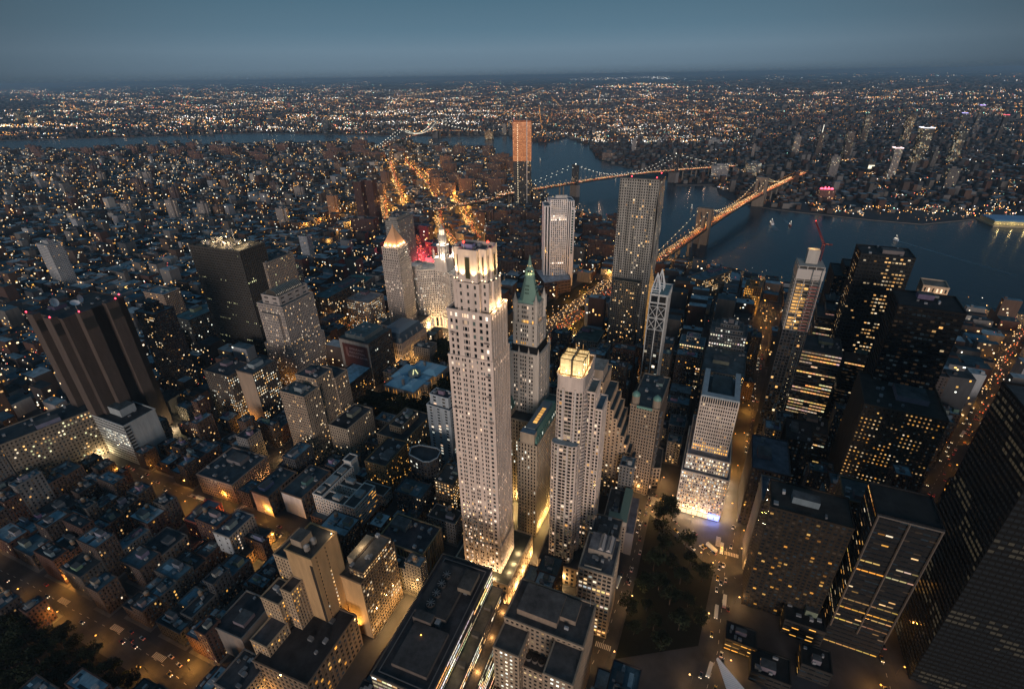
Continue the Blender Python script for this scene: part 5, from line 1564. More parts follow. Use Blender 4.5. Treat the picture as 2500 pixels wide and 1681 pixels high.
for lab, px, z, Lx, Ly in (('pale narrow slab tower left of the bridge streets', (698, 540), 60, 16, 22), ('white sliver tower among low roofs left of centre', (512, 540), 48, 14, 14), ('small glass tower left of the black ribbed tower', (172, 500), 50, 18, 22)):
    plain('apartment_tower', lab, px, z, Lx, Ly, S(fh=3.2, bay=3, flat=True, col=(.38, .42, .47), lit=.03), 25, cat='tower')
for k, px in enumerate(((820, 415), (846, 412))):
    plain('housing_tower', ('leftmost of two joined dark brown housing towers above the round plaza', 'right-hand of two joined dark brown housing towers above the round plaza')[k], px, 128, 26, 22, S(fh=3, bay=3, flat=True, col=(.10, .06, .055), lit=.03), 20, cat='tower')
plain('housing_block', 'long brown housing block at the feet of the two joined towers', (850, 500), 62, 26, 64, S(fh=3, bay=3, flat=True, col=(.11, .07, .065), lit=.05), 20)
# tower under construction by the river
B, fr = hero('riverside_tower', 'lone unfinished riverside tower with orange netting over its upper half', (1209, 278), 250, 42, 54, 10, cat='tower')
st = S(fh=3.8, bay=3.4, flat=True, wh=.7, ww=.8, col=(.10, .11, .12), lit=.08, pal=WARM, k=.6)
shaft(B, rect(fr, 0, 0, 42, 54), 0, 140, st, roof=False, sts={0: dict(st, col=(.03, .035, .04)), 2: dict(st, col=(.03, .035, .04))})
nl = S(fh=3.8, bay=4, flat=True, wh=.5, ww=.8, col=(.50, .20, .10), litfn=lambda i, j, nf, nc, r: GLOW((1, .42, .16), r.uniform(.25, .7)))
shaft(B, rect(fr, -.6, -.6, 42.6, 54.6), 140, 250, nl, (.3, .2, .1), 2, part='netted_wall')
for k in range(44):
    B.many('hoist_lamp').ball(*fr.p(-2, 40, 6+k*5.5), 1.0, 'lamp_glow', (2.4, 1.9, 1.2))
    if k % 2: B.many('hoist_lamp').ball(*fr.p(-2, 12, 6+k*5.5), .8, 'lamp_glow', (2.0, 1.3, .6))
hm = B.part('hoist_mast')
hm.bar(fr.p(-1.8, 12, 0), fr.p(-1.8, 12, 256), 2.2, 'painted', (.5, .5, .5))
for v in (12, 34): hm.bar(fr.p(20, v, 250), fr.p(20, v, 275), 1, 'painted', (.5, .3, .1))
hm.bar(fr.p(20, 34, 274), fr.p(10, 50, 276), 1, 'painted', (.5, .3, .1))
done(B, fr, 42, 54)

# ------------------------------------------------------------------ right-hand financial district, dark with lit floors
DKT = dict(fh=3.9, wh=.42, bay=3, ww=.9, d=.4, band=True, pal=PINK+WARM, k=.95)
plain('office_tower', 'dark office slab with stacked pinkish lit floors, lower of two', (1918, 812), 116, 40, 36, S(col=(.07, .065, .062), lit=.05, rowlit=.68, **DKT), 33, nwin=100, roofcol=(.03, .035, .04), cat='tower')
plain('office_tower', 'dark office slab with stacked pinkish lit floors, upper of two', (1958, 735), 120, 40, 42, S(col=(.075, .068, .065), lit=.05, rowlit=.66, **DKT), 33, nwin=100, roofcol=(.03, .035, .04), setbacks=((8, 126),), cat='tower')
plain('office_tower', 'black mid-rise with few lit strips right of the stacked lit slabs', (2010, 838), 96, 40, 34, S(col=(.03, .03, .03), lit=.02, rowlit=.16, **DKT), 35, roofcol=(.02, .025, .03), cat='tower')
plain('office_block', 'dark block with short lit strips below the stacked lit slabs', (1885, 992), 52, 30, 26, S(col=(.05, .045, .042), lit=.05, rowlit=.4, **DKT), 33, roofcol=(.03, .03, .032))
plain('bank_tower', 'tall black slab with a column of bright lit floors by the river', (2085, 590), 206, 34, 46, S(fh=4, wh=.36, bay=3, ww=.7, d=.3, col=(.018, .02, .022), pal=WARM+PALE, k=.9, litfn=lambda i, j, nf, nc, r: (lit(WARM, r, .75) if r.random() < .62 else DARK) if nc-8 <= j <= nc-2 and (i*5) % 7 else (lit(WARM, r, .7) if r.random() < .03 else DARK)), 30, nwin=100, roofcol=(.02, .022, .025), cat='tower')
plain('office_tower', 'broad black tower with a few lamps left of the lit black slab', (2010, 640), 150, 50, 50, S(col=(.02, .022, .024), lit=.025, pal=WARM, fh=3.9, bay=3.2, wh=.4, ww=.7, d=.3), 30, roofcol=(.02, .03, .035), setbacks=((10, 160),), cat='tower')
plain('office_tower', 'low black tower with bright lit grid beside the half-built tower', (1925, 690), 128, 24, 20, S(col=(.03, .03, .03), lit=.62, pal=PALE, fh=3.6, bay=3.2, wh=.45, ww=.6, d=.3), 30, nwin=60, cat='tower')
B, fr = hero('crowned_tower', 'dark tower whose floodlit crown glows near the right edge', (2168, 660), 182, 26, 24, 35, cat='tower')
shaft(B, rect(fr, 0, 0, 26, 24), 0, 168, S(col=(.05, .048, .045), lit=.05, pal=WARM, fh=3.8, flat=True), par=0)
shaft(B, rect(fr, 2, 2, 24, 22), 168, 182, S(col=(.42, .34, .26), fh=7, bay=3.4, ww=.4, lit=.9, pal=PINK, k=1.2), (.2, .17, .14), 1)
root = done(B, fr, 26, 24)
for u, v in ((0, -3), (26, -3), (-3, 12), (-3, 22), (-3, 2)): lamp(*fr.p(u, v, 168), (1, .62, .34), 2400, .5, parent=root)
plain('trust_tower', 'massive dark H-plan block with a dense grid of small amber windows', (2160, 960), 118, 60, 58, S(col=(.06, .048, .038), lit=.46, pal=AMBER+WARM, k=.55, fh=4, wh=.35, bay=3.3, ww=.42, d=.35), 33, nwin=100, roofcol=(.03, .028, .026), n=8, cat='tower')
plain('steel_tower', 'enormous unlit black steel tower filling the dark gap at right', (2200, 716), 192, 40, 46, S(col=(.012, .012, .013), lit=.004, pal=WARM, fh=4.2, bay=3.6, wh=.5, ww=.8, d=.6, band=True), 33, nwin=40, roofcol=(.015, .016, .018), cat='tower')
plain('office_tower', 'small dark tower with lit lower floors under the black steel tower', (2120, 880), 110, 26, 40, S(col=(.03, .03, .03), lit=.03, rowlit=.22, **DKT), 33, cat='tower')
plain('hotel_slab', 'tall dark bronze hotel slab with sparse amber windows', (1945, 1205), 104, 30, 50, S(col=(.026, .02, .015), lit=.05, pal=AMBER, k=.6, fh=3.4, bay=3.6, wh=.5, ww=.6, d=.2), 30, nwin=100, roofcol=(.03, .028, .026), cat='tower')
plain('office_tower', 'brown tower with many tiny amber windows above a bright shopfront', (2010, 1160), 96, 26, 24, S(col=(.14, .095, .055), lit=.28, pal=AMBER, k=.8, fh=3.5, bay=2.8, wh=.42, ww=.42, d=.3), 31, nwin=60, cat='tower')
B, fr = hero('shop_block', 'low block with glowing orange shopfront windows', (1988, 1288), 16, 24, 22, 31)
shaft(B, rect(fr, 0, 0, 24, 22), 0, 16, S(col=(.12, .09, .07), fh=7, wh=.7, bay=5, ww=.85, lit=1, pal=AMBER, k=1.2), (.05, .045, .04))
done(B, fr, 24, 22)
plain('office_tower', 'grey tower with a bright patch of lit windows beside the dark hotel slab', (1778, 1150), 78, 30, 13, S(col=(.20, .18, .165), fh=3.9, wh=.45, bay=2.8, ww=.5, d=.3, litfn=lambda i, j, nf, nc, r: lit(PINK, r, 1.2) if 10 < i < 16 and j > 0 else (lit(WARM, r, .4) if r.random() < .05 else DARK)), 29, nwin=60, roofcol=(.08, .1, .13), cat='tower')
plain('office_block', 'dark block with broad grey-blue roof behind the grey tower', (1800, 1085), 66, 50, 30, S(col=(.05, .05, .055), lit=.02, fh=4), 29, roofcol=(.075, .095, .125), n=3)
B, fr = hero('braced_tower', 'dark tower with two pale steel rails and irregular golden floors', (2150, 1208), 128, 30, 34, 30, cat='tower')
st = S(col=(.016, .016, .017), fh=4.2, wh=.32, bay=4.4, ww=.9, d=.3, band=True, pal=AMBER+WARM, lit=.12, rowlit=.34, k=.7)
shaft(B, rect(fr, 0, 0, 30, 34), 0, 128, st, (.02, .02, .02), 1)
for v in (.6, 17, 33.4): B.many('steel_rail').bar(fr.p(-1.3, v, 20), fr.p(-1.3, v, 128), .9, 'painted', (.12, .10, .085))
B.many('steel_rail').bar(fr.p(-1.3, 0, 128), fr.p(-1.3, 34, 128), .9, 'painted', (.12, .10, .085))
B.nwin = 60
done(B, fr, 30, 34)
plain('reflection_tower', 'dark glass tower at right edge with dim slanting rows of panes', (2283, 872), 205, 60, 90, S(col=(.006, .006, .006), fh=4.2, bay=3.2, wh=.55, ww=.85, d=.25, band=True, lit=0, glass=(.004, .0035, .003), litfn=lambda i, j, nf, nc, r: GLOW((1, .78, .48), .028) if (i//3+j//9) % 5 == 0 and r.random() < .7 else (.003, .0025, .002)), 28, anchor=(1, 1), nwin=100, cat='tower')  # tower added to stand in for a reflection in the window glass
plain('office_block', 'dark low block with a string of lamps along its edge', (1850, 1010), 60, 36, 22, S(col=(.03, .03, .03), lit=.03, fh=4), 32, roofcol=(.025, .025, .03))
plain('office_tower', 'grey terraced tower with curved top and lit floors behind the ribbed tower', (1700, 770), 96, 36, 40, S(col=(.10, .11, .12), lit=.16, rowlit=.2, pal=PALE, fh=3.8, wh=.45, bay=2.8, ww=.55, d=.3), 30, nwin=80, roofcol=(.07, .09, .1), setbacks=((5, 101), (10, 105)), cat='tower')
plain('office_block', 'white-sided block with lit top floors and grey roof house', (1603, 790), 62, 26, 30, S(col=(.34, .35, .36), lit=.12, rowlit=.3, pal=WARM, fh=3.8, wh=.45, bay=3, ww=.6, d=.3), 30, nwin=60, roofcol=(.12, .17, .2), setbacks=((7, 70),))
plain('slab_block', 'dark slab with tiny lit windows behind the columned tower', (1695, 860), 78, 60, 44, S(col=(.06, .07, .075), lit=.02, fh=3.8, flat=True), 30, roofcol=(.06, .085, .1), n=6)
plain('hospital_block', 'long block with lit fascia row near the riverside road', (1600, 640), 40, 90, 30, S(col=(.24, .18, .13), lit=.35, pal=WARM, fh=4, bay=3.4, flat=True, k=.9), 60, roofcol=(.08, .13, .16), n=8)
plain('office_block', 'orange floodlit stepped block near the riverside', (1735, 655), 52, 30, 26, S(col=(.34, .22, .11), lit=.8, pal=AMBER, fh=4, bay=3, flat=True), 35, roofcol=(.2, .16, .12), setbacks=((6, 60),))
plain('glass_block', 'dark glass block with white top light below the two open pyramids', (1575, 815), 52, 30, 26, S(col=(.03, .035, .04), lit=.04, pal=PALE, fh=4), 30, roofcol=(.04, .05, .06))
plain('slotted_block', 'small slatted white block by the highway ramp', (1385, 690), 50, 26, 22, S(col=(.33, .34, .36), fh=50, wh=.95, bay=2, ww=.5, lit=0, d=.8), 28, roofcol=(.08, .09, .1))
plain('hall_block', 'old block with green-grey roof and lamps along its cornice by the ramp', (1360, 780), 36, 40, 34, S(col=(.24, .21, .18), fh=4, bay=3, lit=.1, pal=WARM), 30, nwin=0, roofcol=(.06, .09, .08))
for lab, px, z, Lx, Ly, li in (('dark low pavilion with two long amber light strips beside the winged roof', (1722, 1478), 12, 14, 20, .9), ('dark low shed with upright amber light slots at the bottom edge', (1895, 1535), 14, 16, 18, .5), ('dark low block with few amber windows under the hotel slab', (1880, 1440), 16, 20, 26, .2), ('dark construction shed with scattered amber lamps right of the winged roof', (1800, 1560), 10, 18, 24, .25)):
    plain('low_block', lab, px, z, Lx, Ly, S(col=(.03, .028, .026), fh=4.2, wh=.3, bay=5, ww=.85, d=.3, lit=li, pal=AMBER, k=1.0, band=True), 30, roofcol=(.02, .02, .02), n=4)
# winged white hall roof, bottom right
B = Bld('winged_hall', 'tip of a white ribbed wing roof pointing up at the bottom edge', seed=9)
tip, b1, b2 = at(1634, 1497, 36), at(1712, 1590, 30), at(1668, 1600, 30)
wg = B.part('wing')
for k in range(26):
    f = k/26
    a = (tip[0]+(b1[0]-tip[0])*f, tip[1]+(b1[1]-tip[1])*f, 36-6*f)
    b = (tip[0]+(b2[0]-tip[0])*f, tip[1]+(b2[1]-tip[1])*f, 33.5-6*f)
    wg.bar(a, b, .55, 'painted', (.62, .62, .64))
    a2 = (tip[0]+(b1[0]-tip[0])*(f+1/26), tip[1]+(b1[1]-tip[1])*(f+1/26), 36-6*(f+1/26))
    wg.bar(a, a2, .8, 'painted', (.62, .62, .64))
    b3 = (tip[0]+(b2[0]-tip[0])*(f+1/26), tip[1]+(b2[1]-tip[1])*(f+1/26), 33.5-6*(f+1/26))
    wg.poly([a, a2, b3, b], 'painted', (.5, .5, .52))
hl = B.part('hall')
hl.prism([b1, b2, at(1690, 1680, 0), at(1760, 1660, 0)], 0, 26, 'masonry', (.3, .3, .3))
B.finish(tip)

# ------------------------------------------------------------------ bridges
def lerp(a, b, f): return tuple(a[i]+(b[i]-a[i])*f for i in range(len(a)))
def bridge(name, label, tA, tB, ztop, zdeck, anchorA, anchorB, wd, style, lampcol, cars, deckpts=None, endpts=()):
    """suspension bridge: tower feet tA, tB and the land ends (x, y, z) on both sides"""
    root = empty(name, (tA[0], tA[1], 0))
    tag(root, label, 'bridge')
    base = (tA[0], tA[1], 0)
    d = np.array((tB[0]-tA[0], tB[1]-tA[1]))
    Ls = np.linalg.norm(d)
    d = d/Ls
    nrm = np.array((-d[1], d[0]))
    fr = Fr((tA[0], tA[1]), math.degrees(math.atan2(d[0], d[1]))-90)     # u along the span
    deck = [anchorA]+[(tA[0], tA[1], zdeck)]+[lerp((tA[0], tA[1], zdeck), (tB[0], tB[1], zdeck), f)[:2]+(zdeck+4*math.sin(math.pi*f),) for f in (.2, .4, .6, .8)]+[(tB[0], tB[1], zdeck)]+[anchorB]
    if deckpts: deck = deckpts+deck
    deck = deck+list(endpts)
    w = MB()
    P2 = [p[:2] for p in deck]
    Z = [p[2] for p in deck]
    L, R = strip(w, P2, wd, Z, 'asphalt', (.08, .075, .07))
    for A_ in (L, R):
        for i in range(len(A_)-1):
            a, b = A_[i], A_[i+1]
            w.poly([a+(Z[i]-3.2,), b+(Z[i+1]-3.2,), b+(Z[i+1]+.6,), a+(Z[i]+.6,)], 'metal', (.10, .11, .12))
    for i in range(len(L)-1): w.poly([L[i]+(Z[i]-3.2,), L[i+1]+(Z[i+1]-3.2,), R[i+1]+(Z[i+1]-3.2,), R[i]+(Z[i]-3.2,)], 'metal', (.06, .065, .07))
    w.build('deck', base, root)
    for i in range(len(P2)-1):
        for x, y, t in walk(P2[i:i+2], 70, 35):
            f = math.dist((x, y), P2[i])/math.dist(P2[i], P2[i+1])
            z = Z[i]+(Z[i+1]-Z[i])*f-3
            if not (0 < (np.array((x, y))-np.array(tA))@d < Ls) and z > 6:
                o = (-t[1]*wd*.38, t[0]*wd*.38)
                for s_ in (-1, 1):
                    pr = MB()
                    pr.prism([(x+o[0]*s_+a, y+o[1]*s_+b) for a, b in ((-2, -2), (2, -2), (2, 2), (-2, 2))], -2, z, 'masonry', (.2, .18, .16))
                    pr.build('approach_pier', base, root)
    for T in (tA, tB):
        f2 = Fr(T, math.degrees(math.atan2(d[0], d[1]))-90)
        t = MB()
        if style == 'stone':
            c = (.20, .175, .15)
            h = wd/2+4
            for v in (-h+3.5, 0, h-3.5): t.box(f2, -6, v-3.5, 6, v+3.5, -3, ztop-9, 'masonry', c)
            for v0, v1 in ((-h, h),):
                t.box(f2, -6.4, v0, 6.4, v1, ztop-9, ztop, 'masonry', c, bot=True)
                t.box(f2, -6.2, v0, 6.2, v1, -3, zdeck-4, 'masonry', c)
                t.box(f2, -7.2, v0-.8, 7.2, v1+.8, ztop, ztop+1.6, 'masonry', (.24, .21, .18), bot=True)
            for v in (-h/2, h/2):                      # pointed arch heads
                hw = (h-7)/2+.2
                for k in range(6):
                    z0 = ztop-21+k*2.1
                    o = hw*(1-math.sqrt(max(0, 1-(k/6.5)**2)))
                    for s_ in (-1, 1): t.box(f2, -5.9, min(v+s_*hw, v+s_*(hw-o-.4)), 5.9, max(v+s_*hw, v+s_*(hw-o-.4)), z0, ztop-9, 'masonry', c, bot=True)
        else:
            c = (.12, .15, .19)
            h = wd/2+1
            for v in (-h, -h/3, h/3, h): t.box(f2, -2.6, v-1.5, 2.6, v+1.5, zdeck-8, ztop, 'metal', c)
            t.box(f2, -7, -h-4, 7, h+4, -3, zdeck-7, 'masonry', (.18, .18, .19))
            for z in (ztop-4, zdeck+18, zdeck-6): t.box(f2, -2.2, -h, 2.2, h, z, z+3, 'metal', c, bot=True)
            for k in range(5):
                z0, z1 = zdeck+2+k*9, zdeck+11+k*9
                if z1 < ztop:
                    for a, b in ((-h, -h/3), (h/3, h)):
                        t.bar(f2.p(0, a, z0), f2.p(0, b, z1), .8, 'metal', c); t.bar(f2.p(0, b, z0), f2.p(0, a, z1), .8, 'metal', c)
            t.ball(*f2.p(0, 0, ztop+2), 2.2, 'lamp_glow', GLOW(lampcol, 2))
        t.build('tower', base, root)
    la = MB()
    lr = max(.85, math.hypot(tA[0]-CAM[0], tA[1]-CAM[1])*.00052)
    sus = MB()
    hw = wd/2-1
    for s_ in (-1, 1):
        off = nrm*hw*s_
        c_ = MB()
        segs = []
        A3, B3 = np.array((tA[0], tA[1], ztop)), np.array((tB[0], tB[1], ztop))
        for k in range(29):
            f = k/28
            z = zdeck+6+(ztop-zdeck-6)*(2*f-1)**2
            segs.append((tA[0]+(tB[0]-tA[0])*f+off[0], tA[1]+(tB[1]-tA[1])*f+off[1], z))
        n_side = 14
        for T, An, rev in ((tA, anchorA, True), (tB, anchorB, False)):
            sd = []
            for k in range(n_side+1):
                f = k/n_side
                z = An[2]+3+(ztop-An[2]-3)*(1-f)**1.35
                sd.append((T[0]+(An[0]-T[0])*f+off[0], T[1]+(An[1]-T[1])*f+off[1], z))
            for a, b in zip(sd, sd[1:]): c_.bar(a, b, .55, 'metal', (.25, .25, .24))
            for p in sd[1:]: la.ball(p[0], p[1], p[2]+.6, lr, 'lamp_glow', GLOW(lampcol, 3.2))
        for a, b in zip(segs, segs[1:]): c_.bar(a, b, .55, 'metal', (.25, .25, .24))
        for k, p in enumerate(segs[1:-1]):
            la.ball(p[0], p[1], p[2]+.6, lr, 'lamp_glow', GLOW(lampcol, 3.2))
            sus.bar(p, (p[0], p[1], zdeck), .3, 'metal', (.3, .3, .3))
        c_.build('cable', base, root)
    sus.build('suspender', base, root)
    tag(la.build('cable_lamp', base, root), kind='stuff')
    # roadway lamps and traffic
    dl = MB()
    for s_ in (-1, 1):
        for i in range(len(P2)-1):
            for x, y, t in walk(P2[i:i+2], 24, 8):
                f = math.dist((x, y), P2[i])/math.dist(P2[i], P2[i+1])
                z = Z[i]+(Z[i+1]-Z[i])*f
                dl.bar((x-t[1]*hw*s_, y+t[0]*hw*s_, z), (x-t[1]*hw*s_, y+t[0]*hw*s_, z+8), .3, 'metal', (.2, .2, .2))
                dl.ball(x-t[1]*hw*s_, y+t[0]*hw*s_, z+8.4, .8, 'lamp_glow', GLOW(cars[1], cars[2]))
    tag(dl.build('deck_lamp', base, root), kind='stuff')
    nl = int((wd-4)//3.4)
    for i in range(nl):
        o = (i-(nl-1)/2)*3.3
        for q in range(len(P2)-1):
            for x, y, t in walk(P2[q:q+2], 10, random.uniform(0, 9)):
                if random.random() < cars[0]:
                    f = math.dist((x, y), P2[q])/math.dist(P2[q], P2[q+1])
                    CARS.append((x-t[1]*o, y+t[0]*o, Z[q]+(Z[q+1]-Z[q])*f+.03, math.atan2(t[1], t[0])+(0 if o < 0 else math.pi)))
    for i in range(len(P2)-1):
        for x, y, t in walk(P2[i:i+2], 75, 20):
            f = math.dist((x, y), P2[i])/math.dist(P2[i], P2[i+1])
            lamp(x, y, Z[i]+(Z[i+1]-Z[i])*f+9, cars[1], cars[3], 1.0, 'deck_lamp', parent=root)
    return root
KS = 2332/2500
bA, bB = at(1723*KS, 509*KS, 84), at(1863*KS, 434*KS, 84)
dd = (np.array(bB)-np.array(bA))/math.dist(bA, bB)
ancA = tuple(np.array(bA)-dd*285)+(27.0,)
ancB = tuple(np.array(bB)+dd*285)+(27.0,)
endA = at(1498, 592, 12)+(12.0,)
bridge('stone_bridge', 'stone-towered suspension bridge with pointed arches glowing orange with traffic', bA, bB, 84, 38, ancA, ancB, 26, 'stone', (1, .78, .45), (.75, (1, .38, .06), 1.7, 9000), deckpts=[endA], endpts=[tuple(np.array(bB)+dd*430)+(22.0,), tuple(np.array(bB)+dd*640)+(12.0,)])
mA, mB_ = at(1405.8*KS, 402*KS, 102), at(1651*KS, 376*KS, 102)
dd = (np.array(mB_)-np.array(mA))/math.dist(mA, mB_)
ancA = tuple(np.array(mA)-dd*300)+(34.0,)
ancB = tuple(np.array(mB_)+dd*330)+(32.0,)
endA = [at(872, 497, 8)+(8.0,), at(985, 477, 16)+(16.0,), at(1090, 458, 24)+(24.0,), at(1180, 440, 30)+(30.0,)]
bridge('steel_bridge', 'blue steel suspension bridge with pearl lamp strings and pale traffic deck', mA, mB_, 102, 44, ancA, ancB, 30, 'steel', (.95, .92, .75), (.5, (1, .60, .36), 1.7, 8000), deckpts=endA)
wA, wB = at(981*KS, 314*KS, 102), at(1060*KS, 297*KS, 102)
dd = (np.array(wB)-np.array(wA))/math.dist(wA, wB)
ancA = at(835, 350, 14)+(14.0,)
ancB = at(1090, 298, 26)+(26.0,)
bridge('steel_bridge', 'farthest suspension bridge with white lamp strings across the upper river', wA, wB, 102, 46, ancA, ancB, 30, 'steel', (1, .95, .75), (.12, (1, .6, .3), .7, 0), deckpts=[at(770, 362, 8)+(8.0,)])

# ------------------------------------------------------------------ the city between the landmarks
FOOTI = []
for P, g_ in FOOT: FOOTI.append((P[:, 0].min()-g_, P[:, 0].max()+g_, P[:, 1].min()-g_, P[:, 1].max()+g_, offset([tuple(p) for p in P], g_)))
def blocked(x, y, r):
    for x0, x1, y0, y1, P in FOOTI:
        if x0-r < x < x1+r and y0-r < y < y1+r:
            if in_poly(x, y, P): return True
            for a in ((r, 0), (-r, 0), (0, r), (0, -r), (r*.7, r*.7), (-r*.7, r*.7), (r*.7, -r*.7), (-r*.7, -r*.7)):
                if in_poly(x+a[0], y+a[1], P): return True
    for P in PARKS:
        if in_poly(x, y, P) or in_poly(x+r*.7, y, P) or in_poly(x-r*.7, y, P) or in_poly(x, y+r*.7, P) or in_poly(x, y-r*.7, P): return True
    return False
rng = random.Random(404)
BRICK = [(.085, .05, .042), (.07, .045, .04), (.10, .068, .055), (.06, .052, .052), (.085, .082, .08), (.13, .125, .12), (.055, .06, .068), (.17, .17, .172), (.075, .06, .055)]
ROOFC = [(.03, .045, .055), (.04, .08, .10), (.07, .14, .18), (.11, .21, .27), (.02, .028, .034), (.05, .10, .13), (.18, .28, .34), (.28, .37, .42), (.026, .036, .044)]
LOTS = []
def lots(fr, u0, u1, v0, v1, bu, bv, su, sv, hfn, lw=(9, 24), skip=0.05):
    """street grid of blocks, each split into lots with yards between the two rows"""
    u = u0
    while u < u1:
        v = v0
        while v < v1:
            for row in (0, 1):
                x = u
                dv = bv*rng.uniform(.40, .49)
                while x < u+bu-5:
                    w = min(rng.uniform(*lw), u+bu-x)
                    if u+bu-x-w < 6: w = u+bu-x
                    va, vb = (v, v+dv) if row == 0 else (v+bv-dv, v+bv)
                    if rng.random() > skip:
                        c = fr.w(x+w/2, (va+vb)/2)
                        LOTS.append((fr, x+.15, va, x+w-.15, vb, hfn(*c), c))
                    x += w
            v += bv+sv
        u += bu+su
def dist_h(x, y):
    r = rng.random()
    d = math.hypot(x-CAM[0], y-CAM[1])
    px, py, _ = proj(x, y, 0)
    if px > 1330 and d < 760 and py > 560:
        return rng.uniform(16, 40) if r < .5 else rng.uniform(40, 85)
    if d < 620: return rng.uniform(14, 26) if r < .7 else rng.uniform(24, 42)
    if d < 900: return rng.uniform(14, 30) if r < .75 else rng.uniform(30, 55)
    if d < 2100: return rng.uniform(11, 22) if r < .88 else rng.uniform(22, 48)
    return rng.uniform(9, 20) if r < .85 else rng.uniform(20, 50)
G1 = Fr((230, 0), 28.5)
lots(G1, -260, 700, -600, 2600, 86, 58, 15, 13, dist_h)
G2 = Fr((230, 0), 31)
lots(G2, 701, 1500, -700, 4200, 92, 56, 14, 13, dist_h, (8, 22))
G3 = Fr((230, 0), 25)
lots(G3, 1501, 4300, -900, 5600, 110, 56, 15, 14, dist_h, (14, 42))
def ok_lot(L):
    fr, u0, v0, u1, v1, h, c = L
    qx, qy, _ = proj(c[0], c[1], 0)
    if qx > 1690 and qy > 1240: return False
    if 1385 < qx < 1700 and qy > 1160 and not 1350 < qx < 1400: return False
    r = min(u1-u0, v1-v0)/2
    if not in_poly(c[0], c[1], MANPOLY): return False
    for a in ((u0, v0), (u1, v0), (u1, v1), (u0, v1)):
        if not in_poly(*fr.w(*a), MANPOLY): return False
    if not inframe(c[0], c[1], h, 90): return False
    if blocked(c[0], c[1], r): return False
    for a in (c, fr.w(u0, (v0+v1)/2), fr.w(u1, (v0+v1)/2), fr.w((u0+u1)/2, v0), fr.w((u0+u1)/2, v1)):
        if near_road(a[0], a[1], 1.5): return False
    return True
LOTS = [L for L in LOTS if ok_lot(L)]
OCC = set()
for L in LOTS:
    fr, u0, v0, u1, v1, h, c = L
    for a in np.arange(u0, u1, 2.5):
        for b in np.arange(v0, v1, 2.5):
            q = fr.w(a, b)
            OCC.add((int(q[0]//4), int(q[1]//4)))
F0 = Fr((230, 0), 28.5)
for a in range(-260, 760, 6):                      # infill where a landmark or an avenue broke a block
    for b in range(-600, 560, 6):
        Lc = F0.w(a+8, b+8)
        if not inframe(Lc[0], Lc[1], 10, 10): continue
        hit = False
        for p in range(-3, 20, 3):
            for q in range(-3, 20, 3):
                w_ = F0.w(a+p, b+q)
                if (int(w_[0]//4), int(w_[1]//4)) in OCC: hit = True; break
            if hit: break
        if hit: continue
        du, dv = rng.uniform(12, 16), rng.uniform(12, 16)
        L = (F0, a+.1, b+.1, a+du, b+dv, dist_h(*Lc)*.8, Lc)
        if not ok_lot(L): continue
        LOTS.append(L)
        for p in range(0, 17, 3):
            for q in range(0, 17, 3):
                w_ = F0.w(a+p, b+q)
                OCC.add((int(w_[0]//4), int(w_[1]//4)))
LOTS.sort(key=lambda L: math.hypot(L[6][0]-CAM[0], L[6][1]-CAM[1]))
NIND = 290
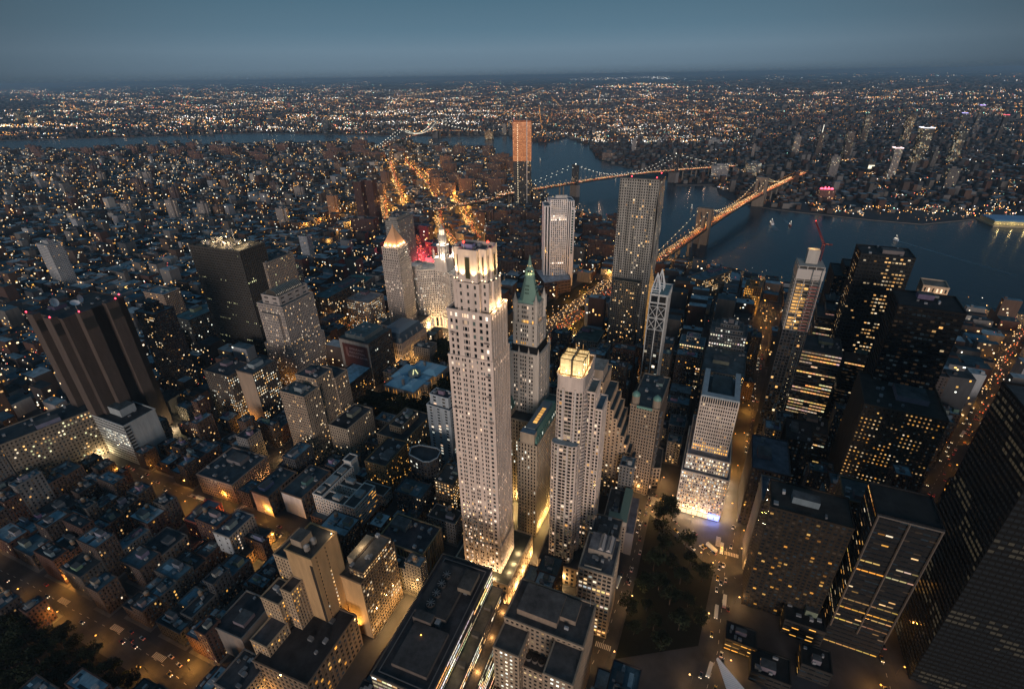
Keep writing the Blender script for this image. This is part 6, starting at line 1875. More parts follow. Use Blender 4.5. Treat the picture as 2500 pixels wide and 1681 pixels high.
# pavements under the near lots
pv = MB()
for k, L in enumerate(LOTS[:900]): pv.box(L[0], L[1]-2.5, L[2]-2.5, L[3]+2.5, L[4]+2.5, 0, .13+.0005*k, 'asphalt', (.12, .115, .11))
tag(pv.build('pavement'), kind='structure')
KINDS = [('brick_building', 'low red-brown brick building with dark cluttered roof in the packed side-street blocks', 'brick side-street buildings'),
         ('loft_building', 'low grey loft building with blue-grey roof in the packed side-street blocks', 'grey side-street lofts'),
         ('stone_building', 'low pale stone-fronted building with dark roof in the packed side-street blocks', 'pale side-street buildings')]
def bcol(c, k): return tuple(q*k for q in c)
for n, L in enumerate(LOTS[:NIND]):
    fr, u0, v0, u1, v1, h, c = L
    bc = rng.choice(BRICK)
    ki = 0 if bc[0] > bc[2]*1.6 else (2 if bc[0] > .28 else 1)
    nm, lb, gp = KINDS[ki]
    if h > 40: nm, lb, gp = 'mid_rise_building', 'plain mid-rise building with dotted lit windows among the lower blocks', 'mid-rise blocks between the towers'
    B = Bld(nm, lb, 'building', gp, 0, n+300)
    rc = rng.choice(ROOFC)
    st = S(fh=3.5, bay=rng.uniform(2.4, 3.4), ww=.45, wh=.5, d=.22, col=bc, lit=rng.choice((.015, .03, .05, .11)), pal=rng.choice((WARM, AMBER, AMBER, WARM)), k=.85)
    P = rect(fr, u0, v0, u1, v1)
    if v1-v0 > 14 and u1-u0 > 8 and rng.random() < .55:     # taller front house, lower rear wing
        vm = v0+(v1-v0)*rng.uniform(.4, .7)
        h2 = h*rng.uniform(.45, .85)
        um = u0+(u1-u0)*rng.choice((0, 0, .3))
        shaft(B, rect(fr, u0, v0, u1, vm), 0, h, st, rc, rng.uniform(.6, 1.3))
        shaft(B, rect(fr, um, vm+.05, u1, v1), 0, h2, st, rng.choice(ROOFC), rng.uniform(.4, .9))
        clutter(B, fr, um, vm, u1, v1, h2+.02, rng.randint(1, 4), (.2, .22, .24), big=False)
        v1 = vm
    else:
        shaft(B, P, 0, h, st, rc, rng.uniform(.6, 1.3))
    for q in range(rng.randint(1, 4)):                      # tar patches and skylights
        a, b = rng.uniform(u0+.6, u1-3), rng.uniform(v0+.6, v1-3)
        w_, l_ = rng.uniform(1, (u1-a)*.8), rng.uniform(1, (v1-b)*.8)
        c_ = rng.choice(ROOFC)
        B.parts['roof'][0].poly([fr.p(a, b, h+.03+.01*q), fr.p(a+w_, b, h+.03+.01*q), fr.p(a+w_, b+l_, h+.03+.01*q), fr.p(a, b+l_, h+.03+.01*q)], 'roofing', bcol(c_, rng.uniform(.7, 1.6)))
    if rng.random() < .35:
        d_ = B.part('duct')
        a, b = rng.uniform(u0+1, u1-2), rng.uniform(v0+1, v1-2)
        e_ = rng.uniform(v0+1, v1-1)
        d_.bar(fr.p(a, b, h+.7), fr.p(a, e_, h+.7), .8, 'metal', (.3, .33, .35))
        d_.bar(fr.p(a, e_, h+.7), fr.p(min(u1-.6, a+3), e_, h+.7), .8, 'metal', (.3, .33, .35))
    clutter(B, fr, u0, v0, u1, v1, h+.02, rng.randint(2, 5), (.2, .22, .24), big=rng.random() < .7)
    if rng.random() < .3 and u1-u0 > 7 and v1-v0 > 7:               # roof water tank
        tu, tv = rng.uniform(u0+3, u1-3), rng.uniform(v0+3, v1-3)
        w = B.part('water_tank')
        C8 = lambda r: [fr.w(tu+r*math.cos(k*math.pi/5), tv+r*math.sin(k*math.pi/5)) for k in range(10)]
        for k in range(4): w.bar(fr.p(tu+1.1*(-1)**k, tv+1.1*(1 if k < 2 else -1), h), fr.p(tu+1.1*(-1)**k, tv+1.1*(1 if k < 2 else -1), h+3.5), .25, 'metal', (.1, .1, .1))
        w.prism(C8(1.8), h+3.5, h+6.8, 'masonry', (.17, .12, .08), bot=True)
        w.cone(C8(2.0), h+6.8, fr.p(tu, tv, h+8.3), 'roofing', (.2, .18, .15))
    B.finish(c)
    foot(P, 0)
# everything farther: one mass of roofs and walls with single lit windows
mass = MB()
def quick(w, fr, u0, v0, u1, v1, h, wl, z0=0.0, up=0.0, glow=1.0):
    bc, rc = rng.choice(BRICK), rng.choice(ROOFC)
    if rng.random() < .13: bc = rng.choice(((.30, .33, .36), (.24, .25, .27), (.36, .35, .33)))
    if rng.random() < .10: rc = (.30, .36, .40)
    w.box(fr, u0, v0, u1, v1, z0, h, 'masonry', bc, 'roofing', rc)
    if h > 14 and rng.random() < .5:
        a, b = rng.uniform(u0+1, u1-4), rng.uniform(v0+1, v1-4)
        w.box(fr, a, b, a+3.5, b+3.5, h+.01, h+3, 'masonry', bcol(bc, .8), 'roofing', rc)
    for k in range(wl):
        s_ = rng.random()
        z = rng.uniform(2.5, max(3, h-2.5))
        c = lit(rng.choice((WARM, AMBER, PALE, WARM)), rng, 1.2*glow)
        ww, hh = rng.uniform(1.0, 2.2)*(1+up), rng.uniform(1.2, 1.7)*(1+up)
        if s_ < .62:
            v = rng.uniform(v0+.5, max(v0+.6, v1-2.5)); q = [fr.p(u0-.1, v+ww, z), fr.p(u0-.1, v, z), fr.p(u0-.1, v, z+hh), fr.p(u0-.1, v+ww, z+hh)]
        elif s_ < .9:
            u = rng.uniform(u0+.5, max(u0+.6, u1-2.5)); q = [fr.p(u, v0-.1, z), fr.p(u+ww, v0-.1, z), fr.p(u+ww, v0-.1, z+hh), fr.p(u, v0-.1, z+hh)]
        else:
            u = rng.uniform(u0+.5, max(u0+.6, u1-2.5)); q = [fr.p(u+ww, v1+.1, z), fr.p(u, v1+.1, z), fr.p(u, v1+.1, z+hh), fr.p(u+ww, v1+.1, z+hh)]
        w.poly(q, 'window_glass', c)
for L in LOTS[NIND:]:
    fr, u0, v0, u1, v1, h, c = L
    quick(mass, fr, u0, v0, u1, v1, h, rng.choice((0, 1, 1, 2, 3, 4)) if h < 25 else rng.randint(4, 12), up=min(1.0, math.hypot(c[0], c[1])/2500), glow=1.5)
tag(mass.build('old_town_blocks'), kind='stuff')
# street lamps and traffic glints through the old town
# housing towers near the river
n_h = 0
def housing(px, lab, grp, h, Lx, Ly, az, col):
    global n_h
    x, y = at(px[0], px[1], 0)
    if not in_poly(x, y, MANPOLY): return
    n_h += 1
    B = Bld('housing_tower', lab, 'tower', grp, 0, 900+n_h)
    fr = Fr((x-Lx/2, y-Ly/2), az)
    st = S(fh=3, bay=3.2, flat=True, col=col, lit=.05, pal=WARM, k=.9, ww=.5, wh=.45)
    shaft(B, rect(fr, 0, 0, Lx, Ly), 0, h, st, (.10, .11, .12), 0)
    shaft(B, rect(fr, Lx*.3, -Ly*.22, Lx*.7, -.1), 0, h, st, (.10, .11, .12), 0)
    shaft(B, rect(fr, Lx*.3, Ly+.1, Lx*.7, Ly*1.22), 0, h, st, (.10, .11, .12), 0)
    B.many('bulkhead').box(fr, Lx*.35, Ly*.35, Lx*.65, Ly*.65, h, h+5, 'masonry', bcol(col, .9), 'roofing', (.1, .1, .1))
    B.finish((x, y))
r2 = random.Random(77)
for k in range(38):
    px = (r2.uniform(1105, 1240), r2.uniform(505, 640))
    housing(px, 'brown cross-plan brick housing tower in the dark estate behind the slotted white tower', 'brick estate towers by the bridges', r2.uniform(38, 50), 24, 26, 25, (.11, .075, .065))
for k in range(34):
    px = (r2.uniform(990, 1170), r2.uniform(352, 450))
    housing(px, 'brown housing tower in the riverside estate left of the netted tower', 'riverside estate towers', r2.uniform(46, 66), 24, 40, 15, (.15, .095, .08))
for k in range(46):
    px = (r2.uniform(60, 930), r2.uniform(340, 372))
    housing(px, 'reddish housing slab along the far river bank at upper left', 'far riverbank slabs', r2.uniform(36, 60), 26, 60, 28, (.17, .10, .085))
for k in range(26):
    px = (r2.uniform(150, 900), r2.uniform(380, 520))
    housing(px, 'lone taller tower standing out of the low roofs at left', 'lone towers in the low quarter', r2.uniform(40, 70), 20, 26, 28, r2.choice(((.2, .14, .11), (.12, .09, .09), (.3, .28, .27))))
for k in range(14):
    px = (r2.uniform(1335, 1400), r2.uniform(520, 610))
    housing(px, 'brick tower between the slotted white tower and the rippled tower', 'brick towers below the river highway', r2.uniform(34, 56), 24, 28, 25, (.12, .075, .065))

# ------------------------------------------------------------------ far side of the river
fb = MB()
rb = rng
FRW = Fr((2000, 0), 12)
cnt = 0
for band, (d0, d1, step) in enumerate(((1500, 3200, 30), (3200, 5200, 46), (5200, 8500, 80), (8500, 14000, 150), (14000, 26000, 320))):
    u = d0
    while u < d1:
        v = -u*1.15-300
        while v < u*1.15+300:
            x, y = CAM[0]+u*math.sin(YAW)+v*math.cos(YAW)+rb.uniform(-.3, .3)*step, CAM[1]+u*math.cos(YAW)-v*math.sin(YAW)+rb.uniform(-.3, .3)*step
            if rb.random() < .72 and in_poly(x, y, BRKPOLY) and inframe(x, y, 0, 40) and in_poly(x+30, y, BRKPOLY) and in_poly(x-30, y, BRKPOLY):
                s_ = step*rb.uniform(.35, .72)
                t_ = step*rb.uniform(.35, .72)
                h = rb.uniform(8, 16) if rb.random() < .9 else rb.uniform(16, 40)
                f = Fr((x, y), 12+8*math.sin(x*.002)+6*math.cos(y*.0015))
                fb.box(f, -s_/2, -t_/2, s_/2, t_/2, 0, h, 'masonry', bcol(rb.choice(BRICK), .9), 'roofing', rb.choice(ROOFC))
                cnt += 1
            v += step
        u += step
tag(fb.build('far_town_blocks'), kind='stuff')
# lights of the far shore, down to the horizon
fl_ = MB()
PALF = [(1.0, .40, .07)]*6+[(1.0, .58, .24)]*4+[(1.0, .80, .58)]*4+[(.9, .95, 1.0)]*2+[(1, .2, .12), (.4, .9, .7)]
WHITES = [(1.0, .88, .70)]*3+[(.95, .97, 1.0)]*2+[(1.0, .70, .40)]
def glint(x, y, z, k=1.0, size=1.0, pal=None):
    d = math.hypot(x-CAM[0], y-CAM[1])
    r = (0.45+d*.00036)*size
    c = rb.choice(pal or PALF)
    q = k*rb.choice((.7, 1.1, 1.7, 2.4, 4.5))
    fl_.ball(x, y, z+r, r, 'lamp_glow', (c[0]*q, c[1]*q, c[2]*q))
def clusters(n, ymin, ymax, xmin=0, xmax=2332, k=1.0, m=(3, 12), spread=(10, 3), size=1.0, pal=None, hz=False):
    for _ in range(n):
        px, py = rb.uniform(xmin, xmax), ymin+(ymax-ymin)*rb.random()**1.2
        h0 = 193-px*.01715
        if hz: py += h0
        kk = k*rb.uniform(.5, 1.4)
        for j in range(rb.randint(*m)):
            qx, qy = px+rb.gauss(0, spread[0]), py+rb.gauss(0, spread[1])*.35
            x, y = at(qx, max(qy, h0+6), 0)
            d = math.hypot(x, y)
            if d > 75000: continue
            if in_poly(x, y, BRKPOLY): glint(x, y, rb.uniform(5, 14), kk, size, pal)
def avenue(n, ymin, ymax, xmin, xmax, L=(900, 3500), step=55, k=1.3, c=(1, .40, .07)):
    for _ in range(n):
        x, y = at(rb.uniform(xmin, xmax), rb.uniform(ymin, ymax), 0)
        a = RAD(rb.choice((12, 12, 102, 102, 55, 140))+rb.uniform(-4, 4))
        d0 = math.hypot(x, y)
        st_ = step*max(1, d0/4000)
        for q in range(int(rb.uniform(*L)*max(1, d0/4000)/st_)):
            X, Y = x+math.sin(a)*q*st_, y+math.cos(a)*q*st_
            if in_poly(X, Y, BRKPOLY) and inframe(X, Y, 0):
                r = .45+math.hypot(X, Y)*.00034
                kk = k*rb.uniform(.6, 1.4)
                fl_.ball(X, Y, 9+r, r, 'lamp_glow', (c[0]*kk, c[1]*kk, c[2]*kk))
avenue(70, 215, 300, 0, 2332)
avenue(36, 235, 330, 1000, 2332, k=1.5)
avenue(16, 215, 290, 0, 1500, k=1.6, c=(1, .8, .55))
avenue(8, 215, 290, 0, 2332, k=1.4, c=(1, .2, .12))
clusters(180, 198, 225, k=1.1)
clusters(230, 7, 34, k=1.3, m=(2, 8), spread=(12, 2), hz=True)
clusters(34, 252, 286, 800, 1160, k=1.5, m=(12, 30), spread=(20, 4), pal=WHITES)
clusters(26, 288, 328, 1280, 1570, k=1.5, m=(10, 24), spread=(18, 4), pal=WHITES)
clusters(20, 268, 300, 330, 820, k=1.5, m=(10, 26), spread=(20, 4), pal=WHITES)
clusters(26, 215, 245, 200, 1500, k=1.4, m=(8, 22), spread=(22, 3), pal=WHITES)
clusters(10, 8, 14, 1330, 1560, k=2.2, m=(14, 34), spread=(22, 2), pal=WHITES, hz=True)
clusters(420, 206, 262, k=1.2, m=(3, 16), spread=(14, 3))
clusters(300, 225, 300, 100, 1150, k=1.2, m=(3, 16))
clusters(300, 250, 330, 1150, 1700, k=1.0)
clusters(140, 225, 300, 1500, 2332, k=.7)
clusters(110, 300, 420, 1500, 2332, k=.7)
clusters(90, 285, 318, 0, 1000, k=1.6, m=(4, 14))
clusters(70, 400, 520, 1600, 2332, k=.8)
clusters(16, 262, 300, 0, 160, k=2.2, m=(10, 24))
clusters(12, 192, 200, 1350, 1560, k=2.4, m=(14, 30), spread=(16, 3))
clusters(18, 258, 290, 330, 900, k=2.0, m=(14, 34), spread=(24, 6))
for k in range(46): clusters(1, 476, 498, 1850+k*10, 1862+k*10, k=1.6, m=(2, 5), spread=(6, 3))
# near-bank lights scattered among the old roofs
for _ in range(5200):
    px, py = rb.uniform(0, 1500), 340+rb.random()**.8*560
    if rb.random() < .35: px = rb.uniform(0, 2332); py = rb.uniform(560, 1000)
    x, y = at(px, py, 6)
    if not in_poly(x, y, MANPOLY) or blocked(x, y, 2): continue
    c = rb.choice([(1, .40, .06)]*6+[(1, .60, .28)]*4+[(1, .9, .75)]*3+[(1, .15, .1)])
    d = math.hypot(x-CAM[0], y-CAM[1])
    q = rb.choice((.8, 1.3, 2.0, 3.2))
    h_ = rb.uniform(8, 26)
    fl_.ball(x, y, h_, .34+d*.00028, 'lamp_glow', (c[0]*q, c[1]*q, c[2]*q))
tag(fl_.build('city_lights'), kind='stuff')

# downtown towers across the river
CT = [((2130, 292), 150, 46, 40, (.10, .095, .085), .34, 'broad tower with a white-lit rim across the river', (2.2, 2.2, 2.6)), ((2058, 338), 110, 30, 26, (.28, .26, .25), .12, 'pale tower with a glowing pink-white top across the river', (2.4, 1.6, 1.6)),
      ((1827, 310), 95, 26, 30, (.26, .24, .23), .06, 'grey slab tower by the far bridge end', None), ((1880, 305), 100, 24, 24, (.11, .09, .08), .08, 'dark brown tower with a lit spire right of the grey slab', None),
      ((1916, 357), 80, 34, 30, (.22, .21, .21), .06, 'grey housing tower above the red-lit hotel', None), ((1722, 330), 60, 12, 14, (.24, .22, .21), .03, 'narrow white campanile-like tower near the steel bridge', None),
      ((1990, 262), 140, 34, 34, (.10, .085, .075), .2, 'brown lit tower at the back of the far downtown', None), ((2088, 262), 150, 30, 34, (.11, .085, .065), .3, 'orange-lit office tower left of the white-rimmed tower', None),
      ((2205, 300), 130, 34, 30, (.09, .09, .085), .4, 'green-white lit office tower right of the white-rimmed tower', None), ((2245, 240), 170, 20, 20, (.10, .10, .11), .1, 'tall slim tower with violet top lights', (1.6, 1.2, 2.8)),
      ((2205, 258), 150, 20, 20, (.10, .10, .11), .1, 'tall slim tower with blue-pink top lights', (1.3, 1.2, 2.6)), ((2300, 262), 150, 18, 20, (.07, .07, .075), .05, 'dark slim tower with red top lights at far right', (2.4, .3, .4)),
      ((2190, 385), 70, 40, 34, (.16, .15, .145), .05, 'grey stepped tower low in the dark far quarter', None), ((1950, 300), 120, 30, 30, (.10, .08, .07), .12, 'brown tower with speckled windows left of the far downtown', None),
      ((1660, 378), 52, 30, 60, (.30, .31, .33), .18, 'pale factory block by the water between the bridges', None), ((1735, 372), 48, 60, 50, (.14, .15, .16), .3, 'dark glazed block by the water between the bridges', None),
      ((2140, 345), 66, 20, 18, (.13, .125, .12), .03, 'thin grey tower under the white-rimmed tower', None), ((1995, 368), 40, 60, 24, (.22, .2, .17), .0, 'long hall with a row of bright arched lights', None),
      ((40, 255), 90, 60, 60, (.10, .12, .11), .25, 'greenish glass tower at the far upper left bank', None), ((70, 268), 70, 50, 50, (.45, .22, .10), .5, 'orange-lit block at the far upper left bank', None),
      ((705, 268), 70, 60, 50, (.10, .12, .14), .06, 'left one of the dark waterfront tower pair across the upper river', None), ((745, 275), 80, 60, 50, (.10, .12, .14), .08, 'right one of the dark waterfront tower pair across the upper river', None),
      ((660, 235), 90, 30, 40, (.42, .10, .10), .3, 'red-lit tower far across the upper river', None), ((1152, 283), 70, 26, 26, (.30, .28, .26), .1, 'white-lit tower left of the netted tower across the river', None),
      ((1120, 300), 46, 40, 50, (.40, .26, .14), .4, 'amber-lit warehouse left of the netted tower across the river', None), ((1450, 320), 55, 30, 24, (.34, .33, .33), .04, 'pale power plant block with tall chimney by the inlet', None),
      ((1400, 348), 34, 110, 60, (.20, .15, .13), .04, 'long brown sugar-mill-like warehouse on the far bend of the river', None), ((1640, 318), 34, 90, 60, (.34, .36, .38), .06, 'pale shed roof block in the navy yard', None)]
for k, (px, h, Lx, Ly, col, li, lab, top) in enumerate(CT):
    B, fr = hero('waterfront_tower' if h > 55 else 'warehouse', lab, px, h, Lx, Ly, 20, cat='tower' if h > 55 else 'building')
    shaft(B, rect(fr, 0, 0, Lx, Ly), 0, h, S(fh=4, bay=4, flat=True, col=col, lit=li, pal=WARM+PALE+GREENISH, ww=.6, wh=.5, k=.9), (.12, .14, .16), 0)
    B.many('bulkhead').box(fr, Lx*.3, Ly*.3, Lx*.7, Ly*.7, h, h+6, 'masonry', bcol(col, .9))
    if top:
        for i in range(4):
            P = rect(fr, -.4, -.4, Lx+.4, Ly+.4)
            B.many('rim_light').bar(P[i]+(h+1,), P[(i+1) % 4]+(h+1,), 1.6, 'lamp_glow', top)
    if 'chimney' in lab:
        B.many('chimney').prism([fr.w(Lx/2+3*math.cos(i*math.pi/4), 6+3*math.sin(i*math.pi/4)) for i in range(8)], h, h+55, 'masonry', (.32, .31, .31))
    if 'spire' in lab: B.part('spire').bar(fr.p(12, 12, h+6), fr.p(12, 12, h+40), 1.4, 'lamp_glow', (1.6, 1.5, 1.2))
    if 'arched' in lab:
        for q in range(8): B.many('arch_light').poly([fr.p(-.3, 22-q*2.8, 8), fr.p(-.3, 20-q*2.8, 8), fr.p(-.3, 20-q*2.8, 26), fr.p(-.3, 22-q*2.8, 26)], 'lamp_glow', (1.8, 1.6, 1.1))
    done(B, fr, Lx, Ly)
o = at(1905, 430, 40)
B = Bld('sign_block', 'dark brick block with a pink-red neon frame on its roof near the far bank', seed=61)
fr = Fr(o, 20)
shaft(B, rect(fr, 0, 0, 40, 44), 0, 36, S(fh=4, bay=4, flat=True, col=(.2, .1, .09), lit=.1), (.1, .1, .1), 0)
sg = B.part('neon_sign')
for k in range(4): sg.bar(fr.p(8, 6+k*10, 38), fr.p(8, 14+k*10, 38), 3.4, 'lamp_glow', (3.2, .3, .55)); sg.bar(fr.p(8, 10+k*10, 38), fr.p(8, 10+k*10, 46-abs(k-1.5)*3), 2.6, 'lamp_glow', (3.2, .3, .55))
B.finish(o)

# pier shed and boats
o = at(2262, 502, 10)
B = Bld('pier_shed', 'blue-roofed pier shed standing in the river at the right edge, lit along its quay', seed=62)
fr = Fr(o, 20)
B.part('quay').box(fr, -20, -150, 70, 6, -3, 1.5, 'masonry', (.4, .34, .22))
B.part('wall').box(fr, -8, -140, 60, 0, 1.6, 10, 'painted', (.4, .36, .2))
for k in range(5):
    rf = B.many('roof')
    rf.loft(rect(fr, -8+k*13.6, -140, 5.4+k*13.6, 0), 10.05, rect(fr, -2+k*13.6, -140, -.6+k*13.6, 0), 14, 'painted', (.09, .22, .40), cap=True)
for k in range(18): B.many('quay_lamp').ball(*fr.p(-15, -3-k*8, 5), .9, 'lamp_glow', (2.2, 1.7, .6))
root = B.finish(o)
for k in range(5): lamp(*fr.p(-16, -10-k*30, 9), (1, .75, .3), 2500, .8, parent=root)
def boat(px, lab, L, az, col, wake=0, lights=(1, .9, .7)):
    L *= .7
    x, y = at(px[0], px[1], 0)
    fr = Fr((x, y), az-90)
    root = empty('ferry_boat', (x, y, -2))
    tag(root, lab, 'boat')
    w = MB()
    hw = L*.13
    P = [fr.w(*p) for p in ((-L/2, -hw), (L*.3, -hw), (L/2, 0), (L*.3, hw), (-L/2, hw))]
    w.prism(P, -2.5, 1.5, 'painted', col)
    w.build('hull', (x, y, -2), root)
    c = MB()
    c.box(fr, -L*.4, -hw*.8, L*.25, hw*.8, 1.5, 5, 'painted', (.34, .35, .37))
    c.box(fr, -L*.2, -hw*.6, L*.12, hw*.6, 5, 8, 'painted', (.34, .35, .37))
    for s_ in (-1, 1):
        for k in range(5): c.poly([fr.p(-L*.36+k*L*.12, s_*hw*.82, 2.4), fr.p(-L*.28+k*L*.12, s_*hw*.82, 2.4), fr.p(-L*.28+k*L*.12, s_*hw*.82, 4), fr.p(-L*.36+k*L*.12, s_*hw*.82, 4)], 'lamp_glow', GLOW(lights, 1.6))
    c.build('cabin', (x, y, -2), root)
    m_ = MB()
    m_.ball(*fr.p(0, 0, 10), .8, 'lamp_glow', GLOW(lights, 4))
    m_.bar(fr.p(0, 0, 8), fr.p(0, 0, 10), .3, 'metal', (.4, .4, .4))
    m_.build('mast_light', (x, y, -2), root)
    if wake:
        k_ = MB()
        for q in range(10):
            a, b = -L/2-q*wake/10, -L/2-(q+1)*wake/10
            g_ = .35*(1-q/10)
            k_.poly([fr.p(b, -hw*(1+q*.12), -2.12), fr.p(a, -hw*(1+q*.1), -2.12), fr.p(a, hw*(1+q*.1), -2.12), fr.p(b, hw*(1+q*.12), -2.12)], 'painted', (.02+g_*.3, .06+g_*.5, .09+g_*.6))
        k_.build('wake', (x, y, -2), root)
boat((1757, 507), 'white lit ferry in midstream right of the stone bridge', 44, 110, (.7, .7, .72), 60)
boat((1230, 366), 'small boat with white wake left of the steel bridge', 22, 300, (.5, .5, .5), 130)
boat((1402, 412), 'small boat with white wake under the steel bridge', 20, 100, (.5, .5, .5), 120)
boat((1800, 512), 'tug boat trailing a faint wake near the far bank', 24, 290, (.3, .1, .1), 80)
boat((1575, 474), 'little lone boat on dark water before the stone bridge', 14, 80, (.6, .6, .6))
boat((2040, 545), 'fast boat with long bluish wake near the dark skyline', 20, 80, (.6, .7, .8), 260)
boat((1955, 483), 'moored lit excursion boat at the far bank', 50, 100, (.6, .6, .6))

# ------------------------------------------------------------------ trees
def tree_data(seed, h):
    r = random.Random(seed)
    t = MB()
    n = 7
    rad = lambda z: .42*(1-z/h*.75)
    for k in range(4):
        z0, z1 = h*.6*k/4, h*.6*(k+1)/4
        t.loft([(rad(z0)*math.cos(i*2*math.pi/n), rad(z0)*math.sin(i*2*math.pi/n)) for i in range(n)], z0, [(rad(z1)*math.cos(i*2*math.pi/n), rad(z1)*math.sin(i*2*math.pi/n)) for i in range(n)], z1, 'masonry', (.06, .045, .035))
    hubs = []
    for k in range(11):
        a, e_ = k*2.4, r.uniform(.2, 1.2)
        L = h*r.uniform(.25, .42)
        b = (L*math.cos(a)*math.cos(e_), L*math.sin(a)*math.cos(e_), h*r.uniform(.42, .58)+L*math.sin(e_))
        t.bar((0, 0, h*r.uniform(.35, .55)), b, .22, 'masonry', (.06, .045, .035))
        hubs.append(b)
    c = MB()
    for b in hubs:
        R_ = h*r.uniform(.13, .21)
        for k in range(62):
            v = np.array([r.gauss(0, 1) for _ in range(3)])
            v = v/np.linalg.norm(v)*R_*r.random()**.4
            p = np.array(b)+v*(1, 1, .75)
            x = np.array([r.gauss(0, 1) for _ in range(3)]); x /= np.linalg.norm(x)
            y = np.cross(x, [r.gauss(0, 1) for _ in range(3)]); y /= np.linalg.norm(y)
            s_ = r.uniform(.35, .75)
            g = r.uniform(.22, .6)
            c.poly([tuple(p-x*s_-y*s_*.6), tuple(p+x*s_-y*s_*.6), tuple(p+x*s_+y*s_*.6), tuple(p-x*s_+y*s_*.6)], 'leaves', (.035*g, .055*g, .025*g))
    return t, c
TREES = []
for k in range(4):
    t, c = tree_data(k+1, 15+k*1.5)
    to, cr = t.build('trunk'), c.build('crown')
    TREES.append((to.data, cr.data))
    bpy.data.objects.remove(to); bpy.data.objects.remove(cr)
def plant(x, y, lab, grp, s_=1.0, rnd=random):
    root = empty('shade_tree', (x, y, .1))
    tag(root, lab, 'tree', grp)
    root.rotation_euler = (0, 0, rnd.uniform(0, 6.3))
    root.scale = (s_, s_, s_*rnd.uniform(.9, 1.15))
    td, cd_ = rnd.choice(TREES)
    for n_, d_ in (('trunk', td), ('crown', cd_)):
        o = bpy.data.objects.new(n_, d_)
        COL.objects.link(o)
        o.parent = root
rt = random.Random(5)
TP = []
def grove(poly_i, lab, grp, spacing, s_=1.0):
    P = PARKS[poly_i]
    xs, ys = [p[0] for p in P], [p[1] for p in P]
    x = min(xs)
    while x < max(xs):
        y = min(ys)
        while y < max(ys):
            a, b = x+rt.uniform(-2.5, 2.5), y+rt.uniform(-2.5, 2.5)
            hit = False
            for x0, x1, y0, y1, Q in FOOTI:
                if x0 < a < x1 and y0 < b < y1 and in_poly(a, b, Q): hit = True
            if in_poly(a, b, P) and not hit and not near_road(a, b, 2):
                plant(a, b, lab, grp, s_*rt.uniform(.8, 1.2), rt)
                TP.append((a, b))
            y += spacing
        x += spacing
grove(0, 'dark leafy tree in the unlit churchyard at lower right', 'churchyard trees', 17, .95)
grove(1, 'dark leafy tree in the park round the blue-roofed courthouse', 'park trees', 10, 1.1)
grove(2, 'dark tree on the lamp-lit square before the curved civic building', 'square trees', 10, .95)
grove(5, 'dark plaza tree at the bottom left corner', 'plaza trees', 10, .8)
for px in ((1512, 1178), (1520, 1165), (1500, 1190), (1530, 1185), (985, 805), (995, 790), (1005, 800), (1345, 700), (1330, 715)):
    x, y = at(*px, 0)
    plant(x, y, 'round dark street tree beside the crossing' if px[0] > 1400 else 'dark street tree by the ramp and square', 'street trees', 1.1, rt)

# ------------------------------------------------------------------ lamps along the streets
near, farl = [], []
LAMPS.sort(key=lambda L: math.hypot(L[0]-CAM[0], L[1]-CAM[1]))
for L in LAMPS:
    if not inframe(L[0], L[1], L[2], 60): continue
    if blocked(L[0], L[1], 0.5) and not near_road(L[0], L[1], 2): continue
    (near if len(near) < 240 else farl).append(L)
ph = MB()
ph.bar((0, 0, 0), (0, 0, 9.2), .22, 'metal', (.12, .12, .12))
ph.bar((0, 0, 9.2), (1.8, 0, 9.6), .16, 'metal', (.12, .12, .12))
pole_o = ph.build('pole')
pole_d = pole_o.data
bpy.data.objects.remove(pole_o)
HEADS, LIGHTS = {}, {}
for nm, c in (('s', SOD), ('w', WRM)):
    hd = MB()
    hd.ball(2.0, 0, 9.3, .75, 'lamp_glow', GLOW(c if nm == 'w' else (1, .42, .07), 3.2), .5)
    ho = hd.build('lamp_head')
    HEADS[c] = ho.data
    bpy.data.objects.remove(ho)
def street_lamp(L):
    x, y, z, c, k, n = L
    root = empty('street_lamp', (x, y, .1))
    root.rotation_euler = (0, 0, math.atan2(n[1], n[0])+math.pi)
    tag(root, 'street lamp on a tall pole with glowing orange head beside the traffic lanes' if c == SOD else 'street lamp on a tall pole with glowing warm head beside the traffic lanes', 'street lamp', 'orange street lamps' if c == SOD else 'warm street lamps')
    for n_, d_ in (('pole', pole_d), ('lamp_head', HEADS[c])):
        o = bpy.data.objects.new(n_, d_)
        COL.objects.link(o)
        o.parent = root
    kk = (c, round(k, 1))
    if kk not in LIGHTS:
        l = bpy.data.lights.new('street_light', 'POINT')
        l.color, l.energy, l.shadow_soft_size = c, 5200*k, .5
        LIGHTS[kk] = l
    o = bpy.data.objects.new('street_light', LIGHTS[kk])
    COL.objects.link(o)
    o.parent = root
    o.location = (2.6, 0, 8.6)
for L in near: street_lamp(L)
fm = MB()
for i, L in enumerate(farl):
    x, y, z, c, k, n = L
    d = math.hypot(x-CAM[0], y-CAM[1])
    fm.bar((x, y, 0), (x, y, z), .25, 'metal', (.12, .12, .12))
    fm.ball(x, y, z+.4, .7+d*.0003, 'lamp_glow', GLOW((1, .42, .07) if c == SOD else (1, .62, .28), 2.6*k))
    if i % 2 == 0:
        lamp(x, y, z+1.5, c, 30000*k, 1.0, 'street_light')
if fm.f: tag(fm.build('far_street_lamps'), kind='stuff')
rl = MB()  # red lamps and unseen lights added to imitate a red glow in smoke
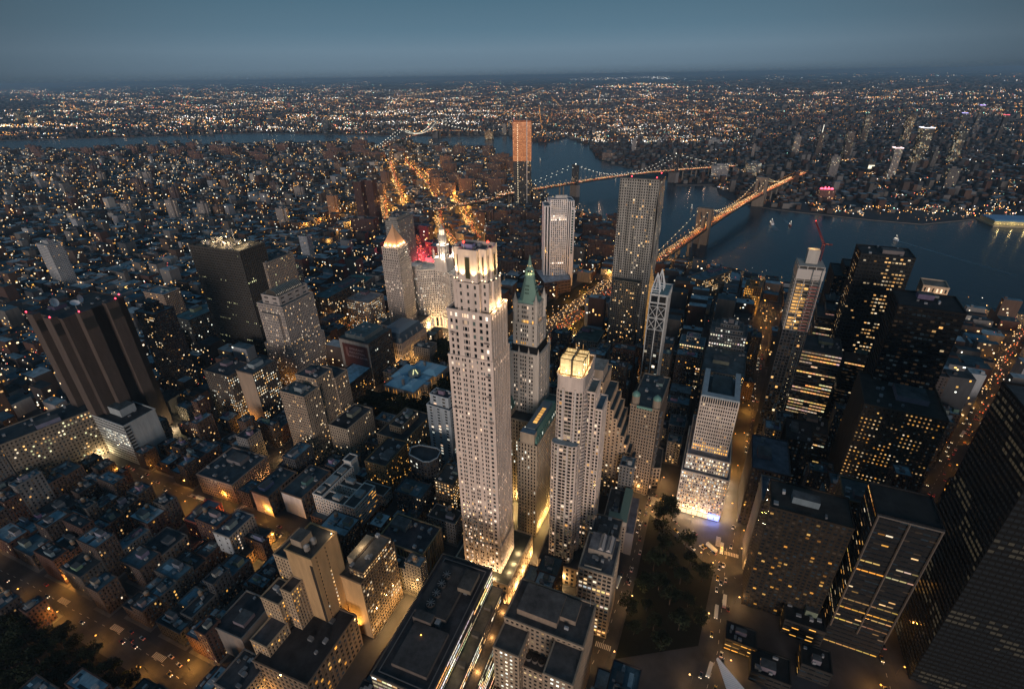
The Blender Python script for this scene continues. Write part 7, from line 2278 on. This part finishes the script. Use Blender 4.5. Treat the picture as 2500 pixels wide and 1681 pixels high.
for px in ((958, 560), (965, 575), (955, 590), (968, 600), (960, 612), (972, 585), (950, 575)):
    x, y = at(*px, 8)
    rl.bar((x, y, 0), (x, y, 7), .3, 'metal', (.1, .1, .1))
    rl.ball(x, y, 8, 1.6, 'lamp_glow', (3.2, .4, .4))
    lamp(x, y, 14, (1, .07, .09), 60000, 1.0, 'red_glow_light')
tag(rl.build('red_glow_lamps'), 'cluster of red lamps added for the red smoke glow beside the curved civic building', 'signal lamps')

# ------------------------------------------------------------------ traffic
def car_data(col, big=False):
    w = MB()
    L, W, H = (10.5, 2.5, 3.0) if big else (4.5, 1.85, 1.0)
    f = Fr((0, 0), 0)
    w.box(f, -L/2, -W/2, L/2, W/2, .35, H, 'painted', col, bot=True)
    if not big: w.loft([(-1.6, -.85), (1.1, -.85), (1.1, .85), (-1.6, .85)], 1.0, [(-1.2, -.7), (.5, -.7), (.5, .7), (-1.2, .7)], 1.5, 'window_glass', DARK, cap=True)
    else: w.box(f, -L/2+.3, -W/2-.02, L/2-.2, W/2+.02, 1.6, 2.5, 'window_glass', (.5, .45, .3))
    for s_ in (-1, 1):
        w.ball(L/2+.05, s_*W*.36, .75, .26, 'lamp_glow', (5, 4, 2.6), .22)
        w.ball(-L/2-.05, s_*W*.36, .8, .2, 'lamp_glow', (2.2, .14, .06), .18)
        for u in (-L*.3, L*.3): w.prism([(u+.34*math.cos(i*math.pi/4), s_*W*.5) for i in range(0)] or [(u-.3, s_*W*.5-.1), (u+.3, s_*W*.5-.1), (u+.3, s_*W*.5+.1), (u-.3, s_*W*.5+.1)], 0, .62, 'painted', (.02, .02, .02))
    o = w.build('car')
    d = o.data
    bpy.data.objects.remove(o)
    return d
CD = [car_data(c) for c in ((.5, .5, .5), (.03, .03, .035), (.55, .36, .03), (.2, .2, .22), (.25, .03, .03), (.05, .08, .16))]
BUS = car_data((.45, .47, .5), True)
CARS.sort(key=lambda q: math.hypot(q[0]-CAM[0], q[1]-CAM[1]))
CARS = [q for q in CARS if inframe(q[0], q[1], q[2], 10)]
cn = 0
NAMES = ['pale car', 'black car', 'yellow cab', 'grey car', 'dark red car', 'dark blue car']
fc = MB()
for q in CARS:
    x, y, z, a = q
    if z < 3 and not near_road(x, y, -.5): continue
    if z < 3 and blocked(x, y, 0.0): continue
    if cn < 280:
        k = random.choice((0, 0, 1, 1, 2, 2, 3, 3, 4, 5))
        bus = random.random() < .05
        o = bpy.data.objects.new('city_bus' if bus else 'car', BUS if bus else CD[k])
        COL.objects.link(o)
        o.location, o.rotation_euler = (x, y, z), (0, 0, a)
        tag(o, 'long pale bus with lit windows in the evening traffic' if bus else NAMES[k]+' with glowing lamps in the evening street traffic', 'bus' if bus else 'car', 'buses in traffic' if bus else NAMES[k]+'s in traffic')
        cn += 1
    else:
        ca, sa = math.cos(a), math.sin(a)
        R_ = lambda u, v, zz: (x+u*ca-v*sa, y+u*sa+v*ca, z+zz)
        c = random.choice(((.4, .4, .4), (.04, .04, .05), (.4, .28, .04)))
        V = [R_(u, v, zz) for zz in (.2, 1.35) for u, v in ((-2.2, -.9), (2.2, -.9), (2.2, .9), (-2.2, .9))]
        for idx in ((0, 1, 5, 4), (1, 2, 6, 5), (2, 3, 7, 6), (3, 0, 4, 7), (4, 5, 6, 7)): fc.poly([V[i] for i in idx], 'painted', c)
        d = math.hypot(x, y)
        r_ = .5+d*.00022
        p = R_(2.3, 0, .8); fc.ball(p[0], p[1], p[2], r_, 'lamp_glow', (2.4, 1.5, .65))
        p = R_(-2.3, 0, .8); fc.ball(p[0], p[1], p[2], r_*.9, 'lamp_glow', (2.2, .30, .08))
tag(fc.build('far_traffic'), kind='stuff')
# crossings painted on the lit junctions
zc = MB()
RZ[0] += 1
for px, az in (((1475, 1135), 118), ((1490, 1150), 30), ((1640, 1245), 30), ((1650, 1262), 118), ((1355, 1470), 118), ((535, 1165), 60), ((1470, 1128), 30), ((130, 1368), 118), ((250, 1430), 118), ((345, 1495), 118), ((430, 1130), 118)):
    x, y = at(*px, 0)
    f = Fr((x, y), az)
    for k in range(9): zc.poly([f.p(k*1.3, 0, .25), f.p(k*1.3+.65, 0, .25), f.p(k*1.3+.65, 4, .25), f.p(k*1.3, 4, .25)], 'painted', (.62, .6, .56))
tag(zc.build('road_markings'), kind='structure')

# ------------------------------------------------------------------ evening haze
HAZE = True
if HAZE:
    hz = bpy.data.meshes.new('haze')
    x0, x1, y0, y1, z0, z1 = -300.0, 112000.0, -90000.0, 90000.0, -8.0, 420.0
    hz.from_pydata([(x0, y0, z0), (x1, y0, z0), (x1, y1, z0), (x0, y1, z0), (x0, y0, z1), (x1, y0, z1), (x1, y1, z1), (x0, y1, z1)], [], [(3, 2, 1, 0), (4, 5, 6, 7), (0, 1, 5, 4), (1, 2, 6, 5), (2, 3, 7, 6), (3, 0, 4, 7)])
    mt = bpy.data.materials.new('haze_air')
    mt.use_nodes = True
    mt.node_tree.nodes.clear()
    ou = mt.node_tree.nodes.new('ShaderNodeOutputMaterial')
    pv_ = mt.node_tree.nodes.new('ShaderNodeVolumePrincipled')
    pv_.inputs['Color'].default_value = (.50, .76, 1.0, 1)
    pv_.inputs['Density'].default_value = 4.0e-5
    pv_.inputs['Anisotropy'].default_value = 0.2
    mt.node_tree.links.new(pv_.outputs[0], ou.inputs['Volume'])
    hz.materials.append(mt)
    ho = bpy.data.objects.new('haze', hz)
    COL.objects.link(ho)
    tag(ho, kind='stuff')
